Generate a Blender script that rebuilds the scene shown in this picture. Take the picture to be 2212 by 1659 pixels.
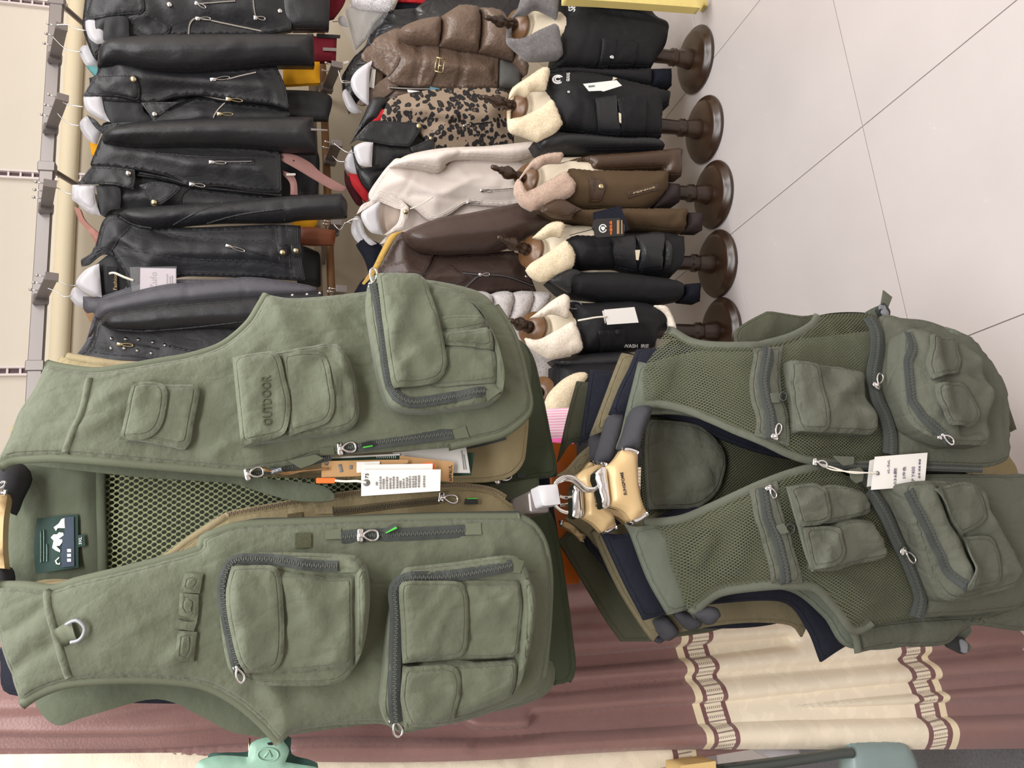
import bpy, math, random
import numpy as np
from mathutils import Vector, Matrix
from mathutils.geometry import delaunay_2d_cdt

for o in list(bpy.data.objects):
    bpy.data.objects.remove(o)
SC = bpy.context.scene
COL = SC.collection
random.seed(7)
RNG = np.random.default_rng(7)

# ------------------------------------------------------------------ camera, sky, lamps, exposure
F_PX, TILT, ROLL, YAW, CAM_H = 1690.5, .299249, .018591, .262154, 1.42
CAM = np.array([0, 0, CAM_H])
AX_F = np.array([math.sin(YAW) * math.cos(TILT), math.cos(YAW) * math.cos(TILT), -math.sin(TILT)])
_r = np.array([math.cos(YAW), -math.sin(YAW), 0.]); _d = np.cross(AX_F, _r)
AX_R = _r * math.cos(ROLL) + _d * math.sin(ROLL)
AX_D = -_r * math.sin(ROLL) + _d * math.cos(ROLL)
cd = bpy.data.cameras.new('camera'); cam = bpy.data.objects.new('camera', cd); COL.objects.link(cam)
cd.sensor_width = 36; cd.lens = F_PX / 2212 * 36; cd.clip_start = .02
cam.matrix_world = Matrix(((AX_D[0], AX_R[0], -AX_F[0], 0), (AX_D[1], AX_R[1], -AX_F[1], 0),
                           (AX_D[2], AX_R[2], -AX_F[2], CAM_H), (0, 0, 0, 1)))
SC.camera = cam
W = bpy.data.worlds.new('world'); SC.world = W; W.use_nodes = True
W.node_tree.nodes['Background'].inputs[0].default_value = (1, .97, .95, 1)
W.node_tree.nodes['Background'].inputs[1].default_value = .3

def lamp(name, loc, size, power, col=(1, .99, .985), rot=(0, 0, 0)):
    l = bpy.data.lights.new(name, 'AREA'); l.shape = 'RECTANGLE'; l.size, l.size_y = size
    l.energy = power; l.color = col
    o = bpy.data.objects.new(name, l); o.location = loc; o.rotation_euler = rot; COL.objects.link(o)
    return o
lamp('ceiling_lamp', (.9, .75, 2.95), (2.4, .5), 36)
lamp('ceiling_lamp', (.1, -.8, 2.95), (2.6, .8), 78)
lamp('ceiling_lamp', (2.6, .2, 2.95), (.7, 2.4), 42)
SC.view_settings.view_transform = 'Standard'
try: SC.view_settings.look = 'None'
except Exception: pass
SC.view_settings.gamma = 1; SC.view_settings.use_curve_mapping = False
SC.view_settings.exposure = .42

# ------------------------------------------------------------------ measuring: photograph point -> place in the room
def A_(x): return np.asarray(x, float)
def ray(p):
    p = np.atleast_2d(A_(p))
    return AX_F * F_PX + np.outer(829.5 - p[:, 1], AX_R) + np.outer(p[:, 0] - 1106., AX_D)
def at_y(x, y, Y):
    q = ray((x, y))[0]; return CAM + q * (Y / q[1])
def at_floor(x, y, z=0):
    q = ray((x, y))[0]; return CAM + q * ((z - CAM_H) / q[2])

class Frame:
    """an upright plane in the room: origin, sideways axis e, height axis u, outward normal n (towards the shop floor)"""
    def __init__(s, o, a=0., lean=0.):
        a = math.radians(a); s.o = A_(o); s.e = np.array([math.cos(a), -math.sin(a), 0])
        s.n = np.array([-math.sin(a), -math.cos(a), 0]); s.u = np.array([0, 0, 1.])
        if lean:
            l = math.radians(lean); n0, u0 = s.n, s.u
            s.u = u0 * math.cos(l) - n0 * math.sin(l); s.n = n0 * math.cos(l) + u0 * math.sin(l)
    def px(s, p, h=0.):
        q = ray(p); h = np.broadcast_to(A_(h), (len(q),))
        t = ((s.o - CAM) @ s.n + h) / (q @ s.n)
        P = CAM + q * t[:, None] - s.o
        return np.stack([P @ s.e, P @ s.u], 1)
    def w(s, ab, h=0.):
        ab = np.atleast_2d(ab); h = np.broadcast_to(A_(h), (len(ab),))
        return s.o + np.outer(ab[:, 0], s.e) + np.outer(ab[:, 1], s.u) + np.outer(h, s.n)

def zm(x0, y0, k):
    """measurements were taken on enlargements of the photograph: enlargement point -> photograph point"""
    def f(t):
        out = []
        for w in t.split():
            c = w.endswith('!'); a, b = w.rstrip('!').split(',')
            out.append((x0 + float(a) * k, y0 + float(b) * k, c))
        return out
    return f
I = zm(0, 0, 1)
def nz(p, sc, seed, n=6):
    r = np.random.default_rng(seed); v = np.zeros(len(p)); q = p / sc
    w = np.stack([np.sin(q[:, 1] * 1.7 + r.uniform(0, 6)), np.sin(q[:, 0] * 1.3 + r.uniform(0, 6))], 1) * .6
    q = q + w
    for i in range(n):
        t = r.uniform(0, math.tau); f = r.uniform(.6, 2.1)
        v += np.sin((q[:, 0] * math.cos(t) + q[:, 1] * math.sin(t)) * f * 3.2 + r.uniform(0, math.tau)) / (f ** .6)
    return v / n
def spl(pts, step, closed=True):
    """pts with corner flags -> evenly resampled Catmull-Rom outline"""
    P = A_([p[:2] for p in pts]); cr = [len(p) > 2 and bool(p[2]) for p in pts]; n = len(P); out = []
    for i in range(n if closed else n - 1):
        a, b = P[i], P[(i + 1) % n]
        pa = P[i - 1] if (closed or i > 0) else a; pb = P[(i + 2) % n] if (closed or i + 2 < n) else b
        L = np.linalg.norm(b - a)
        m0 = (b - a) if cr[i] else (b - pa) * .5
        m1 = (b - a) if cr[(i + 1) % n] else (pb - a) * .5
        for m in (0, 1):
            v = (m0, m1)[m]; l = np.linalg.norm(v)
            if l > L * 1.3 and l > 0:
                v = v * (L * 1.3 / l)
                if m == 0: m0 = v
                else: m1 = v
        k = max(1, int(round(L / step))); t = (np.arange(k) / k)[:, None]
        out.append((2*t**3-3*t**2+1)*a + (t**3-2*t**2+t)*m0 + (-2*t**3+3*t**2)*b + (t**3-t**2)*m1)
    r = np.concatenate(out)
    return r if closed else np.concatenate([r, P[-1:]])
def segdist(p, A, B):
    d = np.full(len(p), 1e9)
    for i in range(0, len(p), 1500):
        q = p[i:i+1500, None, :]; ab = (B - A)[None]; L = np.maximum((ab ** 2).sum(2), 1e-12)
        t = np.clip(((q - A[None]) * ab).sum(2) / L, 0, 1)
        d[i:i+1500] = np.sqrt((((A[None] + ab * t[..., None]) - q) ** 2).sum(2).min(1))
    return d
def inside(p, O):
    x, y = p[:, 0], p[:, 1]; r = np.zeros(len(p), bool); A = O; B = np.roll(O, -1, 0)
    for a, b in zip(A, B):
        if a[1] == b[1]: continue
        c = (a[1] > y) != (b[1] > y)
        r ^= c & (x < (b[0] - a[0]) * (y - a[1]) / (b[1] - a[1]) + a[0])
    return r

# ------------------------------------------------------------------ objects
ORG = {}
def tag(o, label=None, cat=None, group=None, kind=None):
    if label: o['label'] = label
    if cat: o['category'] = cat
    if group: o['group'] = group
    if kind: o['kind'] = kind
    return o
def thing(name, label, cat, loc, group=None):
    o = bpy.data.objects.new(name, None); COL.objects.link(o); o.empty_display_size = .05
    o.location = Vector(loc); ORG[o.name] = A_(loc); tag(o, label, cat, group); return o
def mk(name, V, Fc, mat, par=None, smooth=True, uv=None, ed=None, mi=None, org=None):
    V = A_(V)
    if par is not None: org = ORG[par.name]
    elif org is None: org = np.array([V[:, 0].mean(), V[:, 1].mean(), V[:, 2].min()])
    me = bpy.data.meshes.new(name); me.from_pydata((V - org).tolist(), [], Fc if isinstance(Fc, list) else Fc.tolist())
    for m in (mat if isinstance(mat, (list, tuple)) else [mat]): me.materials.append(m)
    if mi is not None: me.polygons.foreach_set('material_index', np.asarray(mi, np.int32))
    me.polygons.foreach_set('use_smooth', np.full(len(me.polygons), smooth))
    if uv is not None:
        l = np.zeros(len(me.loops), np.int32); me.loops.foreach_get('vertex_index', l)
        u = me.uv_layers.new(name='UVMap'); u.data.foreach_set('uv', A_(uv)[l].ravel())
    if ed is not None:
        at = me.attributes.new('ed', 'FLOAT', 'POINT'); at.data.foreach_set('value', A_(ed))
    me.update()
    o = bpy.data.objects.new(name, me); COL.objects.link(o); ORG[o.name] = org
    if par is not None: o.parent = par
    else: o.location = Vector(org)
    return o
def val(b, ab): return np.asarray(b(ab), float) if callable(b) else np.full(len(ab), float(b))

class Panel:
    """one sewn piece: outline on a frame, puffed front and back, folds, creases"""
    def __init__(s, name, fr, pts, mat, par, base=0., bulge=.004, er=.02, th=.003, wr=(), folds=(), res=.008, back=0.,
                 fur=None, prof='round', build=True, ledge=0, rot=None):
        s.fr, s.base, s.bulge, s.er, s.wr, s.prof = fr, base, bulge, er, wr, prof
        if name in ('collar', 'lapel'): s.bulge, s.er = min(bulge, .004), .008
        if name == 'front' and not back: s.prof = 'soft'
        xy = A_([p[:2] for p in pts]); fl = [p[2] if len(p) > 2 else 0 for p in pts]
        h = np.full(len(xy), 0.) if callable(base) else np.full(len(xy), float(base))
        ab = fr.px(xy, h)
        if callable(base):
            for _ in range(3): ab = fr.px(xy, val(base, ab))
        s.O = spl([(a[0], a[1], f) for a, f in zip(ab, fl)], res * .8)
        s.OB = np.roll(s.O, -1, 0)
        s.folds = []
        for pl, amp, wd in folds:
            f = A_([p[:2] for p in pl]); g = fr.px(f, float(np.mean(h)) if not callable(base) else 0.)
            if callable(base):
                for _ in range(2): g = fr.px(f, val(base, g))
            g = spl([(q[0], q[1], 0) for q in g], .012, False) if len(g) > 2 else g
            s.folds.append((g, amp, wd))
        if not build: return
        O = s.O; n = len(O)
        ar = .5 * np.sum(O[:, 0] * s.OB[:, 1] - s.OB[:, 0] * O[:, 1])
        if ar < 0: O = O[::-1]; s.O = O; s.OB = np.roll(O, -1, 0)
        lo, hi = O.min(0), O.max(0); dy = res * .866
        gx, gy = np.meshgrid(np.arange(lo[0], hi[0], res), np.arange(lo[1], hi[1], dy))
        gx = gx + (np.arange(gx.shape[0]) % 2)[:, None] * res * .5
        G = np.stack([gx.ravel(), gy.ravel()], 1); G = G[inside(G, O)]
        if len(G): G = G[segdist(G, s.O, s.OB) > res * .55]
        P = np.concatenate([O, G]) if len(G) else O
        vs, es, fs, ov, _, _ = delaunay_2d_cdt([Vector(p) for p in P.tolist()], [], [list(range(n))], 1, 1e-7)
        V2 = A_([v[:] for v in vs]); T = [list(f) for f in fs]
        # boundary loop of the triangulated piece
        cnt = {}
        for f in T:
            for i in range(3): cnt[(f[i], f[(i+1) % 3])] = 1
        bd = [(a, b) for (a, b) in cnt if (b, a) not in cnt]
        d = segdist(V2, s.O, s.OB); d[[a for a, b in bd]] = 0
        hf = s.h(V2, d); hb = val(s.base, V2) - th - back * s.shape(d)
        N = len(V2); V = np.concatenate([fr.w(V2, hf), fr.w(V2, hb)])
        uv = np.concatenate([V2, V2]); ed = np.concatenate([d, np.full(N, .5)])
        if s.bulge < .0125 and not fur:          # a folded, stitched edge: the turned-in side keeps its own corner
            ix = sorted({a for a, b in bd}); mp = {a: 2 * N + i for i, a in enumerate(ix)}; n3 = len(ix)
            V = np.concatenate([V, V[ix], V[[a + N for a in ix]]]); uv = np.concatenate([uv, V2[ix], V2[ix]]); ed = np.concatenate([ed, np.full(2 * n3, .5)])
            rim = [[mp[b], mp[a], mp[a] + n3, mp[b] + n3] for a, b in bd]
        else: rim = [[b, a, a + N, b + N] for a, b in bd]
        Fc = T + [[a + N for a in f[::-1]] for f in T] + rim
        s.nf = len(T)
        if fur:
            L, dens, sl = fur; tri = A_(T).astype(int); Pf = V[:N]
            a, b, c = Pf[tri[:, 0]], Pf[tri[:, 1]], Pf[tri[:, 2]]; nr = np.cross(b - a, c - a); area = np.linalg.norm(nr, axis=1) / 2
            nr = nr / np.maximum(2 * area, 1e-12)[:, None]; k = int(area.sum() * dens)
            ii = RNG.choice(len(tri), k, p=area / area.sum()); u = RNG.random((k, 2)); m = u.sum(1) > 1; u[m] = 1 - u[m]
            p = a[ii] + (b - a)[ii] * u[:, :1] + (c - a)[ii] * u[:, 1:]
            dr = nr[ii] + RNG.normal(0, sl, (k, 3)) + np.array([0, 0, -.35]); dr /= np.linalg.norm(dr, axis=1)[:, None]
            sd = np.cross(dr, RNG.normal(0, 1, (k, 3))); sd /= np.linalg.norm(sd, axis=1)[:, None]
            LL = L * RNG.uniform(.5, 1.1, (k, 1)); w = L * .11
            b0 = len(V); V = np.concatenate([V, p - sd * w - dr * L * .15, p + sd * w - dr * L * .15, p + dr * LL])
            i = np.arange(k)
            Fc = Fc + np.stack([b0 + i, b0 + k + i, b0 + 2 * k + i], 1).tolist()
            uv = np.concatenate([uv, np.zeros((3 * k, 2))]); ed = np.concatenate([ed, np.full(3 * k, .5)])
        s.ob = mk(name, V, Fc, mat, par, True, uv, ed)
    def shape(s, d):
        t = np.clip(d / s.er, 0, 1)
        return np.sqrt(np.maximum(0, 1 - (1 - t) ** 2)) if s.prof == 'round' else t * t * (3 - 2 * t)
    def h(s, ab, d=None):
        ab = np.atleast_2d(ab)
        if d is None: d = segdist(ab, s.O, s.OB) * inside(ab, s.O)
        r = val(s.base, ab) + s.bulge * s.shape(d)
        e = np.clip(d / max(s.er, .01), 0, 1)
        for i, (amp, sc) in enumerate(s.wr):
            r = r + amp * nz(ab, sc, int(1e4 * abs(s.O[0, 0]) + 7 * i + len(s.O))) * e
        for g, amp, wd in s.folds:
            f = segdist(ab, g[:-1], g[1:])
            r = r + amp * np.exp(-(f / wd) ** 2) * (e if amp > 0 else 1)
        return r
    def top(s, k=0.): return lambda ab: s.h(ab) + k

def line_ab(fr, pts, base):
    xy = A_([p[:2] for p in pts]); ab = fr.px(xy, 0. if callable(base) else base)
    if callable(base):
        for _ in range(3): ab = fr.px(xy, val(base, ab))
    return ab
def strip(name, fr, pts, base, wd, ht, mat, par, step=.006, closed=False, n=5, lift=0., profile=None, build=True, raw=None):
    """band laid along a line on the cloth: binding, zip tape, strap, seam"""
    ab = raw if raw is not None else line_ab(fr, pts, base)
    g = spl([(q[0], q[1], (p[2] if len(p) > 2 else 0)) for q, p in zip(ab, pts)], step, closed) if raw is None else raw
    t = (np.roll(g, -1, 0) - np.roll(g, 1, 0)) if closed else np.gradient(g, axis=0)
    t /= np.maximum(np.linalg.norm(t, axis=1), 1e-9)[:, None]; nr = np.stack([-t[:, 1], t[:, 0]], 1)
    hb = val(base, g) + lift; S = np.linspace(-1, 1, n); V = []; U = []
    for sx in S:
        V.append(fr.w(g + nr * sx * wd / 2, hb + ht * math.sqrt(max(0, 1 - abs(sx) ** 3)) + .0002)); U.append(np.stack([np.arange(len(g)) * step, np.full(len(g), sx * wd / 2)], 1))
    for sx in (1, -1):
        V.append(fr.w(g + nr * sx * wd / 2, hb - .0015)); U.append(np.zeros((len(g), 2)))
    m = len(g); K = n + 2; V = np.concatenate(V); Fc = []
    for k in range(K):
        k2 = (k + 1) % K
        for i in range(m if closed else m - 1):
            j = (i + 1) % m; Fc.append([k*m+i, k2*m+i, k2*m+j, k*m+j])
    if not closed: Fc += [[k*m for k in range(K)], [k*m+m-1 for k in range(K)][::-1]]
    if not build: return V, Fc, g
    return mk(name, V, [f[::-1] for f in Fc], mat, par, True, np.concatenate(U))
def box_vf(c, ax, hs):
    """oriented box: centre, 3 axes, half sizes"""
    V = [A_(c) + sx*hs[0]*ax[0] + sy*hs[1]*ax[1] + sz*hs[2]*ax[2] for sx in (-1,1) for sy in (-1,1) for sz in (-1,1)]
    return V, [[0,1,3,2],[4,6,7,5],[0,4,5,1],[2,3,7,6],[0,2,6,4],[1,5,7,3]]
class MB:
    def __init__(s): s.V = []; s.F = []; s.M = []
    def add(s, V, Fc, mi=0):
        b = len(s.V); s.V += [tuple(v) for v in V]; s.F += [[i + b for i in f] for f in Fc]; s.M += [mi] * len(Fc); return s
    def box(s, c, hs, ax=None, mi=0, bev=0):
        ax = np.eye(3) if ax is None else ax
        if not bev: return s.add(*box_vf(c, ax, hs), mi)
        V = []; Fc = []
        for sz in (-1, 1):     # chamfered slab: two rings each side
            for k, (ins, zz) in enumerate(((0, hs[2] - bev), (bev, hs[2]))) if sz == 1 else enumerate(((bev, hs[2]), (0, hs[2] - bev))):
                X, Y = hs[0] - ins, hs[1] - ins; q = min(bev, X * .5, Y * .5)
                for (x, y) in ((X-q,-Y),(X,-Y+q),(X,Y-q),(X-q,Y),(-X+q,Y),(-X,Y-q),(-X,-Y+q),(-X+q,-Y)):
                    V.append(A_(c) + x*ax[0] + y*ax[1] + sz*zz*ax[2])
        for r in range(3):
            for i in range(8): Fc.append([r*8+i, r*8+(i+1) % 8, r*8+8+(i+1) % 8, r*8+8+i])
        Fc += [list(range(8))[::-1], list(range(24, 32))]
        return s.add(V, Fc, mi)
    def tube(s, P, r, seg=8, mi=0, closed=False, cap=True, flat=None):
        P = A_(P); n = len(P); r = np.broadcast_to(A_(r), (n,)); t = np.gradient(P, axis=0)
        if closed: t = np.roll(P, -1, 0) - np.roll(P, 1, 0)
        t /= np.maximum(np.linalg.norm(t, axis=1), 1e-9)[:, None]
        up = np.array([.3, .2, .93]) if abs(t[0][2]) < .9 else np.array([1., .1, 0]); V = []
        a = np.cross(t[0], up); a /= np.linalg.norm(a)
        for i in range(n):
            a = a - t[i] * (a @ t[i]); a /= max(np.linalg.norm(a), 1e-9); b = np.cross(t[i], a)
            for k in range(seg):
                w = math.tau * k / seg; V.append(P[i] + r[i] * (math.cos(w) * a + math.sin(w) * b))
        Fc = []
        for i in range(n if closed else n - 1):
            j = (i + 1) % n
            for k in range(seg): Fc.append([i*seg+k, i*seg+(k+1) % seg, j*seg+(k+1) % seg, j*seg+k])
        if cap and not closed: Fc += [list(range(seg))[::-1], [(n-1)*seg+k for k in range(seg)]]
        return s.add(V, Fc, mi)
    def lathe(s, prof, c, ax=(0, 0, 1), seg=32, mi=0):
        ax = A_(ax) / np.linalg.norm(ax); a = np.cross(ax, [0.31, .9, .1]); a /= np.linalg.norm(a); b = np.cross(ax, a); V = []
        for r, z in prof:
            for k in range(seg):
                w = math.tau * k / seg; V.append(A_(c) + ax * z + max(r, 1e-4) * (math.cos(w) * a + math.sin(w) * b))
        Fc = []
        for i in range(len(prof) - 1):
            for k in range(seg): Fc.append([i*seg+k, i*seg+(k+1) % seg, (i+1)*seg+(k+1) % seg, (i+1)*seg+k])
        Fc += [list(range(seg))[::-1], [(len(prof)-1)*seg+k for k in range(seg)]]
        return s.add(V, Fc, mi)
    def build(s, name, mat, par=None, smooth=True, org=None):
        return mk(name, s.V, s.F, mat, par, smooth, None, None, s.M, org)
def sub(P, n=6):
    return spl([(0,) for _ in ()], 1) if False else smooth3(P, n)
def smooth3(P, n=6):
    P = A_(P); out = []
    for i in range(len(P) - 1):
        p0, p1, p2, p3 = P[max(i-1, 0)], P[i], P[i+1], P[min(i+2, len(P)-1)]
        for k in range(n):
            t = k / n; out.append(.5*((2*p1)+(-p0+p2)*t+(2*p0-5*p1+4*p2-p3)*t*t+(-p0+3*p1-3*p2+p3)*t**3))
    return A_(out + [P[-1]])
TEXT = {}
def text(body, fr, p0, p1, base, ht_px, mat, par, name='lettering', bold=0., depth=.0004, lift=.0006, squash=None):
    """lettering that runs from p0 to p1 (photograph points), letter height ht_px"""
    c = bpy.data.curves.new('t', 'FONT'); c.body = body; c.extrude = 0; c.resolution_u = 2; c.offset = bold
    o = bpy.data.objects.new('t', c); COL.objects.link(o)
    dg = bpy.context.evaluated_depsgraph_get(); me = bpy.data.meshes.new_from_object(o.evaluated_get(dg))
    n = len(me.vertices); co = np.zeros(n * 3); me.vertices.foreach_get('co', co); co = co.reshape(-1, 3)[:, :2]
    Fc = [list(p.vertices) for p in me.polygons]
    bpy.data.objects.remove(o); bpy.data.curves.remove(c); bpy.data.meshes.remove(me)
    if not n: return None
    lo, hi = co.min(0), co.max(0); co = (co - lo) / (hi - lo)
    p0, p1 = A_(p0), A_(p1); L = np.linalg.norm(p1 - p0); d = (p1 - p0) / L; up = np.array([d[1], -d[0]])
    xy = p0 + np.outer(co[:, 0] * L, d) + np.outer(co[:, 1] * ht_px, up)
    ab = line_ab(fr, [tuple(q) for q in xy], base); hh = val(base, ab) + lift
    V = np.concatenate([fr.w(ab, hh + depth), fr.w(ab, hh)]); e = {}
    for f in Fc:
        for i in range(len(f)): e[(f[i], f[(i+1) % len(f)])] = 1
    bd = [(a, b) for a, b in e if (b, a) not in e]
    return mk(name, V, Fc + [[b, a, a + n, b + n] for a, b in bd], mat, par, False)

# ------------------------------------------------------------------ materials
def lin(c): return tuple((x/255/12.92 if x/255 < .04045 else ((x/255+.055)/1.055)**2.4) for x in c)
class NT:
    def __init__(s, name):
        s.m = bpy.data.materials.new(name); s.m.use_nodes = True; s.t = s.m.node_tree; s.N = s.t.nodes; s.b = s.N['Principled BSDF']
    def n(s, typ, **k):
        o = s.N.new('ShaderNode' + typ)
        for a, v in k.items(): setattr(o, a, v)
        return o
    def l(s, a, b): s.t.links.new(a, b)
    def math(s, op, a, b=None, c=None):
        o = s.n('Math', operation=op)
        for i, v in enumerate((a, b, c)):
            if v is None: continue
            if isinstance(v, (int, float)): o.inputs[i].default_value = v
            else: s.l(v, o.inputs[i])
        return o.outputs[0]
    def mix(s, f, a, b):
        o = s.n('Mix', data_type='RGBA')
        for i, v in ((0, f), (6, a), (7, b)):
            if hasattr(v, 'links'): s.l(v, o.inputs[i])
            else: o.inputs[i].default_value = v if i == 0 else (*v, 1)
        return o.outputs[2]
def M(name, col, rough=.8, spec=.3, bumps=((220, .15),), st=None, var=.08, vs=9, coat=0, metal=0, sheen=0, holes=None, bdist=.002, crease=0, rubcol=None, hrub=None):
    k = NT(name); c = lin(col); b = k.b
    b.inputs['Roughness'].default_value = rough; b.inputs['Specular IOR Level'].default_value = spec
    b.inputs['Metallic'].default_value = metal; b.inputs['Coat Weight'].default_value = coat; b.inputs['Coat Roughness'].default_value = .25
    if sheen: b.inputs['Sheen Weight'].default_value = sheen; b.inputs['Sheen Roughness'].default_value = .5
    tc = k.n('TexCoord').outputs['Object']; colo = None
    nv = k.n('TexNoise'); nv.inputs['Scale'].default_value = vs; nv.inputs['Detail'].default_value = 5; k.l(tc, nv.inputs['Vector'])
    f = k.math('MULTIPLY_ADD', nv.outputs[0], 2 * var, 1 - var)
    h = k.n('HueSaturation'); h.inputs['Color'].default_value = (*c, 1); k.l(f, h.inputs['Value']); colo = h.outputs[0]
    if rubcol:
        n2 = k.n('TexNoise'); n2.inputs['Scale'].default_value = 45; n2.inputs['Detail'].default_value = 8; n2.inputs['Roughness'].default_value = .7; k.l(tc, n2.inputs['Vector'])
        mr = k.n('MapRange'); mr.inputs[1].default_value = .5; mr.inputs[2].default_value = .78; k.l(n2.outputs[0], mr.inputs[0])
        colo = k.mix(k.math('MULTIPLY', mr.outputs[0], .6), colo, lin(rubcol))
    height = None
    for sc, w in bumps:
        n = k.n('TexNoise'); n.inputs['Scale'].default_value = sc; n.inputs['Detail'].default_value = 3; k.l(tc, n.inputs['Vector'])
        v = k.math('MULTIPLY', n.outputs[0], w); height = v if height is None else k.math('ADD', height, v)
    if crease:
        mp = k.n('Mapping'); mp.inputs['Scale'].default_value = (1, 1, .45); k.l(tc, mp.inputs[0])
        v = k.n('TexVoronoi', feature='DISTANCE_TO_EDGE'); v.inputs['Scale'].default_value = 26; k.l(mp.outputs[0], v.inputs['Vector'])
        mr = k.n('MapRange'); mr.inputs[1].default_value = 0; mr.inputs[2].default_value = .12; k.l(v.outputs[0], mr.inputs[0])
        height = k.math('ADD', height, k.math('MULTIPLY', mr.outputs[0], crease))
    if st:
        at = k.n('Attribute'); at.attribute_name = 'ed'; ed = at.outputs['Fac']
        for pos, dep in st:
            d = k.math('ABSOLUTE', k.math('SUBTRACT', ed, pos)); mr = k.n('MapRange'); mr.inputs[1].default_value = .0003; mr.inputs[2].default_value = .0013
            mr.interpolation_type = 'SMOOTHSTEP'; k.l(d, mr.inputs[0])
            height = k.math('ADD', height, k.math('MULTIPLY', mr.outputs[0], dep))
        pk = k.n('TexNoise'); pk.inputs['Scale'].default_value = 130; pk.inputs['Detail'].default_value = 1; k.l(tc, pk.inputs['Vector'])
        mr = k.n('MapRange'); mr.inputs[1].default_value = .003; mr.inputs[2].default_value = .016; mr.inputs[3].default_value = .9; mr.inputs[4].default_value = 0; k.l(ed, mr.inputs[0])
        height = k.math('ADD', height, k.math('MULTIPLY', mr.outputs[0], pk.outputs[0]))
    if height is not None:
        bp = k.n('Bump'); bp.inputs['Strength'].default_value = 1; bp.inputs['Distance'].default_value = bdist; k.l(height, bp.inputs['Height']); k.l(bp.outputs[0], b.inputs['Normal'])
    k.l(colo, b.inputs['Base Color'])
    if holes:
        s, r = holes; uv = k.n('UVMap').outputs[0]; sx = k.n('SeparateXYZ'); k.l(uv, sx.inputs[0])
        def latt(off):
            u = k.math('SUBTRACT', k.math('FRACT', k.math('ADD', k.math('DIVIDE', sx.outputs[0], s), off)), .5)
            v = k.math('MULTIPLY', k.math('SUBTRACT', k.math('FRACT', k.math('ADD', k.math('DIVIDE', sx.outputs[1], s * 1.5), off)), .5), 1.25)
            return k.math('ADD', k.math('MULTIPLY', u, u), k.math('MULTIPLY', v, v))
        d = k.math('MINIMUM', latt(0.), latt(.5)); hole = k.math('LESS_THAN', d, r * r)
        tr = k.n('BsdfTransparent'); mx = k.n('MixShader'); k.l(hole, mx.inputs[0]); k.l(b.outputs[0], mx.inputs[1]); k.l(tr.outputs[0], mx.inputs[2])
        k.l(mx.outputs[0], k.N['Material Output'].inputs[0])
    return k.m
ST1 = ((.0048, .5),); ST2 = ((.004, .45), (.0105, .35)); WEAVE = ((420, .12), (42, .75), (110, .3))
OLIVE = M('olive_cloth', (96, 101, 84), .78, .25, ((420, .12), (46, 1.1), (110, .45)), ST1, .05, sheen=.15, crease=.3)
OLIVE_D = M('olive_lining', (92, 98, 82), .85, .2, WEAVE, None, .06)
OLIVE_B = M('olive_binding', (100, 105, 88), .8, .2, ((500, .1),), None, .03)
KHAKI = M('khaki_cloth', (138, 126, 96), .8, .2, WEAVE, ST1, .06)
KHAKI_B = M('khaki_binding', (146, 133, 104), .8, .2, WEAVE, None, .03)
KHAKI2 = M('dull_khaki_cloth', (112, 104, 82), .82, .2, WEAVE, ST1, .06)
BOTTLE = M('bottle_green_cloth', (66, 74, 58), .82, .2, WEAVE, ST1, .06)
NAVY = M('navy_cloth', (30, 32, 43), .85, .2, WEAVE, ST1, .08)
SAGE = M('sage_cloth', (97, 103, 92), .82, .2, WEAVE, ST1, .05)
DARKOL = M('dark_olive_cloth', (78, 80, 66), .85, .2, WEAVE, ST1, .06)
MOSS = M('moss_cloth', (86, 88, 78), .84, .2, ((420, .12), (46, 1.2), (110, .5)), ST1, .05, crease=.4)
MOSS_B = M('moss_binding', (92, 95, 84), .84, .2, WEAVE, None, .04)
MESH_M = M('moss_mesh', (86, 88, 70), .8, .2, ((200, .2),), None, .06, holes=(.0041, .33))
MESH_L = M('pale_green_mesh', (158, 164, 128), .8, .2, ((200, .2),), None, .05, holes=(.0074, .36))
INNER_SHADE = M('inner_shade_cloth', (30, 31, 24), .9, .1, WEAVE, None, .1)  # near-black colour stands in for shade inside the vest and pocket gaps
ZIPT = M('grey_zip_tape', (66, 70, 68), .75, .2, WEAVE, None, .05)
ZIPK = M('grey_zip_teeth', (84, 87, 83), .5, .4, (), None, .05)
CHROME = M('chrome', (225, 224, 226), .16, .5, (), None, 0, metal=1)
STEEL = M('brushed_steel', (140, 134, 133), .42, .5, (), None, .03, metal=.75)
BRASS = M('pale_brass', (206, 190, 150), .3, .5, (), None, 0, metal=1)
PAPER = M('white_card', (232, 230, 226), .6, .3, (), None, .015)
PAPER_G = M('grey_card', (190, 188, 184), .6, .3, (), None, .02)
KRAFT = M('kraft_card', (186, 148, 104), .75, .2, ((300, .06),), None, .05)
INK = M('black_print', (38, 38, 42), .7, .2, (), None, 0)
INK_G = M('grey_print', (120, 122, 124), .7, .2, (), None, 0)
INK_W = M('white_print', (232, 232, 232), .7, .2, (), None, 0)
TAGGREEN = M('dark_green_card', (40, 66, 52), .6, .3, (), None, .03)
ORANGE = M('orange_plastic', (238, 118, 52), .45, .4, (), None, .03)
RUBBER = M('black_rubber', (38, 40, 40), .6, .35, (), None, .03)
LIME = M('lime_rubber', (78, 190, 70), .5, .3, (), None, .03)
STRING = M('white_cord', (226, 220, 208), .85, .1, (), None, .04)
TWINE = M('brown_twine', (150, 118, 82), .9, .1, ((600, .3),), None, .1)
LABELG = M('dark_green_label', (44, 68, 62), .7, .3, ((500, .1),), None, .06)
LABELN = M('slate_blue_label', (66, 78, 94), .7, .3, ((500, .1),), None, .04)
GOLD = M('matt_gold', (206, 178, 132), .42, .5, (), None, .02, metal=.25)
FOAM = M('charcoal_foam', (66, 66, 70), .9, .15, ((900, .1),), None, .05)
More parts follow.
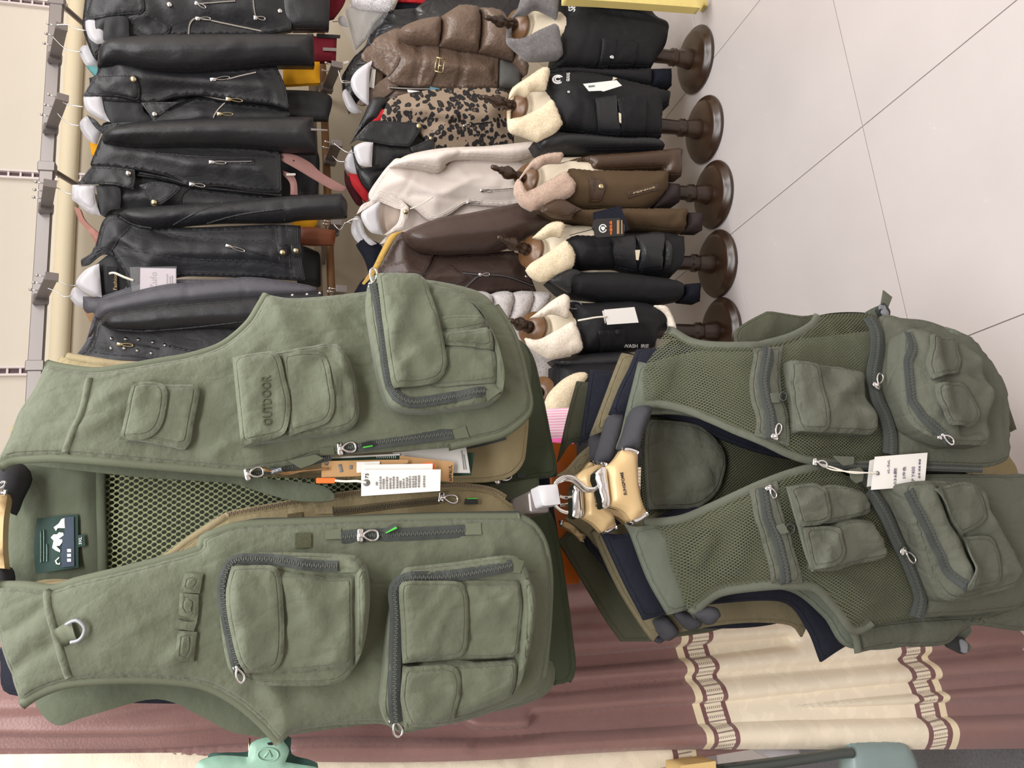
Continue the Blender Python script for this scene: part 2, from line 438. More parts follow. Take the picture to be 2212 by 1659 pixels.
LEATHER = M('black_leather', (23, 24, 29), .46, .6, ((320, .2), (30, .5), (85, .12)), ST1, .15, crease=.1)
LEATHER2 = M('black_matt_leather', (26, 27, 32), .5, .55, ((320, .2), (28, .5), (85, .15)), ST2, .2, crease=.12)
LEATHERG = M('graphite_leather', (84, 83, 90), .5, .4, ((320, .2), (30, .3)), ST2, .08)
LINING = M('black_lining', (24, 25, 29), .5, .4, ((60, .3),), None, .15)
BROWNL = M('brown_leather', (66, 51, 46), .4, .5, ((320, .18), (40, .6)), ST1, .08, crease=.1)
CREAML = M('pale_pink_leather', (222, 211, 204), .55, .35, ((320, .12), (40, .3)), ST2, .03)
PUFF = M('brown_quilt_nylon', (108, 90, 78), .34, .5, ((60, 1.4), (24, 1.2), (120, .4)), None, .05, crease=.12)
PUFFB = M('black_quilt_nylon', (30, 31, 36), .28, .6, ((40, 1.), (90, .5)), None, .1, crease=.4)
RIBG = M('grey_rib', (98, 97, 95), .9, .1, ((500, .4),), None, .05)
FURW = M('cream_fleece', (232, 218, 190), .95, .1, ((160, .8),), None, .05, sheen=.3, vs=25)
FURI = M('ivory_fleece', (238, 228, 214), .95, .1, ((160, .8),), None, .03, sheen=.3, vs=25)
FURP = M('pink_beige_fleece', (196, 172, 156), .95, .1, ((160, .8),), None, .05, sheen=.3, vs=25)
FURG = M('grey_fleece', (118, 115, 116), .95, .1, ((160, .8),), None, .16, sheen=.3, vs=60)
FURS = M('silver_fur', (196, 190, 190), .9, .15, ((160, .7),), None, .06, sheen=.3)
FURWH = M('white_fur', (236, 232, 236), .95, .1, ((160, .7),), None, .03, sheen=.3)
WOODD = M('dark_turned_wood', (50, 33, 22), .3, .5, ((40, .1),), None, .28, vs=14, coat=.3)
WOODM = M('amber_turned_wood', (112, 80, 52), .34, .5, ((40, .1),), None, .2, vs=30, coat=.2)
WOODP = M('brown_wood_pole', (128, 90, 54), .5, .4, ((50, .2),), None, .2, vs=14)
LINEN = M('cream_linen', (226, 214, 192), .85, .2, ((500, .15),), None, .03)
WHITEP = M('white_plastic', (200, 198, 203), .32, .5, (), None, .01)
RED = M('red_cloth', (182, 34, 42), .7, .3, WEAVE, None, .06)
WINE = M('wine_cloth', (104, 22, 36), .75, .2, WEAVE, None, .08)
YELLOW = M('yellow_cloth', (214, 154, 30), .8, .2, WEAVE, None, .05)
TANL = M('tan_leather', (120, 66, 40), .45, .4, ((200, .2),), None, .1)
PINKB = M('dusty_pink_strap', (146, 108, 102), .6, .3, ((200, .15),), None, .04)
TEAL = M('teal_cloth', (90, 146, 150), .7, .3, WEAVE, None, .05)
MUSTARD = M('mustard_suede', (190, 156, 84), .85, .2, WEAVE, None, .06)
CAMEL = M('camel_cloth', (160, 128, 96), .8, .2, WEAVE, None, .05)
MINT = M('mint_enamel', (150, 190, 170), .42, .5, ((90, .1),), None, .05, rubcol=(120, 150, 135))
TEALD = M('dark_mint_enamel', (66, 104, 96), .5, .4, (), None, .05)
CREAMP = M('cream_paint', (226, 206, 130), .5, .4, ((30, .1),), None, .06)
CUFFB = M('black_knit', (26, 28, 36), .95, .1, ((700, .5),), None, .1)
BLACKC = M('black_suede_cloth', (17, 18, 22), .62, .35, WEAVE, ST1, .15)
BROWNS = M('brown_suede_cloth', (84, 68, 50), .85, .18, ((300, .2), (25, .2)), ST1, .14)
BROWNX = M('dark_brown_leather', (70, 52, 38), .35, .5, ((300, .2), (25, .3)), ST1, .2)
CUFFR = M('brown_knit', (58, 50, 50), .95, .1, ((700, .5),), None, .1)

# ------------------------------------------------------------------ room shell
def plane_box(name, lo, hi, mat, par=None, kind=None):
    lo, hi = A_(lo), A_(hi); m = MB().box((lo + hi) / 2, (hi - lo) / 2); o = m.build(name, mat, par, False)
    if kind: o['kind'] = kind
    return o
def tile_mat():
    k = NT('floor_tile'); b = k.b; tc = k.n('TexCoord').outputs['Object']
    n = k.n('TexNoise'); n.inputs['Scale'].default_value = 3.5; n.inputs['Detail'].default_value = 6; k.l(tc, n.inputs['Vector'])
    n2 = k.n('TexNoise'); n2.inputs['Scale'].default_value = 14; n2.inputs['Detail'].default_value = 8; n2.inputs['Roughness'].default_value = .75; k.l(tc, n2.inputs['Vector'])
    mr = k.n('MapRange'); mr.inputs[1].default_value = .66; mr.inputs[2].default_value = .72; k.l(n2.outputs[0], mr.inputs[0])
    c = k.mix(k.math('MULTIPLY', n.outputs[0], 1), lin((178, 171, 170)), lin((194, 187, 186)))
    c = k.mix(k.math('MULTIPLY', mr.outputs[0], .5), c, lin((214, 211, 212)))
    k.l(c, b.inputs['Base Color']); b.inputs['Roughness'].default_value = .32; b.inputs['Specular IOR Level'].default_value = .4
    return k.m
TILE = tile_mat(); GROUT = M('grout', (140, 130, 130), .9, .1, (), None, .05)
T = .5994; TX, TY = .7176 * CAM_H, .97565 * CAM_H
fl = plane_box('floor', (-3.2, -3.2, -.06), (4.4, 2.76, -.0025), GROUT, None, 'structure')
tile_me = None; X0 = TX - 7 * T; nx = 13; ny = 8
for i in range(nx):
    for j in range(ny):
        x, y = X0 + i * T, TY + (2 - j) * T
        if x < -1.9 or x + T > 3.3 or y - T < -2.2 or y > 2.75: continue
        if tile_me is None:
            o = MB().box((x + T/2, y - T/2, -.004), (T/2 - .0011, T/2 - .0011, .004), None, 0, .0006).build('tile', TILE, fl, False, None); tile_me = o.data; base_xy = (x, y)
        else:
            o = bpy.data.objects.new('tile', tile_me); COL.objects.link(o); o.parent = fl; o.location = (x - base_xy[0], y - base_xy[1], 0)
YW = 2.72
WALLC = M('cream_wall', (228, 220, 207), .7, .25, ((25, .03),), None, .02)
WALLD = M('beige_shaded_wall_panel', (188, 176, 156), .75, .2, ((8, .08),), None, .06, vs=5)  # beige toned darker than the cream wall for the shadow it lies in
wall = plane_box('wall_back', (-3.2, YW, 0), (4.4, YW + .1, 3.0), WALLC, None, 'structure')
plane_box('ceiling', (-3.2, -3.2, 3.0), (4.4, YW + .1, 3.06), M('white_ceiling', (226, 224, 220), .9, .1, (), None, .01), None, 'structure')
plane_box('wall_right', (3.5, -3.2, 0), (3.6, YW, 3.0), WALLC, None, 'structure'); plane_box('wall_left', (-3.2, -3.2, 0), (-3.1, YW, 3.0), WALLC, None, 'structure'); plane_box('wall_front', (-3.1, -3.2, 0), (3.5, -3.1, 3.0), WALLC, None, 'structure')
wl = plane_box('wall_panel', (-1.4, YW - .008, 0), (4.4, YW + .004, at_y(150, 600, YW)[2]), WALLD, wall)
zt = at_y(139, 600, YW)[2]
m = MB(); P = [(x, YW - .014, zt) for x in np.linspace(-1.4, 4.4, 3)]; m.tube(P, .03, 14); tr = m.build('trim_1', M('cream_moulding', (234, 220, 190), .6, .3, (), None, .02)); tr['kind'] = 'structure'
# slotted steel uprights let into the wall
SLOTM = M('slot_shadow', (110, 92, 98), .6, .2, (), None, .05)
UPR = M('white_upright', (232, 222, 220), .4, .4, (), None, .02)
for px, py in ((60, 8.5), (60, 381), (60, 803)):
    x = at_y(px, py, YW)[0]; t = thing('slotted_upright', '', 'upright', (x, YW, .2), 'slotted uprights on the cream wall')
    m = MB()
    for sx in (-1, 1): m.box((x + sx * .0125, YW - .006, 2.2), (.0035, .0085, .7))
    m.build('channel', UPR, t, False); m = MB().box((x, YW - .001, 2.2), (.0125, .001, .7)); m.build('slot_back', SLOTM, t, False)
    g = MB()
    for k in range(34): g.box((x, YW - .006, 1.6 + .036 * k), (.0095, .0045, .003))
    g.build('slot_bridge', UPR, t, False)['kind'] = 'stuff'
for t, l in zip([o for o in bpy.data.objects if o.name.startswith('slotted_upright')],
                ('white slotted upright on cream wall above the topmost black jacket', 'white slotted upright on cream wall between the black biker jackets', 'white slotted upright on cream wall beside the olive vest shoulder')): t['label'] = l

# ------------------------------------------------------------------ small hardware
def zipper(fr, pts, base, par, tw=.016, teeth=.006, tape=None, tm=None, name='zipper', lift=.0006, pitch=.0024):
    tw *= .74; teeth *= .72
    V, Fc, g = strip('z', fr, pts, base, tw, .0012, None, None, .005, lift=lift, build=False)
    V = [tuple(v) for v in V]; Fc = [f[::-1] for f in Fc]; mi = [0] * len(Fc)
    L = np.r_[0, np.cumsum(np.linalg.norm(np.diff(g, axis=0), axis=1))]; S = np.arange(0, L[-1], pitch)
    q = np.stack([np.interp(S, L, g[:, 0]), np.interp(S, L, g[:, 1])], 1); t = np.gradient(q, axis=0); t /= np.maximum(np.linalg.norm(t, axis=1), 1e-9)[:, None]
    h = val(base, q) + lift + .0016
    for i in range(len(q)):
        a = t[i, 0] * fr.e + t[i, 1] * fr.u; b = -t[i, 1] * fr.e + t[i, 0] * fr.u
        bv, bf = box_vf(fr.w(q[i:i+1] + (np.array([-t[i, 1], t[i, 0]]) * teeth * (.12 if i % 2 else -.12)), h[i])[0], (a, b, fr.n), (pitch * .34, teeth * .42, .0009))
        o = len(V); V += [tuple(v) for v in bv]; Fc += [[k + o for k in f] for f in bf]; mi += [1] * 6
    return mk(name, V, Fc, [tape or ZIPT, tm or ZIPK], par, False, mi=mi)
def pull(fr, p0, p1, base, par, mat=None, w=.0085, name='zipper_pull', lift=.0035):
    ab = line_ab(fr, [p0, p1], base); h = float(np.mean(val(base, ab))) + lift
    a, b = fr.w(ab, h); L = np.linalg.norm(b - a); d = (b - a) / L; sd = np.cross(fr.n, d); ax = (d, sd, fr.n); m = MB()
    m.box(a + d * L * .14, (L * .15, w * .5, .0024), ax, 0, .0012); m.box(a + d * L * .2 + fr.n * .0034, (L * .12, w * .17, .0013), ax, 0, .0006)
    P = []
    for k in range(20):
        q = math.tau * k / 20; P.append(a + d * (L * .64 + math.cos(q) * L * .36) + sd * math.sin(q) * w * (.36 + .1 * math.cos(q)) + fr.n * (.0022 - .0012 * math.cos(q)))
    m.tube(P, .00145, 6, 0, True)
    return m.build(name, mat or CHROME, par)
def rivet(fr, p, base, r, par, mat=None, name='snap_button', dome=.5):
    ab = line_ab(fr, [p], base); c = fr.w(ab, val(base, ab))[0]; m = MB()
    m.lathe([(r, -.001), (r, .0012), (r * .86, .0012 + r * .22), (r * .5, .0012 + r * dome * .8), (.0001, .0012 + r * dome)], c, fr.n, 16)
    return m.build(name, mat or CHROME, par)
def slab(name, fr, pts, base, th, mat, par=None, lift=.001, res=.03):
    """flat card or patch: outline with corners, true thickness"""
    b = (lambda ab: val(base, ab) + lift + th)
    return Panel(name, fr, [(p[0], p[1], True) for p in pts], mat, par, b, 0., .01, th, res=res)
def cord(name, fr, pts, hs, r, mat, par=None):
    P = [fr.w(fr.px([p[:2]], h), h)[0] for p, h in zip(pts, hs)]
    m = MB().tube(smooth3(P, 5), r, 6); return m.build(name, mat, par)

# ------------------------------------------------------------------ olive many-pocket vest at the front
Z1 = zm(0, 740, 640/2212); Z2 = zm(0, 1180, 640/2212); Z3 = zm(500, 580, 740/2212); Z4 = zm(440, 1080, 800/2212); ZT = zm(620, 940, 620/2212)
YA = 1.0
FA = Frame((.135, YA, 1.085))
def bodyA(ab): return .05 * (1 - np.clip(np.abs(ab[:, 0]) / .36, 0, 1) ** 2) - .9 * np.maximum(0, ab[:, 1] - .5) ** 1.6
VA = thing('fishing_vest', 'olive green fishing vest with bulging pockets, largest garment at the front', 'vest', FA.o)
WR = ((.0026, .06), (.0016, .024), (.0008, .011))
RA = I('-30,1009 0,1009 29,992 80,988 130,987 260,997 434,1012 533,1021! 624,1005 694,985 834,975 968,966 1035,950 1089,935 1132,903 1144,874 1136,824 1122,764 1102,710 1070,660 1030,628 935,606 860,603 803,606 791,630! 700,640 627,644 577,636! 563,661 536,702 481,747 412,771 344,783 275,795 206,804 137,796 99,786! 72,842 40,892 20,945 -5,990 -30,1000')
pr = Panel('front_panel', FA, RA, OLIVE, VA, bodyA, .012, .03, .004, WR, [
    
    (I('440,700 540,740 640,790'), .006, .02), (I('600,660 640,760 700,820'), .007, .02), (I('700,660 730,760 720,880'), .005, .02),
    (I('230,850 300,830 330,825'), .004, .012), (I('210,880 280,850'), .004, .01), (I('190,930 300,870'), .004, .01), (I('60,880 120,870 160,890'), -.0015, .004), (I('70,940 130,960'), -.0015, .004),
    (I('470,990 520,965 560,990'), .005, .012), (I('560,1000 600,960 660,950'), .006, .012), (I('450,1000 490,960'), .004, .008),
    (I('640,940 760,950 860,930'), .006, .02), (I('1000,880 1060,900 1100,860'), .004, .02), (I('970,930 1000,900 1010,860'), .003, .012)], .005)
LA = Z2('-100,290 0,300 58,298 200,300 400,322 560,272 900,190 1200,112 1500,22') + I('440,1163 480,1146 523,1134 640,1128 747,1124 946,1117 1120,1116! 1149,1132 1174,1170 1187,1235 1186,1315 1180,1400 1171,1468 1145,1502 1055,1541 983,1562 874,1581 823,1564 715,1568 640,1580 606,1606!') + \
    Z2('1980,1340 1800,1180 1600,1062 1400,1010 1000,986 550,1012 300,1090 160,1183! 80,960 0,720 -60,500 -100,400')
pl = Panel('front_panel', FA, LA, OLIVE, VA, bodyA, .012, .03, .004, WR, [
    
    (Z2('0,665 150,600 330,460'), -.004, .006), (Z2('90,950 230,830 380,740'), -.004, .006), (Z2('60,800 180,700 350,600'), .004, .012),
    (Z2('760,480 960,620 1280,800'), .004, .02), (Z2('800,780 1000,640'), .003, .012), (Z2('1280,860 1340,780'), .004, .01),
    (Z4('420,1150 440,1260 520,1370'), .008, .014), (Z4('300,1150 400,1280'), -.004, .01), (Z4('1000,480 1060,440 1180,420'), .005, .02), (Z4('1000,640 1080,560 1150,520'), .006, .016), (Z4('980,860 1040,960 1060,1100'), .006, .018),
    (Z4('640,1230 800,1290 1000,1260'), .006, .02), (Z4('700,430 860,450 1000,560'), .003, .03), (Z4('1650,180 1720,260 1700,330'), .004, .01), (Z4('1750,170 1800,280'), .003, .008), (Z4('20,330 100,420'), .004, .015),
    (Z2('850,900 960,860 1100,900'), .003, .012), (Z2('1250,920 1330,860'), .004, .012)], .005)
for pn, pts in ((pr, I('0,1009 29,992 80,988 130,987 260,997 434,1012 533,1020')), (pr, I('577,637 563,661 536,702 481,747 412,771 344,783 275,795 206,804 137,796 99,787')), (pr, I('968,964 1035,949 1089,934 1131,902 1143,874 1135,824 1121,764 1101,710 1070,661')),
                (pl, Z2('0,302 58,300 200,302 400,324 560,274 900,192 1200,114 1500,24') + I('440,1165 480,1148 523,1136 640,1130 747,1126 946,1119 1120,1118')), (pl, I('1120,1118 1148,1134 1172,1171 1185,1235 1184,1315 1178,1400 1169,1467')),
                (pl, I('605,1604') + Z2('1980,1338 1800,1178 1600,1060 1400,1008 1000,984 550,1010 300,1088 160,1181'))):
    strip('binding', FA, pts, pn.top(-.004), .012, .005, OLIVE_B, VA)
for pn, pts, wd in ((pr, I('195,818 178,892 142,980'), .0095), (pl, Z2('357,322 385,540 455,775 524,982'), .0095)): strip('yoke_seam', FA, pts, pn.top(-.0015), wd, .0045, OLIVE, VA)
# back of the vest, seen through the neck and the armhole
backA = lambda ab: -.085 + .02 * (ab[:, 0] / .3) ** 2 - .9 * np.maximum(0, ab[:, 1] - .5) ** 1.6 * .4
Panel('back_yoke', FA, I('45,965 130,940 215,930 226,1100 226,1290 140,1300 20,1290 14,1100'), OLIVE_D, VA, lambda ab: backA(ab) + .006, .004, .02, .003, ((.003, .05), (.001, .02)), [(I('80,1020 150,1060 200,1030'), .005, .02), (I('190,1060 200,1200'), .005, .012)], .008)
strip('seam_tape', FA, I('218,940 218,1080 221,1180 222,1280'), lambda ab: backA(ab) + .012, .011, .002, OLIVE_D, VA)
Panel('mesh_lining', FA, I('222,960 500,960 760,980 980,1000 980,1100 640,1250 226,1340 222,1100'), MESH_L, VA, lambda ab: backA(ab) + .004, .002, .02, .0012, ((.002, .06),), [], .01)
Panel('back_panel', FA, I('70,950 220,830 420,830 560,760 700,700 1100,720 1150,900 1170,1200 1130,1440 900,1540 700,1560 535,1588 434,1547 376,1518 315,1512 174,1552 119,1566 72,1508 40,1300 10,1100'), OLIVE_D, VA, lambda ab: backA(ab) - .012, .006, .03, .004, ((.003, .06),), [], .012)
Panel('inner_facing', FA, I('36,1000 130,1012 300,1030 500,1044 560,1062 640,1082 720,1080 700,1050 540,1030 434,1020 260,1004 130,994 60,996'), OLIVE_D, VA, lambda ab: bodyA(ab) - .035, .004, .02, .003, ((.001, .05),), [], .01)
# neck label
labbase = lambda ab: backA(ab) + .018
ZL = zm(0, 960, 260/1438)
lb = Panel('neck_label', FA, ZL('440,885! 930,835! 938,1470! 425,1545! 405,1200'), LABELG, VA, labbase, .001, .01, .0015, ((.0008, .03),), [], .01)
slab('label_print', FA, ZL('775,870 882,862 888,1455 735,1470 730,1300 745,1170 700,1120 770,1060'), lb.h, .0003, LABELN, lb.ob)
for q in ('772,880 735,890 700,945 640,990 668,1035 690,1000 775,1000 770,920', '640,1075 605,1112 640,1150 622,1235 660,1265 715,1290 720,1262 670,1215 715,1210 745,1165 742,1135 700,1130 760,1085 755,1055 705,1050 680,1075', '700,1345 655,1390 670,1430 712,1438 720,1410 690,1425 672,1392 712,1352'):
    slab('mountain_emblem', FA, ZL(q), lb.h, .0004, INK_W, lb.ob, .0012)
for y in (1270, 1327, 1385): slab('label_icon', FA, ZL('800,%d 848,%d 850,%d 803,%d' % (y-20, y-22, y+16, y+18)), lb.h, .0004, INK_W, lb.ob, .0012)
for x, y0, y1 in ((490, 1030, 1410), (525, 1020, 1400), (562, 1190, 1400)): strip('label_text_line', FA, ZL('%d,%d %d,%d %d,%d' % (x, y0, x+2, (y0+y1)//2, x, y1)), lb.h, .0014, .0003, M('pale_green_print', (120, 146, 138), .8, .1, ((900, .5),), None, .3, vs=300), lb.ob, lift=.001)
sl = slab('size_label', FA, ZL('930,1085 1005,1070 1022,1210 935,1228'), labbase, .001, LABELG, VA)
text('3XL', FA, ZL('978,1196')[0][:2], ZL('978,1105')[0][:2], sl.h, 6.5, INK_W, sl.ob, bold=.02)

def flap(fr, pts, base, par, mat, lift=.004, name='pocket_flap', bulge=.002, wr=((.0014, .03), (.0008, .012)), folds=(), th=.003, res=.006):
    return Panel(name, fr, pts, mat, par, lambda ab: base(ab) + lift, min(bulge,.004), .006, th, wr, folds, res)
def pocket(fr, pts, base, par, mat, lift=.012, name='pocket', bulge=.004, er=.006, wr=((.002, .04), (.0008, .016)), folds=(), res=.006):
    return Panel(name, fr, pts, mat, par, lambda ab: base(ab) + lift, bulge, er, lift + .003, wr, folds, res)
# small chest pocket
p1 = pocket(FA, Z1('1000,300! 1240,312 1460,312! 1490,345 1445,600 1420,740 1380,795! 1080,735 920,725!'), pr.h, VA, OLIVE, .008, bulge=.004, wr=((.0012, .05),))
f1 = flap(FA, Z1('990,292! 1180,296 1238,335 1250,400 1222,570 1172,665 1085,718 890,726!'), p1.h, p1.ob, OLIVE, .003, folds=[(Z1('1030,296 985,510 940,726'), -.003, .003)])
# OUTDOOR pocket with two flaps
p2 = pocket(FA, Z3('20,575! 390,520 610,478! 700,500 765,600 810,750 825,930 800,1000 720,1050 420,1090! 60,1140!'), pr.h, VA, OLIVE, .014, bulge=.006, folds=[(Z3('640,500 670,600 720,800 745,970'), -.006, .004), (Z3('690,580 720,640 700,660'), .006, .008), (Z3('660,820 740,880 800,960'), .005, .008), (Z3('650,650 700,690'), .005, .008)])
f2 = flap(FA, Z3('330,555! 560,540 612,580 650,740 666,880 640,970 590,1010 370,1085!'), p2.h, p2.ob, OLIVE, .003, folds=[(Z3('380,760 500,800 620,760'), .003, .02), (Z3('360,1000 460,960'), .003, .015)])
f3 = flap(FA, Z3('5,578! 240,535 312,572 350,720 380,870 362,1020 318,1080 62,1146!'), p2.h, p2.ob, OLIVE, .008, folds=[(Z3('38,577 65,860 85,1140'), -.003, .003)])
ot = text('OUTDOOR', FA, Z3('262,1012')[0][:2], Z3('250,690')[0][:2], f3.h, 20, M('olive_embroidery', (78, 80, 60), .6, .3, ((900, .6),), None, .06), f3.ob, 'embroidery', bold=.012, depth=.0012, lift=.0002)
# big cargo pocket
p3 = pocket(FA, Z3('880,195 900,60! 935,40 1190,40 1260,90 1440,140 1560,205 1640,320 1715,470 1762,660 1748,800 1690,855 1500,884 1250,910 1060,892 990,790 950,650 915,450'), pr.h, VA, OLIVE, .03, bulge=.006, er=.009, wr=((.003, .05), (.0016, .022), (.0006, .01)), folds=[
    (Z3('1560,210 1640,340 1700,560 1715,760'), -.006, .005), (Z3('1050,770 1300,745 1710,735'), -.004, .004), (Z3('1340,320 1480,300 1640,390'), .003, .02), (Z3('1360,412 1500,400 1650,388'), -.006, .004), (Z3('1390,490 1520,500 1690,528'), -.006, .004), (Z3('1440,445 1660,440'), .005, .012), (Z3('1620,230 1690,380 1740,600'), .006, .012)])
for q_, l_ in (('1335,312! 1480,298 1640,335 1658,388! 1500,402 1362,416!', .002), ('1362,414! 1500,402 1655,390! 1692,530! 1520,502 1385,492!', .0045), ('1388,494! 1520,504 1694,532! 1712,640 1716,740! 1500,750 1300,752 1372,620!', .002), ('1545,212! 1640,330 1712,560 1718,765! 1748,800 1762,660 1715,470 1640,320 1580,230!', .003)):
    Panel('pocket_pleat', FA, Z3(q_), OLIVE, p3.ob, p3.top(l_), .0015, .006, .004, ((.001, .02),), [], .005)
f4 = flap(FA, Z3('935,36! 1190,38 1256,80 1292,170 1342,330 1382,520 1389,620 1360,700 1290,742 1052,768! 1028,700 992,450 962,210'), p3.h, p3.ob, OLIVE, .009, bulge=.008, wr=((.003, .035), (.0012, .016)), folds=[(Z3('960,200 1060,260 1040,380'), .006, .012), (Z3('1100,120 1120,300 1010,420'), .005, .012), (Z3('1150,420 1230,380 1350,400'), .005, .014), (Z3('1090,640 1110,740'), .006, .008), (Z3('1200,560 1280,700'), .004, .015), (Z3('1240,160 1180,300'), -.004, .012)])
zipper(FA, Z3('918,100 958,270 984,450 1000,620 1030,760 1090,838 1180,866 1400,835 1640,795'), p3.h, p3.ob, .018)
pull(FA, Z3('916,118')[0], Z3('908,30')[0], p3.h, p3.ob, w=.012)
slab('zip_stop', FA, Z3('1640,790 1705,770 1745,790 1650,860'), p3.h, .0015, OLIVE_B, p3.ob)
# slit pocket zip by the front edge
zipper(FA, Z3('690,1172 930,1128 1180,1096 1430,1064'), pr.h, VA, .02)
slab('zip_stop', FA, Z3('1430,1045 1510,1015 1535,1090 1430,1100'), pr.h, .0015, OLIVE_B, VA)
slab('zip_stop', FA, Z3('570,1160 660,1150 668,1200 570,1205'), pr.h, .0012, OLIVE_B, VA)
pull(FA, Z3('680,1172')[0], Z3('800,1152')[0], pr.h, VA, w=.016)
slab('rubber_tab', FA, Z3('838,1128 905,1110 932,1140 850,1160'), pr.h, .003, RUBBER, VA, .004)
slab('rubber_tab', FA, Z3('850,1150 912,1140 912,1148 850,1160'), pr.h, .001, LIME, VA, .008)
slab('fastening_tab', FA, Z3('370,1240 540,1200 595,1225 520,1265 445,1290'), pr.h, .002, OLIVE_B, VA, .006)
zipper(FA, Z3('120,1330 250,1305 420,1270 640,1215'), pr.top(-.006), VA, .012)
pull(FA, Z3('85,1338')[0], Z3('205,1310')[0], pr.h, VA, w=.015)
slab('pull_tab', FA, Z3('248,1295 325,1283 328,1310 255,1328'), pr.h, .002, M('slate_tab', (78, 86, 94), .6, .3, (), None, .03), VA, .004)
text('SPORTS', FA, Z3('262,1322')[0][:2], Z3('322,1303')[0][:2], pr.top(.007), 5, INK_W, VA)
# left half: upper cargo pocket
q1 = pocket(FA, Z4('100,740 105,560 130,430 200,350 330,315 860,325 940,362 990,480 986,700 960,860 905,1000 800,1092 600,1112 330,1102 230,1070 150,1010'), pl.h, VA, OLIVE, .026, bulge=.005, er=.008, wr=((.003, .05), (.0016, .022), (.0006, .01)), folds=[
    (Z4('470,440 640,450 900,452'), -.005, .004), (Z4('900,452 900,700 892,985'), -.006, .004), (Z4('240,1035 600,1030 890,1010'), -.005, .004), (Z4('930,420 955,600 930,840'), .008, .012), (Z4('560,560 700,640 860,620'), .004, .02), (Z4('620,700 760,760'), .004, .018), (Z4('860,780 800,860'), .005, .012), (Z4('480,380 640,400 800,400'), .004, .01), (Z4('860,340 900,420 960,380'), .005, .008), (Z4('640,900 860,960'), .003, .02)])
Panel('pocket_face', FA, Z4('250,400! 470,425 700,452 900,450! 902,700 894,988! 600,1030 250,1036! 200,700'), OLIVE, q1.ob, q1.top(.0015), .002, .006, .005, ((.0025, .045), (.0014, .02), (.0006, .01)), [(Z4('500,470 620,620 700,760'), .004, .012), (Z4('880,800 800,900 780,960'), .004, .01), (Z4('560,560 720,600 860,560'), .004, .014)], .005)
Panel('pocket_gusset', FA, Z4('902,452! 960,380 990,480 986,700 960,860 905,990! 905,700'), OLIVE, q1.ob, q1.top(.003), .004, .008, .005, ((.001, .02),), [], .005)
g1 = flap(FA, Z4('132,560 165,395! 400,390 452,430 472,560 482,800 466,960 408,1022 250,1036! 200,950 150,740'), q1.h, q1.ob, OLIVE, .008, bulge=.008, folds=[(Z4('160,560 230,760 260,980'), .005, .016), (Z4('300,560 280,760'), .003, .02), (Z4('180,620 320,640 440,600'), .003, .018)])
zipper(FA, Z4('215,1030 190,950 142,720 116,550 135,430 190,362 300,352 450,360 620,388 800,396'), q1.h, q1.ob, .016)
pull(FA, Z4('192,980')[0], Z4('232,1085')[0], q1.h, q1.ob, w=.01)
slab('zip_stop', FA, Z4('800,335 905,330 905,430 800,435'), q1.h, .0015, OLIVE_B, q1.ob)
# left half: lower cargo pocket
q2 = pocket(FA, Z4('1068,1150 1085,950 1112,700 1150,520 1180,460 1220,400! 1500,370 1820,330 1905,368 1950,480 1980,580 1965,780 1920,1000 1890,1110 1850,1170 1600,1270 1300,1370 1195,1393 1110,1352 1066,1250'), pl.h, VA, OLIVE, .026, bulge=.005, er=.008, wr=((.003, .05), (.0016, .022), (.0006, .01)), folds=[
    (Z4('1885,480 1905,600 1890,800 1840,1160'), -.006, .004), (Z4('1270,962 1400,952 1520,956 1680,962 1860,944'), -.008, .005), (Z4('1290,985 1500,975 1820,965'), .004, .008), (Z4('1560,520 1700,500 1890,480'), -.003, .005), (Z4('1600,560 1700,640 1850,600'), .003, .02), (Z4('1560,1100 1680,1060 1840,1080'), .004, .02), (Z4('1940,480 1940,740 1890,1060'), .008, .012), (Z4('1250,430 1500,420 1800,370'), .005, .012), (Z4('1600,1200 1700,1140'), .005, .014)])
Panel('pocket_face', FA, Z4('1190,490! 1500,480 1888,480! 1906,600 1896,780 1862,946! 1680,960 1500,956 1190,976!'), OLIVE, q2.ob, q2.top(.0015), .002, .006, .005, ((.0025, .045), (.0014, .02), (.0006, .01)), [(Z4('1620,560 1720,640 1860,600'), .004, .014)], .005)
Panel('pocket_face', FA, Z4('1275,962! 1300,985 1500,976 1860,950! 1870,1040 1838,1165! 1600,1262 1300,1362 1200,1380! 1180,1200 1190,992!'), OLIVE, q2.ob, q2.top(.0025), .002, .006, .005, ((.0025, .045), (.0014, .02), (.0006, .01)), [(Z4('1570,1080 1680,1060 1800,1100'), .004, .014)], .005)
Panel('pocket_gusset', FA, Z4('1892,480! 1945,480 1978,580 1965,780 1920,1000 1845,1165! 1895,850 1908,640'), OLIVE, q2.ob, q2.top(.003), .004, .008, .005, ((.001, .02),), [], .005)
g2 = flap(FA, Z4('1172,510 1250,480! 1530,490 1572,560 1582,720 1572,870 1535,935 1450,956 1190,976! 1180,760'), q2.h, q2.ob, OLIVE, .008, bulge=.007, folds=[(Z4('1250,700 1320,840 1300,960'), .004, .02), (Z4('1250,540 1400,620'), .003, .02)])
g3 = flap(FA, Z4('1190,1000! 1450,985 1512,1010 1536,1070 1530,1180 1502,1280 1470,1340 1230,1360! 1178,1200'), q2.h, q2.ob, OLIVE, .009, bulge=.007, folds=[(Z4('1240,1060 1280,1200 1260,1330'), .004, .02), (Z4('1330,1150 1460,1130'), .003, .015)])
slab('slot_opening_shade', FA, Z4('1190,980 1276,966 1290,988 1196,990'), q2.h, .0006, INNER_SHADE, q2.ob, .006)  # dark strip laid on as the shade in the pocket gap
slab('slot_opening_shade', FA, Z4('1520,957 1862,944 1800,958 1640,966'), q2.h, .0006, INNER_SHADE, q2.ob, .0052)  # same painted shade along the rest of the gap
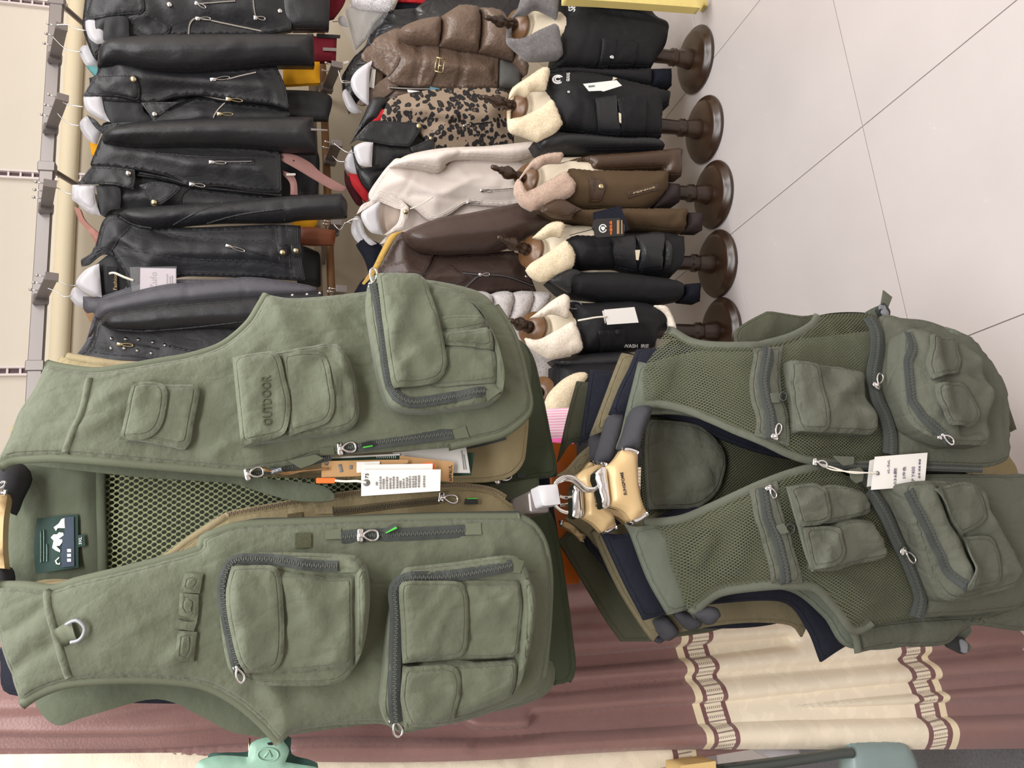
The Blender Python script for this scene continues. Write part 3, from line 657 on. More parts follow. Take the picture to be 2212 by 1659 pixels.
zipper(FA, Z4('1150,1330 1138,1150 1142,900 1150,700 1138,560 1160,500 1240,466 1400,462 1600,438 1840,390'), q2.h, q2.ob, .019)
pull(FA, Z4('1136,1300')[0], Z4('1158,1400')[0], q2.h, q2.ob, w=.013)
slab('zip_stop', FA, Z4('1838,340 1915,365 1890,440 1840,430'), q2.h, .0015, OLIVE_B, q2.ob)
# slit zip, patches, velcro
zipper(FA, Z4('820,226 930,214 1240,204 1560,186'), pl.h, VA, .021)
pull(FA, Z4('915,214')[0], Z4('1040,214')[0], pl.h, VA, w=.016)
slab('rubber_tab', FA, Z4('1070,180 1140,135 1155,160 1085,200'), pl.h, .004, M('grey_rubber', (70, 74, 70), .6, .3, (), None, .03), VA, .005)
slab('rubber_tab', FA, Z4('1085,195 1148,158 1156,170 1090,200'), pl.h, .0015, LIME, VA, .009)
slab('zip_stop', FA, Z4('725,182 820,170 820,232 725,236'), pl.h, .0014, OLIVE_B, VA)
slab('zip_stop', FA, Z4('1560,142 1655,136 1660,206 1562,208'), pl.h, .0014, OLIVE_B, VA)
slab('hook_patch', FA, Z4('545,198 642,194 642,284 548,290'), pl.h, .0016, M('hook_patch', (84, 86, 68), .95, .1, ((900, .9),), None, .2, vs=200), VA)
zipper(FA, Z4('222,150 330,132 560,126 850,116 1240,100 1640,90 1885,86'), pl.top(-.014), VA, .012)
# D ring on a loop
strip('loop_strap', FA, Z2('440,690 500,650 560,628'), pl.h, .02, .004, OLIVE_B, VA, lift=.003)
ab = line_ab(FA, Z2('505,585 580,552 640,600 636,655 600,700 540,716'), pl.h); m = MB()
m.tube(smooth3(FA.w(ab, pl.h(ab) + .008), 3), .0018, 8); m.build('d_ring', M('grey_ring', (150, 152, 158), .35, .5, (), None, 0), VA)
# four-loop band
for q in ('1378,200! 1516,206! 1490,352! 1342,345!', '1342,345! 1484,360! 1470,556 1400,530 1334,515!', '1320,545! 1400,565 1474,556! 1446,636! 1298,612!', '1326,630! 1472,640! 1446,862! 1308,852!'):
    Panel('cartridge_loop', FA, Z2(q), OLIVE, VA, lambda ab: pl.h(ab) + .004, .0035, .02, .005, ((.0012, .02),), [], .006)

# ------------------------------------------------------------------ swing tags tied to the olive vest
def card(name, fr, pts, h, label, mat=None, group=None, th=.0006):
    p = Panel(name, fr, [(q[0], q[1], True) for q in pts], mat or PAPER, None, h, 0., .01, th, res=.03)
    tag(p.ob, label, 'tag', group); return p
TG = 'swing tags tied to the olive vest'
c = card('swing_tag', FA, ZT('808,135 1378,82 1412,292 1150,290'), .028, 'pale grey swing tag, rightmost of the tags on the olive vest', PAPER_G, TG)
for i, x in enumerate((1345, 1362)): strip('print_line', FA, ZT('%d,%d %d,%d' % (x, 120+i*30, x+18, 265)), c.h, .0012, .0002, INK_G, c.ob, lift=.0004)
c = card('swing_tag', FA, ZT('1150,138 1445,133 1420,310 1150,318'), .02, 'dark green swing tag edge behind the pale grey tag', TAGGREEN, TG)
c = card('swing_tag', FA, ZT('280,176 868,148 868,182 290,215'), .03, 'dark green swing tag with white edge above the kraft tag', TAGGREEN, TG)
strip('white_edge', FA, ZT('282,178 560,164 868,149'), c.h, .0022, .0006, PAPER, c.ob)
for x in range(690, 850, 16): strip('print_stroke', FA, ZT('%d,158 %d,178' % (x, x + 4)), c.h, .0008, .0002, INK_W, c.ob, lift=.0004)
c = card('swing_tag', FA, ZT('868,158 1285,205 1278,362 1100,340 860,320'), .036, 'kraft brown swing tag with black lettering, under the white tags', KRAFT, TG)
text('APPAUL', FA, ZT('1275,358')[0][:2], ZT('1270,232')[0][:2], c.h, 7, INK, c.ob)
c = card('swing_tag', FA, ZT('268,200 700,190 935,190 930,216 700,260 560,316 265,326'), .042, 'kraft brown swing tag nearest the orange tag pin', KRAFT, TG)
for (a, b) in (((300, 232), (308, 205)), ((420, 284), (405, 226)), ((492, 262), (490, 232))): strip('print_line', FA, ZT('%d,%d %d,%d' % (*a, *b)), c.h, .004, .0002, INK_G, c.ob, lift=.0004)
c = card('swing_tag', FA, ZT('536,206 715,202 715,284 536,290'), .044, 'small white sticker tag on the kraft tag', PAPER, TG)
c = card('swing_tag', FA, ZT('1010,222 1110,206 1148,235 1140,270 1010,280'), .046, 'orange and white tag corner between white and kraft tags', ORANGE, TG)
c = card('swing_tag', FA, ZT('572,228 1122,220 1122,300 572,320'), .05, 'blank white swing tag behind the printed white tag', PAPER, TG)
c = card('swing_tag', FA, ZT('572,268 1185,264 1180,430 572,470'), .055, 'white swing tag with rows of small print on the olive vest', PAPER, TG)
r9 = np.random.default_rng(3)
for i, x in enumerate((690, 718, 742, 768, 795, 820, 848, 872, 897, 922, 945, 970, 990, 1015, 1055)):
    L = r9.integers(60, 110) if i else 60; y0 = 420 - i * 1.2
    text('字号品名规格面料成分等级'[i % 9: i % 9 + 4] if False else ''.join(r9.choice(list('品名型号规格面料成分等级检验合格')) for _ in range(5)), FA, ZT('%d,%d' % (x + 8, y0 - (32 if i == 0 else 0)))[0][:2], ZT('%d,%d' % (x + 8, y0 - L))[0][:2], c.h, 4.6, INK_G, c.ob)
text('75', FA, ZT('625,335')[0][:2], ZT('628,296')[0][:2], c.h, 7, INK, c.ob)
m = MB(); ab = FA.px([ZT('612,366')[0][:2]], .056); m.lathe([(.0042, 0), (.0042, .0006), (.002, .0007)], FA.w(ab, .0552)[0], FA.n, 14); m.build('eyelet', INK_G, c.ob)
pin = Panel('tag_pin', FA, ZT('226,330! 372,330! 366,370! 224,368!'), ORANGE, None, .046, .004, .006, .004, res=.01); tag(pin.ob, 'orange plastic tag pin on a white cord beside the white tag', 'tag pin')
m = cord('white_string', FA, ZT('370,350 450,356 540,354 612,366'), (.048, .05, .054, .058), .0016, STRING); tag(m, 'white twisted cord from the orange pin to the white tag', 'cord')
m = cord('brown_twine', FA, ZT('-180,262 -60,285 60,284 180,264 320,256'), (.062, .05, .046, .044, .045), .0011, TWINE); tag(m, 'brown twine tying the kraft tag to the zip pull', 'cord')
m = cord('brown_twine', FA, ZT('-180,268 0,300 120,276 320,258'), (.062, .046, .046, .045), .0011, TWINE); tag(m, 'second brown twine strand looping to the kraft tag', 'cord')

# ------------------------------------------------------------------ vests hanging behind the olive one
def simple_vest(name, label, fr, mat, pieces, base, group=None, bind=None, wr=((.003, .06), (.001, .02)), folds=(), binds=(), res=.011):
    t = thing(name, label, 'vest', fr.o, group); out = []
    for nm, pts, dh in pieces:
        out.append(Panel(nm, fr, pts, mat, t, (lambda d: (lambda ab: base(ab) + d))(dh), .01, .03, .005, wr, folds, res))
    for i, pts in binds: strip('binding', fr, pts, out[i].top(-.003), .011, .004, bind or mat, t)
    return t, out
FK = Frame((.13, YA + .055, 1.06))
VK, pk = simple_vest('khaki_vest', 'khaki brown vest with zipped front edge hanging behind the olive vest', FK, KHAKI, [
    ('front_panel', I('20,930 110,870 125,775 140,768 180,775 260,787 340,790 470,760 600,660 800,640 1000,700 1110,800 1140,880 1138,960 1128,1005 1090,1035 1010,1043 900,1040 760,1035 600,1030 430,1025 260,1010 120,1000'), 0),
    ('front_panel', I('60,1270 230,1253 340,1215 420,1160 494,1113 640,1086 790,1064 1000,1052 1060,1060 1100,1085 1140,1110 1150,1180 1150,1300 1120,1420 900,1500 600,1520 400,1460 200,1450 80,1480'), 0)],
    lambda ab: bodyA(ab) - .02, binds=[(0, I('140,769 180,776 260,788 340,791')), (1, I('60,1271 230,1254 340,1216 420,1161 494,1114'))], bind=KHAKI_B)
zipper(FK, I('494,1111 640,1084 790,1062 900,1054 1000,1050 1060,1058 1092,1075'), pk[1].h, VK, .01, tape=KHAKI_B, tm=M('brown_zip_teeth', (120, 104, 84), .5, .4, (), None, .05))
zipper(FK, ZT('356,590 500,578 760,545 1000,520 1170,502'), pk[1].h, VK, .014, tape=M('brown_zip_tape', (96, 86, 66), .8, .2, (), None, .05), tm=M('umber_zip_teeth', (84, 76, 62), .5, .4, (), None, .05))
pull(FK, ZT('1165,480')[0], ZT('1308,505')[0], pk[1].h, VK, w=.014)
slab('rubber_tab', FK, ZT('1375,490 1470,488 1475,530 1372,530'), pk[1].h, .004, RUBBER, VK, .004); slab('rubber_tab', FK, ZT('1390,486 1470,484 1470,492 1390,493'), pk[1].h, .002, LIME, VK, .007)
slab('zip_stop', FK, ZT('215,560 350,545 352,605 215,610'), pk[1].h, .0014, KHAKI_B, VK)
slab('hook_patch', FK, Z4('500,85 590,70 590,110 500,125'), pk[1].h, .0014, M('khaki_patch', (104, 94, 70), .95, .1, ((900, .9),), None, .2), VK)
zipper(FK, ZT('1240,100 1420,72 1560,40 1680,8'), pk[0].h, VK, .014)
pull(FK, ZT('1590,350')[0], ZT('1722,308')[0], -.0, VK, w=.015)
slab('rubber_tab', FK, ZT('1772,296 1838,292 1838,328 1775,330'), -.0, .004, RUBBER, VK)
FB = Frame((.13, YA + .12, 1.02))
VB, pb = simple_vest('bottle_green_vest', 'dark bottle green quilted vest hanging behind the khaki vest', FB, BOTTLE, [
    ('front_panel', I('120,880 160,810 420,800 700,700 1000,690 1115,730 1150,765 1170,840 1190,940 1202,1020 1165,1030 1060,1046 800,1060 700,1066 560,1040 300,1020 130,985'), 0),
    ('front_panel', I('60,1260 400,1180 640,1110 800,1092 1010,1090 1140,1075 1165,1082 1192,1130 1215,1250 1232,1380 1238,1440 1228,1472 1190,1482 1140,1500 900,1530 600,1530 300,1460 100,1470'), 0)],
    lambda ab: bodyA(ab) - .02, folds=[(I('1110,760 1140,880 1165,1030'), -.003, .005), (I('1140,760 1165,900 1182,1025'), -.003, .005)])
zipper(FB, I('1202,1022 1185,1026 1150,1030'), pb[0].top(-.01), VB, .012)
strip('binding', FB, I('1142,1076 1166,1084 1192,1132 1214,1250 1231,1380 1237,1440 1226,1472'), pb[1].top(-.003), .01, .004, BOTTLE, VB)
FN = Frame((.13, YA + .165, 1.0))
simple_vest('navy_vest', 'dark navy vest, just its hem showing behind the bottle green vest', FN, NAVY, [('front_panel', I('300,860 500,780 1100,760 1165,860 1185,1000 1190,1060 1205,1150 1222,1260 1228,1380 1200,1460 900,1520 500,1520 20,1500 0,1430 4,1390 60,1300 300,1200'), 0)], lambda ab: bodyA(ab) - .03)
FS = Frame((.13, YA + .11, 1.06))
def backs(ab): return .02 * (1 - (ab[:, 0] / .3) ** 2)
VO, po = simple_vest('olive_vest', 'second olive vest whose back shows through the front vest armhole', FS, OLIVE, [('back_panel', I('300,1400 330,1500 376,1516 434,1545 500,1577 560,1592 620,1588 800,1565 1000,1548 1140,1520 1195,1480 1180,1420 900,1400 600,1380'), 0)], backs,
   folds=[(I('380,1500 460,1530 520,1575'), -.004, .005)])
# hanger carrying the olive vest
HG = thing('padded_hanger', 'gold hanger with black padded arms inside the olive vest neck', 'hanger', FA.w([[0, .63]], -.03)[0])
bp = [FA.w(FA.px([p], -.04), -.04)[0] for p in ((-14, 1012), (6, 1030), (20, 1052), (16, 1075))]
Panel('padded_arm', FA, I('-20,995 10,990 45,1000 60,1030 40,1075 25,1110 10,1090 -20,1060'), FOAM, HG, -.055, .02, .025, .02, res=.01)
Panel('padded_arm', FA, I('-20,1225 15,1225 22,1262 10,1340 -20,1345'), FOAM, HG, -.055, .02, .02, .02, res=.01)
Panel('gold_body', FA, I('-20,1066! 14,1066 8,1120 6,1180 10,1228! -20,1226!'), GOLD, HG, -.03, .01, .014, .02, res=.01)
strip('end_ring', FA, I('-6,1062 14,1064'), -.022, .008, .003, CHROME, HG)
pull(FA, (2, 1062), (12, 1042), -.02, HG, w=.006, name='screw')

# ------------------------------------------------------------------ curtain beside the vests
YC = 1.25
FC = Frame((-.2, YC, 0))
zb = [at_y(x, y, YC)[2] for x, y in ((1519, 1500), (1592, 1500), (1990, 1460), (2057, 1460))]
def curtain_mat(name, seq, pc=(146, 110, 106), cc=(236, 224, 202)):
    k = NT(name); b = k.b; uv = k.n('UVMap').outputs[0]; sx = k.n('SeparateXYZ'); k.l(uv, sx.inputs[0]); v = sx.outputs[1]
    nn = k.n('TexNoise'); nn.inputs['Scale'].default_value = 60; k.l(uv, nn.inputs['Vector'])
    pur = k.mix(nn.outputs[0], lin(tuple(.92 * a for a in pc)), lin(pc)); n3 = k.n('TexNoise'); n3.inputs['Scale'].default_value = 38; n3.inputs['Detail'].default_value = 1; k.l(uv, n3.inputs['Vector'])
    mr = k.n('MapRange'); mr.inputs[1].default_value = .55; mr.inputs[2].default_value = .6; k.l(n3.outputs[0], mr.inputs[0])
    crm = k.mix(k.math('MULTIPLY', mr.outputs[0], .5), lin(cc), lin(tuple(min(255, a + 12) for a in cc)))
    # woven ladder border
    ru = k.math('FRACT', k.math('MULTIPLY', sx.outputs[0], 70.)); rv = k.math('FRACT', k.math('MULTIPLY', v, 260.))
    ln = k.math('LESS_THAN', ru, .16); ds = k.math('MULTIPLY', k.math('GREATER_THAN', rv, .5), k.math('LESS_THAN', k.math('ABSOLUTE', k.math('SUBTRACT', ru, .55)), .14))
    lad = k.mix(k.math('MULTIPLY', k.math('MAXIMUM', ln, ds), .75), lin(cc), lin((96, 66, 66)))
    drk = k.mix(0., lin((122, 84, 84)), (0, 0, 0)); bright = k.mix(0., lin((236, 222, 190)), (0, 0, 0))
    src = dict(p=pur, c=crm, l=lad, d=drk, b=bright); col = src[seq[0][1]]
    for z, m in seq[1:]: col = k.mix(k.math('LESS_THAN', v, z), col, src[m])
    k.l(col, b.inputs['Base Color']); b.inputs['Roughness'].default_value = .38; b.inputs['Specular IOR Level'].default_value = .5
    b.inputs['Sheen Weight'].default_value = .2
    bp = k.n('Bump'); bp.inputs['Distance'].default_value = .001; bp.inputs['Strength'].default_value = .4; n4 = k.n('TexNoise'); n4.inputs['Scale'].default_value = 300; k.l(uv, n4.inputs['Vector']); k.l(n4.outputs[0], bp.inputs['Height']); k.l(bp.outputs[0], b.inputs['Normal'])
    return k.m
def lerp(a, b, t): return a + (b - a) * t
a0, a1, b0, b1 = zb
SEQ = [(9, 'p'), (a0, 'b'), (lerp(a0, a1, .22), 'd'), (lerp(a0, a1, .35), 'l'), (lerp(a0, a1, .86), 'd'), (a1, 'c'), (b0, 'd'), (lerp(b0, b1, .16), 'l'), (lerp(b0, b1, .62), 'd'), (lerp(b0, b1, .78), 'b'), (b1, 'p')]
CURT = curtain_mat('banded_satin', SEQ)
c2 = [at_y(x, y, YC + .05)[2] for x, y in ((1450, 1630), (1500, 1622))]
CURT2 = curtain_mat('banded_satin_back', [(9, 'c'), (c2[0], 'd'), (lerp(*c2, .22), 'l'), (lerp(*c2, .8), 'b'), (c2[1], 'p')])
cbase = lambda ab: -.03 - .35 * np.maximum(0, ab[:, 0] + .06)
cu = Panel('curtain', FC, I('-60,1652! 200,1648 430,1638 700,1646 1000,1644 1300,1626 1500,1619 2000,1619 2300,1616! 2300,1250! 1800,1050 1240,1000! -60,1150!'), CURT, None, cbase, .002, .01, .002, ((.003, .13),), [
    (I('1150,1480 1250,1455 1500,1438 1750,1405 2100,1380 2260,1370'), .018, .026), (I('600,1500 1150,1545 1350,1518 1550,1497 1750,1474 2010,1446 2260,1415'), .016, .028), (I('900,1560 1150,1566 1350,1552 1540,1541 1925,1512 2260,1485'), .013, .012),
    (I('-60,1628 200,1627 450,1618 650,1604 1000,1602 1150,1594 1530,1588 1955,1576 2260,1570'), .018, .026), (I('-60,1568 150,1560 330,1552 450,1538 620,1530'), .016, .028), (I('-60,1515 200,1505 400,1480'), .03, .016),
    (I('-60,1604 300,1605 520,1592 700,1582 1000,1584 1180,1576 1510,1552 1700,1543 1925,1538 2260,1528'), -.044, .0095), (I('1000,1500 1150,1494 1242,1486 1503,1464 1600,1456 1984,1424 2260,1398'), -.022, .009), (I('1150,1556 1300,1545 1540,1530 1600,1524 1925,1490 2260,1462'), -.04, .009), (I('620,1560 760,1568 1000,1575'), -.04, .009), (I('640,1598 800,1594 1000,1600'), .01, .012),
    (I('1050,1400 1400,1375 1700,1352 2000,1330'), .03, .022), (I('1050,1440 1250,1430 1450,1412 1700,1385'), -.04, .01), (I('1050,1330 1500,1300'), .035, .03), (I('1050,1240 1500,1220'), .035, .03)], .0078)
tag(cu.ob, 'mauve satin curtain with cream patterned bands beside the vests', 'curtain')
cu2 = Panel('curtain', Frame((-.2, YC + .05, 0)), I('-60,1630! 430,1626 800,1630 1150,1625 1480,1606 1640,1616! 1500,1640 1420,1660 1200,1700! -60,1740!'), CURT2, None, lambda ab: .006 * np.sin(ab[:, 0] * 40), .002, .01, .002, ((.003, .09),), [(I('-60,1660 500,1665 1100,1650'), .012, .02)], .013)
tag(cu2.ob, 'cream curtain edge with narrow band, behind the mauve curtain at the picture edge', 'curtain')

# mint bulldog clip
ZC = zm(400, 1540, 600/2212); FCL = Frame(at_y(575, 1620, 1.13), 0)
BC = thing('bulldog_clip', 'mint green metal bulldog clip below the olive vest armhole', 'clip', FCL.o)
fp = Panel('front_plate', FCL, ZC('500,352! 505,295 528,240 600,205 690,186 755,196 795,240 828,300 798,392! 920,412 1062,440 1150,520! 60,520! 92,420 118,382 250,342 380,342'), MINT, BC, .02, .006, .012, .004, ((.0006, .02),), [], .005)
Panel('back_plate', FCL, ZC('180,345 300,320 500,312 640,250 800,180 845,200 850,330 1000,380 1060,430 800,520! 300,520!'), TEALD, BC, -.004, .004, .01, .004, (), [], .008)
P = [fp.fr.w(fp.fr.px([(ZC('%f,%f' % (660 + 83 * math.cos(t), 333 + 52 * math.sin(t)))[0][:2])], .027), .027)[0] for t in np.linspace(0, math.tau, 28, False)]
MB().tube(P, .0011, 6, 0, True).build('oval_emblem', MINT, BC)
P = [FCL.w(FCL.px([q[:2] for q in ZC('625,355 668,302 688,352')], .0268), .0268)]; MB().tube(P[0], .0014, 6).build('emblem_stroke', MINT, BC)
slab('plate_hole', FCL, ZC('652,240 690,232 718,244 690,258 662,256'), fp.h, .0004, INK, BC)
P = FCL.w(FCL.px([q[:2] for q in ZC('512,200 508,290 503,350')], .004), .004); MB().tube(P, .0014, 6).build('spring_wire', BRASS, BC)

# ------------------------------------------------------------------ moss mesh vest on the lower rail
Z5 = zm(1150, 740, 550/1984); Z6 = zm(1150, 1150, 600/1956); Z7 = zm(1600, 620, 612/2207); Z8 = zm(1600, 1040, 612/1640); ZH = zm(1160, 960, 260/1961)
YB = .965
FM = Frame((.13, YB, .2))
def bodyB(ab): return .06 * (1 - np.clip(np.abs(ab[:, 0]) / .33, 0, 1) ** 2) - 1.2 * np.maximum(0, ab[:, 1] - .56) ** 1.6
VM = thing('mesh_vest', 'moss green mesh fishing vest with cargo pockets, front of the lower rail', 'vest', FM.o)
WM = ((.0035, .07), (.0014, .025))
MR = Z5('790,500! 800,450 870,200 960,60') + I('1427,735 1440,711! 1452,711 1501,737 1557,744 1629,745') + Z7('200,440 400,380 560,290 612,218! 760,206 960,206 1080,240 1070,480 1040,700 1075,870 1135,1000 1180,1150 1180,1310! 900,1370 540,1362') + Z5('1984,862 1800,770 1600,682 1400,590 1150,508 960,482')
mr_ = Panel('mesh_front', FM, MR, MESH_M, VM, bodyB, .008, .03, .0012, WM, [(Z5('830,450 960,250 1060,40'), .01, .015), (Z5('1100,60 1130,200 1180,420'), -.006, .02), (Z5('1300,40 1500,110 1700,60'), .006, .02), (Z7('700,250 900,330 1000,460'), .006, .03), (Z7('420,1240 640,1220 760,1150'), .006, .016)], .008)
ml_ = Panel('mesh_front', FM, Z5('1984,1035 1800,1110 1600,1200 1400,1290 1150,1390 850,1420!') + Z6('790,0 830,120 970,330 1120,585! 1260,450 1400,402 1700,370') + Z8('300,600 440,620 560,740 640,850 760,830 1010,790! 1045,690 1020,600 960,450 900,330 830,180 750,60 560,-60 400,-82'), MESH_M, VM, bodyB, .008, .03, .0012, WM, [(Z6('1000,330 1100,200 1180,60'), .008, .014), (Z6('1150,560 1200,420 1400,330'), .006, .016), (Z8('480,640 640,720 800,720'), .006, .02), (Z8('420,540 520,600 700,680'), .005, .018)], .008)
for s_, pn in ((MR, mr_),): pass
def bandp(pts, wd=.02, base=None, ht=.003): return strip('binding', FM, pts, base or mr_.top(-.002), wd, ht, MOSS_B, VM)
bandp(Z5('795,492 960,474 1150,500 1400,582 1600,674 1800,762 1984,854') + I('1750,993 1850,1002 2000,1004'), .013)
bandp(I('1441,713 1452,715 1501,741 1557,748 1629,748') + Z7('200,446 400,388 560,298 606,226'), .014)
bandp(Z5('855,1412 1150,1382 1400,1284 1600,1192 1800,1102 1984,1032') + I('1750,1012 1800,1004'), .013, ml_.top(-.002))
bandp(Z6('1120,580 1260,446 1400,396 1700,364') + Z8('300,596 440,614 560,734 640,850 720,840 752,815'), .015, ml_.top(-.002))
# solid lower fronts
sr = Panel('front_panel', FM, Z7('1080,236 1280,236 1500,270 1770,380 1900,520 2030,720 2085,900 2092,1150 2095,1290 2060,1355 1900,1405 1450,1395 880,1385 900,1365 1178,1312! 1180,1150 1135,1000 1075,870 1040,700 1070,480'), MOSS, VM, bodyB, .012, .03, .004, WM, [(Z7('1090,560 1200,480 1240,340'), .006, .02), (Z7('1150,620 1220,800 1260,1000'), .006, .03), (Z7('1280,236 1400,300 1640,340'), -.005, .015), (Z7('1210,440 1190,660 1250,900 1330,1060'), -.004, .01), (Z7('2000,900 2030,1100 2040,1250'), -.004, .005)], .0075)
slp = Panel('front_panel', FM, Z8('700,-30 830,180 900,330 960,450 1020,600 1045,690 1010,792! 1180,780 1430,760 1640,700 1700,400 1690,0 1500,-40 1000,-40'), MOSS, VM, lambda ab: bodyB(ab) - .004, .012, .03, .004, WM, [(Z8('1060,500 1100,600 1160,680'), .006, .02), (Z8('900,60 1000,300 1090,520'), .004, .02), (Z8('1200,780 1300,700 1500,690'), .006, .015)], .0075)
Panel('side_panel', FM, Z8('640,850 760,820 1010,790 1430,760 1640,700 1660,860 1330,835 1180,945 850,960 680,992!'), MOSS, VM, lambda ab: bodyB(ab) - .04, .01, .03, .004, WM, [(Z8('1020,800 1000,950'), -.004, .006), (Z8('1100,800 1300,790 1430,765'), .008, .012)], .009)
strip('binding', FM, Z8('560,740 620,830 665,900 682,990'), lambda ab: bodyB(ab) - .03, .012, .004, MOSS_B, VM)
# back of the vest inside the neck
bkB = lambda ab: -.06 + .02 * (ab[:, 0] / .3) ** 2
Panel('back_mesh', FM, I('1400,880 1500,880 1760,985 1800,1000 1800,1040 1650,1060 1500,1120 1400,1140'), MESH_M, VM, bkB, .002, .02, .0012, ((.003, .06),), [], .01)
Panel('back_panel', FM, I('1395,870 1400,800 1450,735 1510,755 1640,765 1740,725 1775,680 1900,680 2000,730 2100,900 2100,1200 1900,1300 1600,1240 1530,1262 1450,1200 1390,1140'), INNER_SHADE, VM, lambda ab: bkB(ab) - .03, .004, .02, .004, ((.002, .06),), [], .014)  # dark sheet behind the mesh, the shade inside the vest put into its colour
ny = Panel('neck_yoke', FM, Z5('905,600! 1100,610 1280,640 1400,720 1480,820 1505,900 1500,1000 1450,1150 1350,1250 1250,1290 910,1300! 890,1100 880,800'), MOSS, VM, lambda ab: bkB(ab) + .012, .004, .02, .004, ((.003, .05), (.0012, .018)), [(Z5('1100,1200 1200,1120 1330,1060'), .005, .014), (Z5('1380,720 1440,900'), .004, .016)], .008)
Panel('side_back', FM, Z7('-30,330 200,190 245,190 480,225 600,215 560,300 400,390 200,450 0,470'), DARKOL, VM, lambda ab: -.03 + 0 * ab[:, 0], .004, .02, .004, ((.002, .05),), [(Z7('235,195 210,320 140,440'), .004, .01), (Z7('480,225 440,330'), .004, .008)], .01)
# chest zip bands
for pn, bandpts, zp, (a, b) in ((mr_, Z7('100,478! 330,458! 312,600 316,750 335,880 372,1000 378,1240! 120,1155! 125,1000 90,900 74,750'), Z7('212,474 198,600 182,750 205,880 236,1000 244,1185'), Z7('245,1190 300,1070')),
                                  (ml_, Z8('50,35! 212,-6! 222,100 250,200 285,290 312,400 356,600! 176,600! 152,430 112,280 85,200'), Z8('136,40 150,130 165,210 215,330 245,440 262,592'), Z8('135,30 200,95'))):
    bp_ = Panel('zip_band', FM, bandpts, MOSS, VM, pn.top(.0015), .002, .006, .003, ((.001, .03),), [], .007)
    zipper(FM, zp, bp_.h, VM, .024, .007); pull(FM, a, b, bp_.h, VM, w=.011)
for pn, s_, r_ in ((mr_, '235,826 300,820 305,900 250,900', (318, 858)),):
    slab('loop_tab', FM, Z7(s_), pn.top(.003), .003, MOSS_B, VM)
    P = FM.w(FM.px([Z7('%f,%f' % (r_[0] + 28 * math.cos(t), r_[1] + 34 * math.sin(t)))[0][:2] for t in np.linspace(0, math.tau, 16, False)], .07), .07 + .004); MB().tube(P, .0013, 6, 0, True).build('d_ring', ZIPT, VM)
slab('loop_tab', FM, Z8('208,256 250,240 280,296 235,306'), ml_.top(.003), .003, MOSS_B, VM)
P = FM.w(FM.px([Z8('%f,%f' % (272 + 24 * math.cos(t), 276 + 28 * math.sin(t)))[0][:2] for t in np.linspace(0, math.tau, 16, False)], .06), .066); MB().tube(P, .0013, 6, 0, True).build('d_ring', ZIPT, VM)
# chest pocket with one flap (right half), double pocket (left half)
cp = pocket(FM, Z7('380,575! 580,600 700,612 900,645 948,690 975,800 1005,900 1048,1060 1022,1145 800,1140 640,1132 450,1122!'), mr_.h, VM, MOSS, .014, bulge=.008, folds=[(Z7('690,900 780,800 900,680'), .012, .014), (Z7('690,905 820,890 960,870'), -.008, .012), (Z7('700,960 860,950 1010,960'), .006, .02), (Z7('940,1000 1020,1050 1030,1130'), .006, .01), (Z7('700,680 800,740 880,700'), -.006, .016)])
flap(FM, Z7('380,574! 582,600 632,720 680,900 694,1050 678,1100 640,1132 450,1120! 400,850'), cp.h, cp.ob, MOSS, .004, folds=[(Z7('440,600 450,850 500,1110'), -.002, .004)])
for bod, fl_ in (('500,20 700,60 752,150 732,190 500,244 400,200 330,120', '270,30! 440,12 510,95 522,200 470,246 352,262!'), ('560,240 740,225 790,290 840,390 830,445 700,475 510,522 430,480', '368,266! 540,262 590,330 606,420 562,480 415,512!')):
    pk_ = pocket(FM, Z8(bod), ml_.h, VM, MOSS, .014, bulge=.008, folds=[(Z8('600,60 660,130 650,200'), .005, .01), (Z8('560,110 720,160'), -.004, .008), (Z8('680,260 780,360 820,400'), .006, .012), (Z8('620,500 720,440 800,400'), -.005, .008)])
    flap(FM, Z8(fl_), pk_.h, pk_.ob, MOSS, .005)
strip('pocket_seam', FM, Z8('285,30 320,150 352,262 390,400 432,512'), ml_.top(.004), .012, .002, MOSS_B, VM)
# waist zips
zipper(FM, Z7('1002,238 1058,350 1062,500 1032,700 1062,870 1122,1000 1162,1150 1162,1305'), lambda ab: bodyB(ab) + .0125, VM, .03, .007)
pull(FM, Z7('1040,790')[0], Z7('1074,686')[0], lambda ab: bodyB(ab) + .016, VM, w=.013)
zipper(FM, Z8('745,50 830,180 898,330 960,450 1020,600 1040,690 1014,790'), lambda ab: bodyB(ab) + .011, VM, .028, .007)
pull(FM, Z8('922,390')[0], Z8('992,468')[0], lambda ab: bodyB(ab) + .0145, VM, w=.013)
# lower cargo pockets
lp = pocket(FM, Z7('1242,400 1312,330 1420,330 1560,380 1700,420 1800,500 1872,600 1905,750 1950,930 1945,1100 1938,1175 1900,1230 1750,1228 1600,1222 1400,1122 1290,950 1240,700'), sr.h, VM, MOSS, .03, bulge=.006, er=.009, folds=[(Z7('1400,420 1440,600 1480,720 1470,800'), .012, .016), (Z7('1600,690 1720,740 1900,830'), .01, .014), (Z7('1700,640 1800,620 1830,560'), .01, .012), (Z7('1840,1030 1900,960 1920,860'), .008, .012), (Z7('1500,940 1560,1040 1640,1100'), .008, .016), (Z7('1700,1120 1850,1080 1930,1000'), -.008, .012), (Z7('1590,690 1680,660 1790,690'), -.008, .01), (Z7('1400,700 1420,850 1480,960'), .006, .014)])
zipper(FM, Z7('1314,365 1300,500 1302,620 1350,850 1400,940 1462,1030 1620,1190'), lp.h, lp.ob, .03, .007)
pull(FM, Z7('1530,1145')[0], Z7('1618,1225')[0], lp.h, lp.ob, w=.014)
flap(FM, Z7('1462,378! 1660,400 1692,480 1702,650 1600,682 1480,722! 1448,600'), lp.h, lp.ob, MOSS, .008)
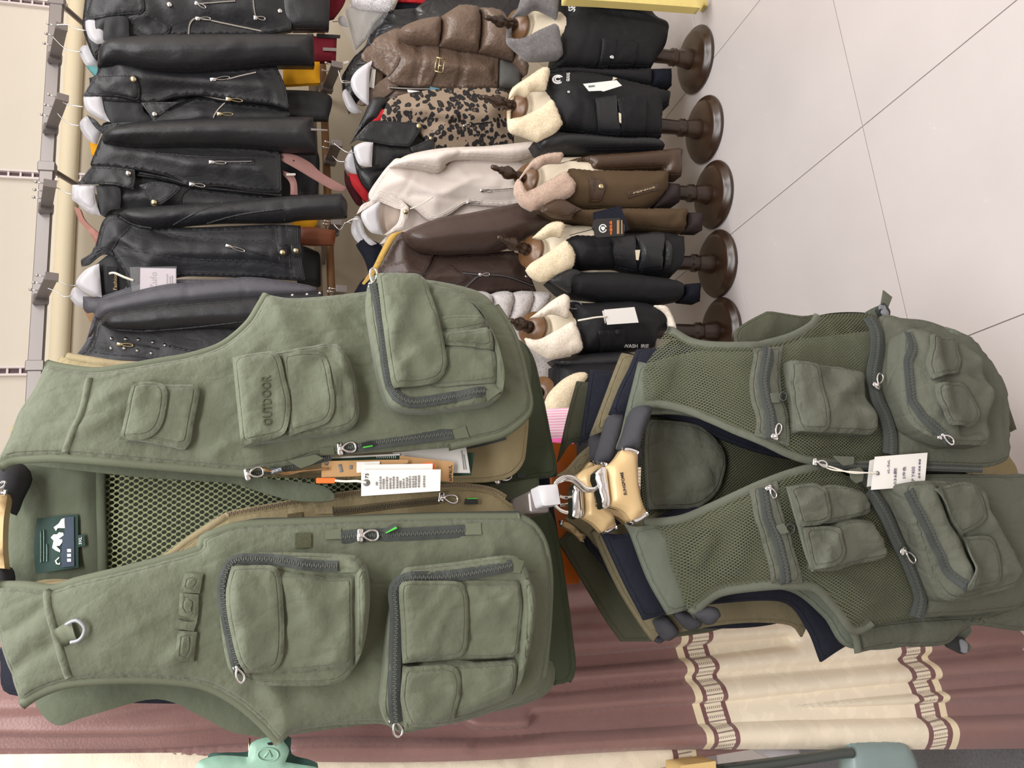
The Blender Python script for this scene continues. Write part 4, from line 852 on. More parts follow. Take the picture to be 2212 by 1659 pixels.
flap(FM, Z7('1490,762! 1640,748 1722,752 1802,850 1850,1030 1782,1090 1630,1080! 1540,900'), lp.h, lp.ob, MOSS, .01)
lp2 = pocket(FM, Z8('935,40 1000,0 1200,0 1400,40 1440,180 1600,460 1622,520 1600,600 1450,650 1272,692 1160,662 1050,420'), slp.h, VM, MOSS, .03, bulge=.006, er=.009, folds=[(Z8('1090,60 1180,300 1270,520 1290,620'), .008, .014), (Z8('1420,240 1480,300 1560,420'), .008, .012), (Z8('1500,530 1580,540 1610,500'), .008, .01), (Z8('1200,640 1260,560 1250,520'), .008, .012), (Z8('1300,640 1450,620 1580,560'), -.006, .01), (Z8('1440,200 1400,120'), .006, .01), (Z8('1120,60 1200,250 1280,320'), -.006, .008)])
zipper(FM, Z8('962,50 1050,180 1110,300 1152,400 1195,510 1232,612'), lp2.h, lp2.ob, .032, .007)
flap(FM, Z8('1130,42! 1300,2 1382,60 1422,180 1400,240 1280,316!'), lp2.h, lp2.ob, MOSS, .008)
flap(FM, Z8('1288,320! 1440,320 1490,400 1506,560 1480,602 1312,632!'), lp2.h, lp2.ob, MOSS, .008)
# front zip, tabs, side buckles
zipper(FM, I('1752,1000 1800,1004 1850,1008 2000,1010 2120,1014'), lambda ab: bodyB(ab) + .002, VM, .014)
pull(FM, Z7('548,1362')[0], Z7('655,1392')[0], lambda ab: bodyB(ab) + .014, VM, w=.011)
slab('fastening_tab', FM, Z7('725,1315 885,1322 880,1380 800,1392'), lambda ab: bodyB(ab) + .012, .002, MOSS_B, VM)
slab('fastening_tab', FM, Z7('850,1420 930,1405 962,1440 950,1510 900,1530 862,1490'), lambda ab: bodyB(ab) + .012, .002, MOSS_B, VM)
def buckle(zf, sp, bp, tail, fr, h, par):
    Panel('webbing', fr, zf(sp), SAGE, par, h - .006, .001, .01, .0018, ((.001, .02),), [], .008)
    if tail: Panel('webbing_tail', fr, zf(tail), MOSS_B, par, h + .002, .001, .01, .0018, (), [], .008)
    m = Panel('buckle_body', fr, zf(bp[0]), RUBBER, par, h + .004, .003, .006, .007, (), [], .006)
    for q in bp[1:]: Panel('buckle_prong', fr, zf(q), M('grey_buckle', (120, 122, 128), .4, .4, (), None, 0) if 'grey_buckle' not in bpy.data.materials else bpy.data.materials['grey_buckle'], m.ob, h + .009, .002, .004, .004, (), [], .005)
ZBK = zm(1860, 560, 200/2212)
buckle(ZBK, '80,1280! 250,1180 440,1110 520,1180 440,1300 380,1360!', ('480,1080 560,1040 640,1130 705,1250 680,1370 630,1430 560,1400 460,1290 440,1180', '560,1090 610,1190 670,1290 630,1420 600,1360 510,1260', '470,1080 540,1110 500,1190 455,1190'), '535,735! 750,905! 655,1140! 560,1060 475,1090!', FM, -.02, VM)
buckle(Z8, '1180,945! 1330,835 1340,870 1240,960', ('1220,900 1290,905 1310,960 1300,1000 1250,980 1200,950', '1270,915 1312,935 1310,990 1285,985'), '1290,905! 1340,960! 1325,985! 1300,960!', FM, -.06, VM)
Panel('hem_tab', FM, Z7('1560,370 1600,310! 1700,350 1830,480 1900,600 1800,560 1700,430'), SAGE, VM, bodyB, .01, .02, .006, ((.002, .04),), [], .009)
c = card('swing_tag', FM, Z7('1005,1352 1060,1335 1060,1545 985,1556'), .07, 'blank white tag corner under the handwritten tag on mesh vest', PAPER, 'tags on the mesh vest')
c = card('swing_tag', FM, Z7('1046,1322 1456,1290 1432,1550 1016,1580'), .078, 'white tag with handwritten numbers on the moss mesh vest', PAPER, 'tags on the mesh vest')
PEN = M('grey_ink', (118, 108, 128), .8, .1, (), None, .05)
for body, p0, p1, hp in (('xL-5xL', '1155,1455', '1158,1345', 5), ('036款', '1210,1540', '1215,1410', 7), ('2件色', '1280,1495', '1285,1400', 7), ('P Y400', '1352,1510', '1355,1400', 7), ('品号 规格 等级', '1395,1490', '1400,1340', 4.5)):
    text(body, FM, Z7(p0)[0][:2], Z7(p1)[0][:2], c.h, hp, PEN, c.ob)
m = MB(); q = FM.px([Z7('1068,1450')[0][:2]], .079); m.lathe([(.003, 0), (.003, .0006), (.0015, .0007)], FM.w(q, .0785)[0], FM.n, 12); m.build('eyelet', INK_G, c.ob)
for k, pts in enumerate(('610,1378 700,1400 860,1448 1000,1446 1066,1448', '640,1392 720,1425 880,1440 1066,1452')):
    m = cord('white_string', FM, Z7(pts), (.072, .076, .08, .08, .08)[:len(pts.split())], .0011, STRING); tag(m, ('white string from the mesh vest zip to its tag, upper strand', 'white string from the mesh vest zip to its tag, lower strand')[k], 'string')
# what hangs behind the mesh vest, one vest after another
def flatB(ab): return .03 * (1 - np.clip(np.abs(ab[:, 0]) / .33, 0, 1) ** 2)
BG = 'vests packed behind the mesh vest'
specs = [
 ('sage_vest', 'sage green vest directly behind the mesh vest', .04, SAGE, '1381,781! 1397,785 1500,760 1750,730 2000,720 2120,850 2100,990 1800,990 1500,900 1400,895 1372,900 1345,975! 1333,968 1344,934 1358,873', '1351,1131! 1362,1150 1400,1250 1444,1328! 1478,1319! 1560,1285 1700,1275 1780,1330 1840,1400 2000,1380 2150,1250 2100,1060 1800,1030 1500,1115 1375,1138'),
 ('navy_vest', 'dark navy vest behind the sage vest on the lower rail', .08, NAVY, '1377,754! 1412,752 1470,745 1700,765 2000,750 2080,900 2050,1000 1700,990 1450,905 1351,899! 1316,895! 1340,835 1360,795', '1300,1152! 1349,1258 1392,1340! 1426,1331! 1500,1310 1690,1300 1745,1357 1775,1430! 1824,1398 2000,1300 2000,1100 1500,1090 1362,1150'),
 ('khaki_vest', 'khaki vest in the middle of the lower rail stack', .12, KHAKI2, '1344,762! 1372,768! 1500,770 1900,760 2000,900 1900,1000 1500,930 1305,931! 1275,942! 1289,906 1327,804', '1279,1150! 1330,1260 1375,1335 1411,1386! 1424,1371 1469,1365 1560,1350 1640,1345 1712,1352 1733,1376! 1760,1330 1900,1250 1900,1100 1500,1080 1320,1140'),
 ('navy_vest', 'second navy vest, behind the khaki vest on the lower rail', .155, NAVY, '1277,798! 1320,802! 1500,790 1900,780 1900,1000 1500,960 1275,948 1253,962! 1261,906', '1265,1170 1300,1215 1350,1290 1420,1350 1700,1340 1800,1200 1500,1080 1300,1130'),
 ('dark_olive_vest', 'dark olive vest hanging deepest on the lower rail', .19, DARKOL, '1247,823! 1272,826! 1500,800 1900,790 1900,1000 1500,980 1250,953 1205,998! 1225,906', '1205,1170 1214,1181 1273,1279 1310,1340 1343,1386! 1405,1386! 1600,1340 1700,1200 1500,1080 1300,1100')]
for nm, lb_, dy, mt, r_, l_ in specs:
    simple_vest(nm, lb_, Frame((.13, YB + dy, .25)), mt, [('front_panel', I(r_), 0), ('front_panel', I(l_), 0)], flatB, BG, folds=[(I('1400,860 1420,800'), .004, .01)])
simple_vest('khaki_vest', 'khaki vest whose wide back shows behind the gold hangers', Frame((.13, YB + .14, .25)), KHAKI2, [('back_panel', ZH('880,0! 880,260 720,440 620,520 400,540 330,500 480,400 700,150'), 0), ('back_panel', ZH('450,1200 760,1200 1060,1440! 1160,1660 1000,1680 850,1500 640,1330'), 0)], flatB, BG)

VKH = bpy.data.objects['khaki_vest.001']; FKH = Frame((.13, YB + .075, .25))
hm = Panel('hem', FKH, I('2090,1000! 2180,985! 2196,1010 2200,1040 2176,1062! 2090,1050!'), KHAKI, VKH, .0, .004, .01, .004, ((.002, .03),), [], .008)
zipper(FKH, I('2130,1036 2160,1034 2190,1032'), hm.h, VKH, .012)
VSG = bpy.data.objects['sage_vest']
Panel('hem', Frame((.13, YB + .035, .2)), Z7('1900,560! 2030,720 2082,900 2150,1108! 2062,1132 1960,1000!'), DARKOL, VSG, .0, .004, .01, .004, ((.002, .03),), [], .008)
# gold hangers on the lower rail
def hanger(label, fr, body, collar, arms, tips, rings, hook, letter=None, h=.0, grp='gold hangers on the lower rail'):
    t = thing('padded_hanger', label, 'hanger', fr.o, grp)
    b = Panel('gold_body', fr, body, GOLD, t, h, .012, .016, .012, (), [], .006, back=.01) if body else None
    if collar:
        Panel('chrome_collar', fr, collar, CHROME, t, h + .006, .006, .006, .018, (), [], .006)
    for a_ in arms: Panel('padded_arm', fr, a_, FOAM, t, h - .012, .02, .024, .01, (), [], .008, back=.016)
    for a_ in tips: Panel('foam_tip', fr, a_, FOAM, t, h - .03, .016, .016, .01, (), [], .007, back=.014)
    for a_ in rings: strip('end_ring', fr, a_, (lambda ab: b.h(ab)) if b else h, .007, .003, CHROME, t)
    if hook:
        for k, (pts, hs) in enumerate(hook):
            P = [fr.w(fr.px([p[:2]], q), q)[0] for p, q in zip(pts, hs)]; MB().tube(smooth3(P, 6), .0026, 8).build('hook', CHROME, t)
    if letter: text('SUHGFOME', fr, letter[0], letter[1], b.h, letter[2], INK, t, bold=.015)
    return t
FH1 = Frame((.13, YB - .01, .9), 0)
hanger('gold hanger with chrome hook and black lettering, nearest on the lower rail', FH1,
    ZH('1380,92! 1500,100 1640,150! 1645,400 1660,700 1720,950 1785,1112! 1540,1250! 1440,1110 1330,1040 1190,1000! 1150,700 1115,370! 1250,270 1330,170'),
    ZH('1020,400 1060,372 1105,372 1130,420 1165,700 1192,930 1185,990 1120,1045! 1066,1025 1060,900 1000,700 950,560 955,470'),
    [Z5('785,520 860,490 935,505 905,620 860,740 830,860 760,835 690,835 680,815 715,720')], [Z6('1150,575 1245,520 1310,540 1325,570 1300,625 1250,652 1195,612')],
    [ZH('1395,84 1520,95 1640,140'), ZH('1550,1262 1680,1200 1790,1120')],
    [(ZH('1040,722 940,722 830,726 760,690 690,620 600,548 520,528 430,535 330,590 285,660 230,850 280,980 380,1075 500,1115'), (.014,) * 14), (ZH('1040,748 900,750 780,752 720,720 640,650 560,590 450,570 360,600 300,650'), (.008,) * 9)], (ZH('1462,822')[0][:2], ZH('1398,452')[0][:2], 6.5), .02)
FH2 = Frame((.13, YB + .06, .92))
hanger('second gold hanger on the lower rail, half behind the nearest one', FH2,
    ZH('940,345 1010,322 1110,330! 1010,480 960,600 1050,880 1130,1040 1230,1110 1290,1312! 1060,1432! 920,1290 760,1195! 745,900 720,740 640,535! 760,420'),
    ZH('580,760 640,600 700,640 745,780 765,1120 745,1180 660,1205 585,1180 580,1000'),
    [Z5('600,572 660,560 732,575 690,720 650,860 620,935 500,930 540,760')], [Z6('1010,572 1080,558 1150,580 1195,625 1190,662 1125,692 1065,648')],
    [ZH('985,300 1060,312 1130,335'), ZH('1075,1442 1190,1390 1290,1345')], [(ZH('640,880 500,870 420,862 370,840'), (.0,) * 4)], (ZH('1000,1015')[0][:2], ZH('952,655')[0][:2], 6.5), .02)
FH3 = Frame((.13, YB + .105, .93))
hanger('third gold hanger on the lower rail, mostly hidden', FH3, ZH('860,285! 960,290! 950,345 820,430 660,545 560,560 640,500 760,410'), None, [Z5('455,740 500,700 560,688 540,800 500,925 445,915 450,820')], [Z6('870,745 930,720 935,760 905,782 880,770'), Z6('980,600 1030,590 1040,630 1010,650')], [ZH('860,272 960,280')], [(ZH('610,960 540,965 460,985 370,990'), (0.,) * 4)], None, .01)
FH4 = Frame((.13, YB + .085, .92))
hanger('gold hanger arm showing under the nearest gold hanger', FH4, ZH('1040,1020 1240,1060 1400,1130 1545,1270! 1450,1292! 1330,1190 1180,1120'), None, [], [Z6('830,622 880,585 930,572 1030,680 1028,720 965,765 925,745')], [ZH('1450,1290 1545,1275')], None, None, .02)
FH5 = Frame((.13, YB + .17, .93))
hanger('gold hanger arm showing low beside the navy hem', FH5, ZH('420,1255! 520,1280 640,1370 700,1440 790,1470 845,1530! 715,1585! 600,1450 500,1370 410,1320!'), None, [], [], [ZH('400,1240 400,1310'), ZH('730,1580 845,1540')], None, None, .02)
# face-out rail with its white end cap
RL = thing('face_out_rail', 'square rail with white end cap carrying the lower vests', 'rail', at_y(1180, 1070, YB - .045))
FR = Frame(at_y(1180, 1070, YB - .045), 0)
Panel('end_cap', FR, ZH('15,690 30,672 300,650 330,655 380,950 372,972 120,1000 95,985'), WHITEP, RL, .0, .002, .004, .03, (), [], .006)
m = MB(); o = FR.o; m.box(o + np.array([-.004, .3, .0]), (.014, .27, .013), None, 0, .002); m.build('square_tube', STEEL, RL, False)

# things glimpsed between the racks
FP = Frame((.2, 1.62, .6))
t = thing('striped_knit', 'pink and white striped knit glimpsed behind the vests', 'garment', FP.o)
def stripes():
    k = NT('pink_stripes'); uv = k.n('UVMap').outputs[0]; sx = k.n('SeparateXYZ'); k.l(uv, sx.inputs[0]); f = k.math('LESS_THAN', k.math('FRACT', k.math('MULTIPLY', sx.outputs[0], 160.)), .55)
    k.l(k.mix(f, lin((246, 226, 232)), lin((240, 176, 204))), k.b.inputs['Base Color']); k.b.inputs['Roughness'].default_value = .9; return k.m
Panel('striped_body', FP, I('1170,890 1240,880! 1240,943! 1170,950!'), stripes(), t, .02, .006, .02, .02, ((.003, .05),), [], .01)
Panel('lower_body', FP, I('1180,955! 1240,955! 1900,1000! 2300,1000! 2300,1120! 1180,1100!'), LINING, t, -.03, .006, .02, .02, (), [], .03)
Panel('pink_hem', FP, I('1175,944! 1240,940! 1240,965! 1175,966!'), M('bright_pink_cloth', (238, 110, 176), .8, .2, WEAVE, None, .04), t, .018, .006, .02, .02, (), [], .01)
bn = thing('wooden_bench', 'orange-brown wooden bench behind the vests', 'bench', at_y(1220, 1100, 1.21)); FO = Frame(at_y(1220, 1100, 1.21))
OW = M('orange_varnished_wood', (214, 112, 34), .4, .5, ((40, .1),), None, .15)
Panel('bench_board', FO, I('1188,955! 1245,960! 1252,1260! 1205,1262!'), OW, bn, 0, .004, .01, .03, (), [], .02)
Panel('leg', FO, I('1230,1092! 2900,1092! 2900,1112! 1230,1112!'), OW, bn, -.01, .002, .01, .03, (), [], .02); Panel('leg', FO, I('1235,1210! 2900,1215! 2900,1235! 1235,1235!'), OW, bn, -.01, .002, .01, .03, (), [], .02)

# ------------------------------------------------------------------ rails and face-out hook rails along the wall
ZA = zm(0, 0, 760/2212); ZB = zm(0, 400, 760/2212); ZCC = zm(680, 0, 560/2212); ZD = zm(680, 400, 560/2212); ZE = zm(1030, 0, 600/2212); ZF = zm(1030, 400, 600/2164)
ZG = zm(660, 0, 300/2212); ZK = zm(590, 480, 240/2212)
YR, ZR = 2.45, 2.065
t = thing('wall_rail', 'brushed steel rectangular rail above the black leather jackets', 'rail', (1.2, YR, ZR))
MB().box((1.35, YR, ZR), (1.5, .011, .019), None, 0, .002).build('rectangular_tube', STEEL, t, False)
for x, y in ((120, 4), (102, 363), (82, 792)):
    P = at_y(x, y, YR); q = MB()
    MB().box((P[0], YR, ZR), (.016, .015, .024), None, 0, .002).build('bracket_sleeve', STEEL, t, False)
    q.tube(smooth3([(P[0], YR + .01, ZR - .01), (P[0], YR + .08, ZR - .05), (P[0], YR + .17, ZR - .1), (P[0], YW - .008, ZR - .1)], 5), .009, 8); q.build('bracket_arm', STEEL, t)
def faceout(label, B, E, balls=3, wid=.016, par_label='arms'):
    B, E = A_(B), A_(E); t = thing('hook_rail', label, 'rail', B, 'face-out hook rails for hangers')
    d = E - B; L = np.linalg.norm(d); d /= L; sd = np.array([1., 0, 0]); up = np.cross(sd, d); up = up if up[2] > 0 else -up
    MB().box((B + E) / 2, (L / 2, .003, wid), (d, sd, up), 0, .001).build('flat_bar', STEEL, t, False)
    MB().box(B, (.012, .014, .02), (d, sd, up), 0, .002).build('clamp', STEEL, t, False)
    MB().box(E, (.0035, .012, wid), (d, sd, up), 0, .001).build('end_stop', STEEL, t, False)
    for k in range(balls):
        P = E + (B - E) * (.02 + k * .3); m = MB(); m.tube([P + up * wid * .8, P + up * (wid + .016)], .0018, 6); m.lathe([(.0001, -.005), (.0035, -.0035), (.005, 0), (.0035, .0035), (.0001, .005)], P + up * (wid + .019), (0, 0, 1), 10)
        m.build('ball_prong', CHROME, t)
    return E
ARM = []
for k, (b, e) in enumerate((((107, 134), (133, 58)), ((103, 287), (135, 211)), ((98, 457), (108, 397)), ((92, 653), (112, 598)))):
    B = at_y(*b, YR); q = ray(e)[0]; Y = B[0] * q[1] / q[0]
    ARM.append((B, faceout(('steel face-out hook rail above the topmost black jacket', 'steel face-out hook rail above the black biker jacket with two zips', 'steel face-out hook rail above the jacket over the pink belt', 'steel face-out hook rail above the tagged black jacket')[k], (B[0], B[1] - .02, ZR - .008), at_y(*e, Y))))
YP, ZP = 2.45, 1.224
t = thing('wooden_rail', 'round brown wooden rail with grey batten below the black jackets', 'rail', (1.2, YP, ZP))
m = MB(); m.tube([(x, YP, ZP) for x in np.linspace(.1, 2.9, 12)], .013, 14); m.build('round_pole', WOODP, t)
MB().box((1.5, YP + .012, ZP + .038), (1.4, .006, .011)).build('batten', M('grey_batten', (150, 134, 112), .7, .2, ((60, .2),), None, .1), t, False)
for x in (.6, 1.2, 1.9, 2.5): MB().box((x, (YP + YW) / 2, ZP + .01), (.008, (YW - YP) / 2 - .006, .012)).build('wall_bracket', STEEL, t, False)
LARM = []
for k, (b, e) in enumerate((((702, 198), (728, 140)), ((708, 354), (728, 309)), ((708, 505), (727, 482)), ((716, 650), (738, 624)))):
    B = at_y(*b, YP); q = ray(e)[0]; Y = max(2.22, min(2.36, B[0] * q[1] / q[0]))
    LARM.append(faceout(('face-out hook rail above the brown quilted jacket', 'face-out hook rail above the leopard jacket', 'face-out hook rail above the pale pink jacket', 'face-out hook rail beside the olive vest on the wooden rail')[k], (B[0], B[1] - .02, ZP - .01), (B[0], Y, at_y(*e, Y)[2]), 2, .018))

def white_hanger(label, fr, pts, hookpts, h=-.02, boss=None, hk=None):
    t = thing('white_hanger', label, 'hanger', fr.o, 'white plastic hangers')
    b = Panel('shoulder_body', fr, pts, WHITEP, t, h, .01, .018, .006, (), [], .007, back=.008)
    if boss: Panel('centre_boss', fr, boss, WHITEP, t, b.h, .004, .012, .004, (), [], .007)
    if hookpts:
        P = [fr.w(fr.px([p[:2]], q), q)[0] for p, q in zip(hookpts, np.linspace(h + .012, hk if hk is not None else h, len(hookpts)))]; MB().tube(smooth3(P, 5), .0016, 6).build('hook', CHROME, t)
    return t
LW = ((.005, .07), (.0025, .03), (.0007, .012))
def jframe(px, py, Y, a=22): return Frame(at_y(px, py, Y), a)

# ------------------------------------------------------------------ black jackets on the upper rail
def seams(fr, pn, J, zf, lines, mat=LEATHER2):
    for l_ in lines: strip('stitched_seam', fr, zf(l_), pn.top(-.0008), .007, .0024, mat, J, n=4, step=.01)
F1 = jframe(400, 60, 2.25); J = thing('leather_jacket', 'black leather jacket with angled zips, topmost in the picture, cut by the edge', 'jacket', F1.o, 'black leather jackets')
b1 = Panel('front', F1, ZA('560,-200! 1830,-200! 1835,190! 1640,218 1200,225 1050,230 800,240 660,268 600,372 525,200 520,120'), LEATHER, J, 0, .03, .1, .03, LW, [(ZA('950,90 1100,160 1200,140'), .006, .02), (ZA('1300,130 1640,190'), -.004, .008), (ZA('1480,60 1700,140'), .005, .03)], .012)
Panel('lining', F1, ZA('660,108! 795,108 812,222! 700,240 650,250'), LINING, J, .03, .003, .02, .004, LW, [], .01)
Panel('collar', F1, ZA('600,-100! 890,-90! 905,72 800,92 640,108 530,125! 552,60'), LEATHER, J, b1.top(.006), .01, .02, .006, LW, [], .009)
Panel('lapel', F1, ZA('800,110! 930,75 1080,170! 1050,222 900,225'), LEATHER, J, b1.top(.004), .008, .02, .005, LW, [], .009)
zipper(F1, ZA('1185,225 1195,150 1245,115 1420,150 1640,196'), b1.h, J, .012, .006, tape=LINING, tm=CHROME); pull(F1, ZA('1230,118')[0], ZA('1325,122')[0], b1.h, J, w=.012)
zipper(F1, ZA('1240,30 1340,18 1480,8'), b1.h, J, .012, .005, tape=LINING, tm=CHROME); pull(F1, ZA('1225,18')[0], ZA('1295,52')[0], b1.h, J, w=.012)
zipper(F1, ZA('1590,-20 1598,60 1608,112'), b1.h, J, .012, .005, tape=LINING, tm=CHROME); pull(F1, ZA('1595,112')[0], ZA('1668,122')[0], b1.h, J, w=.014)
rivet(F1, ZA('1064,30')[0], b1.top(.004), .0085, J); rivet(F1, ZA('1760,70')[0], b1.h, .008, J)
Panel('sleeve', F1, ZA('1700,-200! 2080,-200! 2068,188! 1845,192! 1760,120'), LEATHER, J, -.02, .03, .06, .03, LW, [], .012)
white_hanger('white plastic hanger in the topmost black jacket', F1, ZA('538,122 580,112 660,112! 664,270! 600,278 548,220'), ZA('538,192 470,180 420,155 350,158'), .0, None, -.0)
white_hanger('white plastic hanger behind the topmost black jacket', jframe(400, 110, 2.31), ZA('500,330 525,285 580,300 612,350 608,420! 545,415'), ZA('510,325 440,318 390,290 330,228'), -.01)

F2 = jframe(400, 190, 2.25); J = thing('leather_jacket', 'black leather biker jacket with two front zips and snapped lapels', 'jacket', F2.o, 'black leather jackets')
b2 = Panel('front', F2, ZA('560,490! 605,470 620,400 640,330 720,280 900,330 1200,420 1740,420! 1800,560 1818,690! 1700,655 1500,632 1270,596 1100,610 1000,640 880,645 600,620'), LEATHER, J, 0, .028, .09, .03, LW, [(ZA('640,460 850,455'), -.003, .006), (ZA('900,470 1200,500 1500,520'), .006, .03), (ZA('1000,560 1200,570 1400,600'), -.006, .015), (ZA('1640,470 1700,560 1720,650'), -.003, .006)], .012)
b2l = Panel('front', F2, ZA('640,790 700,760 900,720 1100,660 1240,610 1420,632 1700,664 1818,698 1830,725! 1700,800 1400,840 1000,880 700,900!'), LEATHER, J, -.03, .026, .08, .03, LW, [(ZA('1100,690 1250,720'), .006, .02)], .012)
Panel('lining', F2, ZA('640,600! 880,635 905,700 965,760 865,768 760,775 690,770 655,690'), LINING, J, -.004, .004, .03, .004, ((.004, .04), (.002, .02)), [], .01)
Panel('collar', F2, ZA('600,478! 640,472 850,472! 880,560 876,642! 740,612 600,604 522,602! 555,545'), LEATHER, J, b2.top(.008), .012, .025, .006, LW, [(ZA('640,490 845,490'), -.003, .006), (ZA('690,560 780,590 860,620'), .005, .02)], .009)
Panel('collar', F2, ZA('545,722! 600,752 640,790 720,775 860,765! 900,790 700,850 640,840! 590,790'), LEATHER, J, .0, .012, .02, .006, LW, [], .009)
Panel('lapel', F2, ZA('885,645! 1000,642 1125,640! 1060,685 1010,725 966,758! 925,700'), LEATHER, J, .03, .006, .02, .005, LW, [], .009)
rivet(F2, ZA('838,498')[0], b2.top(.02), .0095, J, BRASS); rivet(F2, ZA('971,720')[0], .036, .0085, J)
zipper(F2, ZA('1250,592 1420,628 1600,622 1700,645 1818,664'), b2.top(-.012), J, .012, .005, tape=LINING, tm=CHROME); zipper(F2, ZA('1425,635 1370,690 1340,745'), b2l.h, J, .012, .005, tape=LINING, tm=CHROME)
pull(F2, ZA('1420,624')[0], ZA('1525,636')[0], b2.top(.004), J, BRASS, .012); pull(F2, ZA('1365,718')[0], ZA('1465,720')[0], b2l.h, J, BRASS, .012)
zipper(F2, ZA('1430,500 1500,480 1610,455'), b2.h, J, .012, .005, tape=LINING, tm=CHROME); pull(F2, ZA('1322,502')[0], ZA('1445,490')[0], b2.h, J, w=.012)
Panel('sleeve', F2, ZA('612,420! 625,300 700,238 850,225 1000,216 1500,212 1972,216! 1978,412! 1800,410 1700,414 1450,440 1200,458 950,455 880,450 760,420'), LEATHER, J, .012, .06, .09, .05, LW, [(ZA('700,340 800,420 900,440'), -.008, .014), (ZA('640,300 700,330 860,430'), .005, .012), (ZA('1220,450 1400,350 1480,310'), .008, .016), (ZA('1000,260 1500,250 1900,240'), .006, .03), (ZA('900,330 1300,300'), .005, .025), (ZA('1080,430 1150,400'), .006, .01)], .011)
white_hanger('white plastic hanger in the biker jacket with snapped lapels', F2, ZA('525,612 560,602 640,600! 655,690 692,768! 620,742 545,690'), ZA('522,672 470,665 420,655 360,620'), .0, None, .0)
white_hanger('white plastic hanger peeking out behind the biker jacket', jframe(400, 230, 2.31), ZA('500,790 520,745 560,735 610,790 636,830! 600,918! 535,860'), ZA('500,790 440,780 390,745 330,670'), -.01)

F3 = jframe(400, 330, 2.25); J = thing('leather_jacket', 'plain black leather jacket with snap collar hanging above the pink belt', 'jacket', F3.o, 'black leather jackets')
b3 = Panel('front', F3, ZA('640,850! 700,850 1000,880 1500,910 1765,950! 1775,1215! 1600,1205 1400,1175 1190,1168 1050,1110 860,1070 650,1050 570,1042 600,950'), LEATHER, J, 0, .028, .1, .03, LW, [(ZA('1000,980 1300,1000 1700,1000'), .006, .04), (ZA('870,1085 1050,1120 1200,1168'), -.003, .006), (ZA('1000,1110 1400,1185 1750,1215'), -.004, .01)], .012)
b3l = Panel('front', F3, ZB('620,-20! 900,-60 1190,2 1500,40 1770,75! 1770,160! 1400,200 900,200 640,190'), LEATHER2, J, -.03, .026, .08, .03, LW, [(ZB('1140,30 1120,120'), -.004, .01)], .012)
Panel('lining', F3, ZB('600,0! 740,10 760,60 755,148! 690,160 640,192'), LINING, J, .0, .003, .02, .004, LW, [], .01)
Panel('collar', F3, ZA('575,1045! 700,1050 846,1066! 850,1130 840,1188! 700,1160 600,1158 490,1156! 530,1100'), LEATHER, J, b3.top(.008), .012, .025, .006, LW, [(ZA('600,1062 840,1080'), -.003, .006)], .009)
Panel('lapel', F3, ZB('875,0! 980,-20 1130,10 1090,70 1008,122 966,126! 920,60'), LEATHER2, J, .02, .008, .02, .005, LW, [], .009)
seams(F3, b3, J, ZA, ('872,1086 1050,1120 1200,1166', '980,960 1300,985 1740,990'), LEATHER); rivet(F3, ZA('806,1090')[0], b3.top(.02), .0085, J); rivet(F3, ZB('968,110')[0], .03, .0095, J, BRASS)
zipper(F3, ZA('865,1100 1050,1128 1200,1168 1400,1190 1770,1228'), b3.top(-.01), J, .01, .004, tape=LINING, tm=LEATHER2); pull(F3, ZA('1190,1158')[0], ZA('1290,1170')[0], b3.h, J, w=.012)
zipper(F3, ZB('1215,-10 1150,60 1135,120'), b3l.h, J, .012, .005, tape=LINING, tm=LEATHER2)
w_ = Panel('pocket_welt', F3, ZA('1310,1002! 1600,1000! 1605,1036! 1310,1036!'), LEATHER, J, b3.top(.002), .003, .006, .004, (), [], .007)
zipper(F3, ZA('1330,1018 1440,1018 1580,1015'), w_.h, J, .01, .005, tape=LINING, tm=STEEL); pull(F3, ZA('1315,1020')[0], ZA('1422,1025')[0], w_.h, J, w=.011)
Panel('sleeve', F3, ZA('650,900! 640,845 680,812 740,790 860,766 1300,742 1700,736 1970,735! 1972,790! 1990,800 1998,962! 1800,955 1600,935 1300,925 1100,925 900,930 760,920'), LEATHER, J, .012, .06, .085, .05, LW, [(ZA('660,850 720,890 900,905'), -.008, .012), (ZA('700,880 850,915 1050,900'), .008, .012), (ZA('780,900 900,880 1000,890'), -.006, .01), (ZA('1000,800 1400,790 1900,780'), .006, .03), (ZA('1960,740 1950,850 1955,960'), -.003, .005), (ZA('1720,790 1850,800 1960,806'), -.004, .006)], .011)
Panel('cuff_zip', F3, ZA('1955,806! 2060,814! 2060,822! 1955,820!'), STEEL, J, .05, .002, .004, .004, (), [], .01)
white_hanger('white plastic hanger in the jacket above the pink belt', F3, ZA('455,1162! 520,1160 595,1160! 600,1250 632,1355! 560,1340 480,1275 452,1250'), ZA('452,1222 420,1215 380,1190 290,1155'), .0, ZA('490,1180 560,1172 590,1260 580,1310 520,1280 480,1240'), .0)
t = thing('pink_belt', 'dusty pink leather belt dangling below the plain black jacket', 'belt', F3.w([[0, -.2]])[0])
k1 = Panel('belt_strap', F3, ZA('1750,962! 1850,972 1950,1022 2020,1085 2175,1178! 2152,1202 2080,1188 1960,1120 1860,1060 1762,1006!'), PINKB, t, -.01, .003, .008, .004, ((.003, .05),), [], .009)
Panel('belt_strap', F3, ZA('1778,1072! 1840,1098 1866,1150 1872,1225! 1826,1225! 1822,1150 1780,1100!'), PINKB, t, -.02, .003, .008, .004, (), [], .009)
for q in ((1778, 988), (1846, 1010)): rivet(F3, ZA('%d,%d' % q)[0], k1.h, .0025, t, INK, 'belt_hole', .1)
Panel('buckle_prong', F3, ZA('1800,1090! 1858,1090 1858,1102 1800,1104!'), CHROME, t, -.005, .003, .004, .004, (), [], .006)

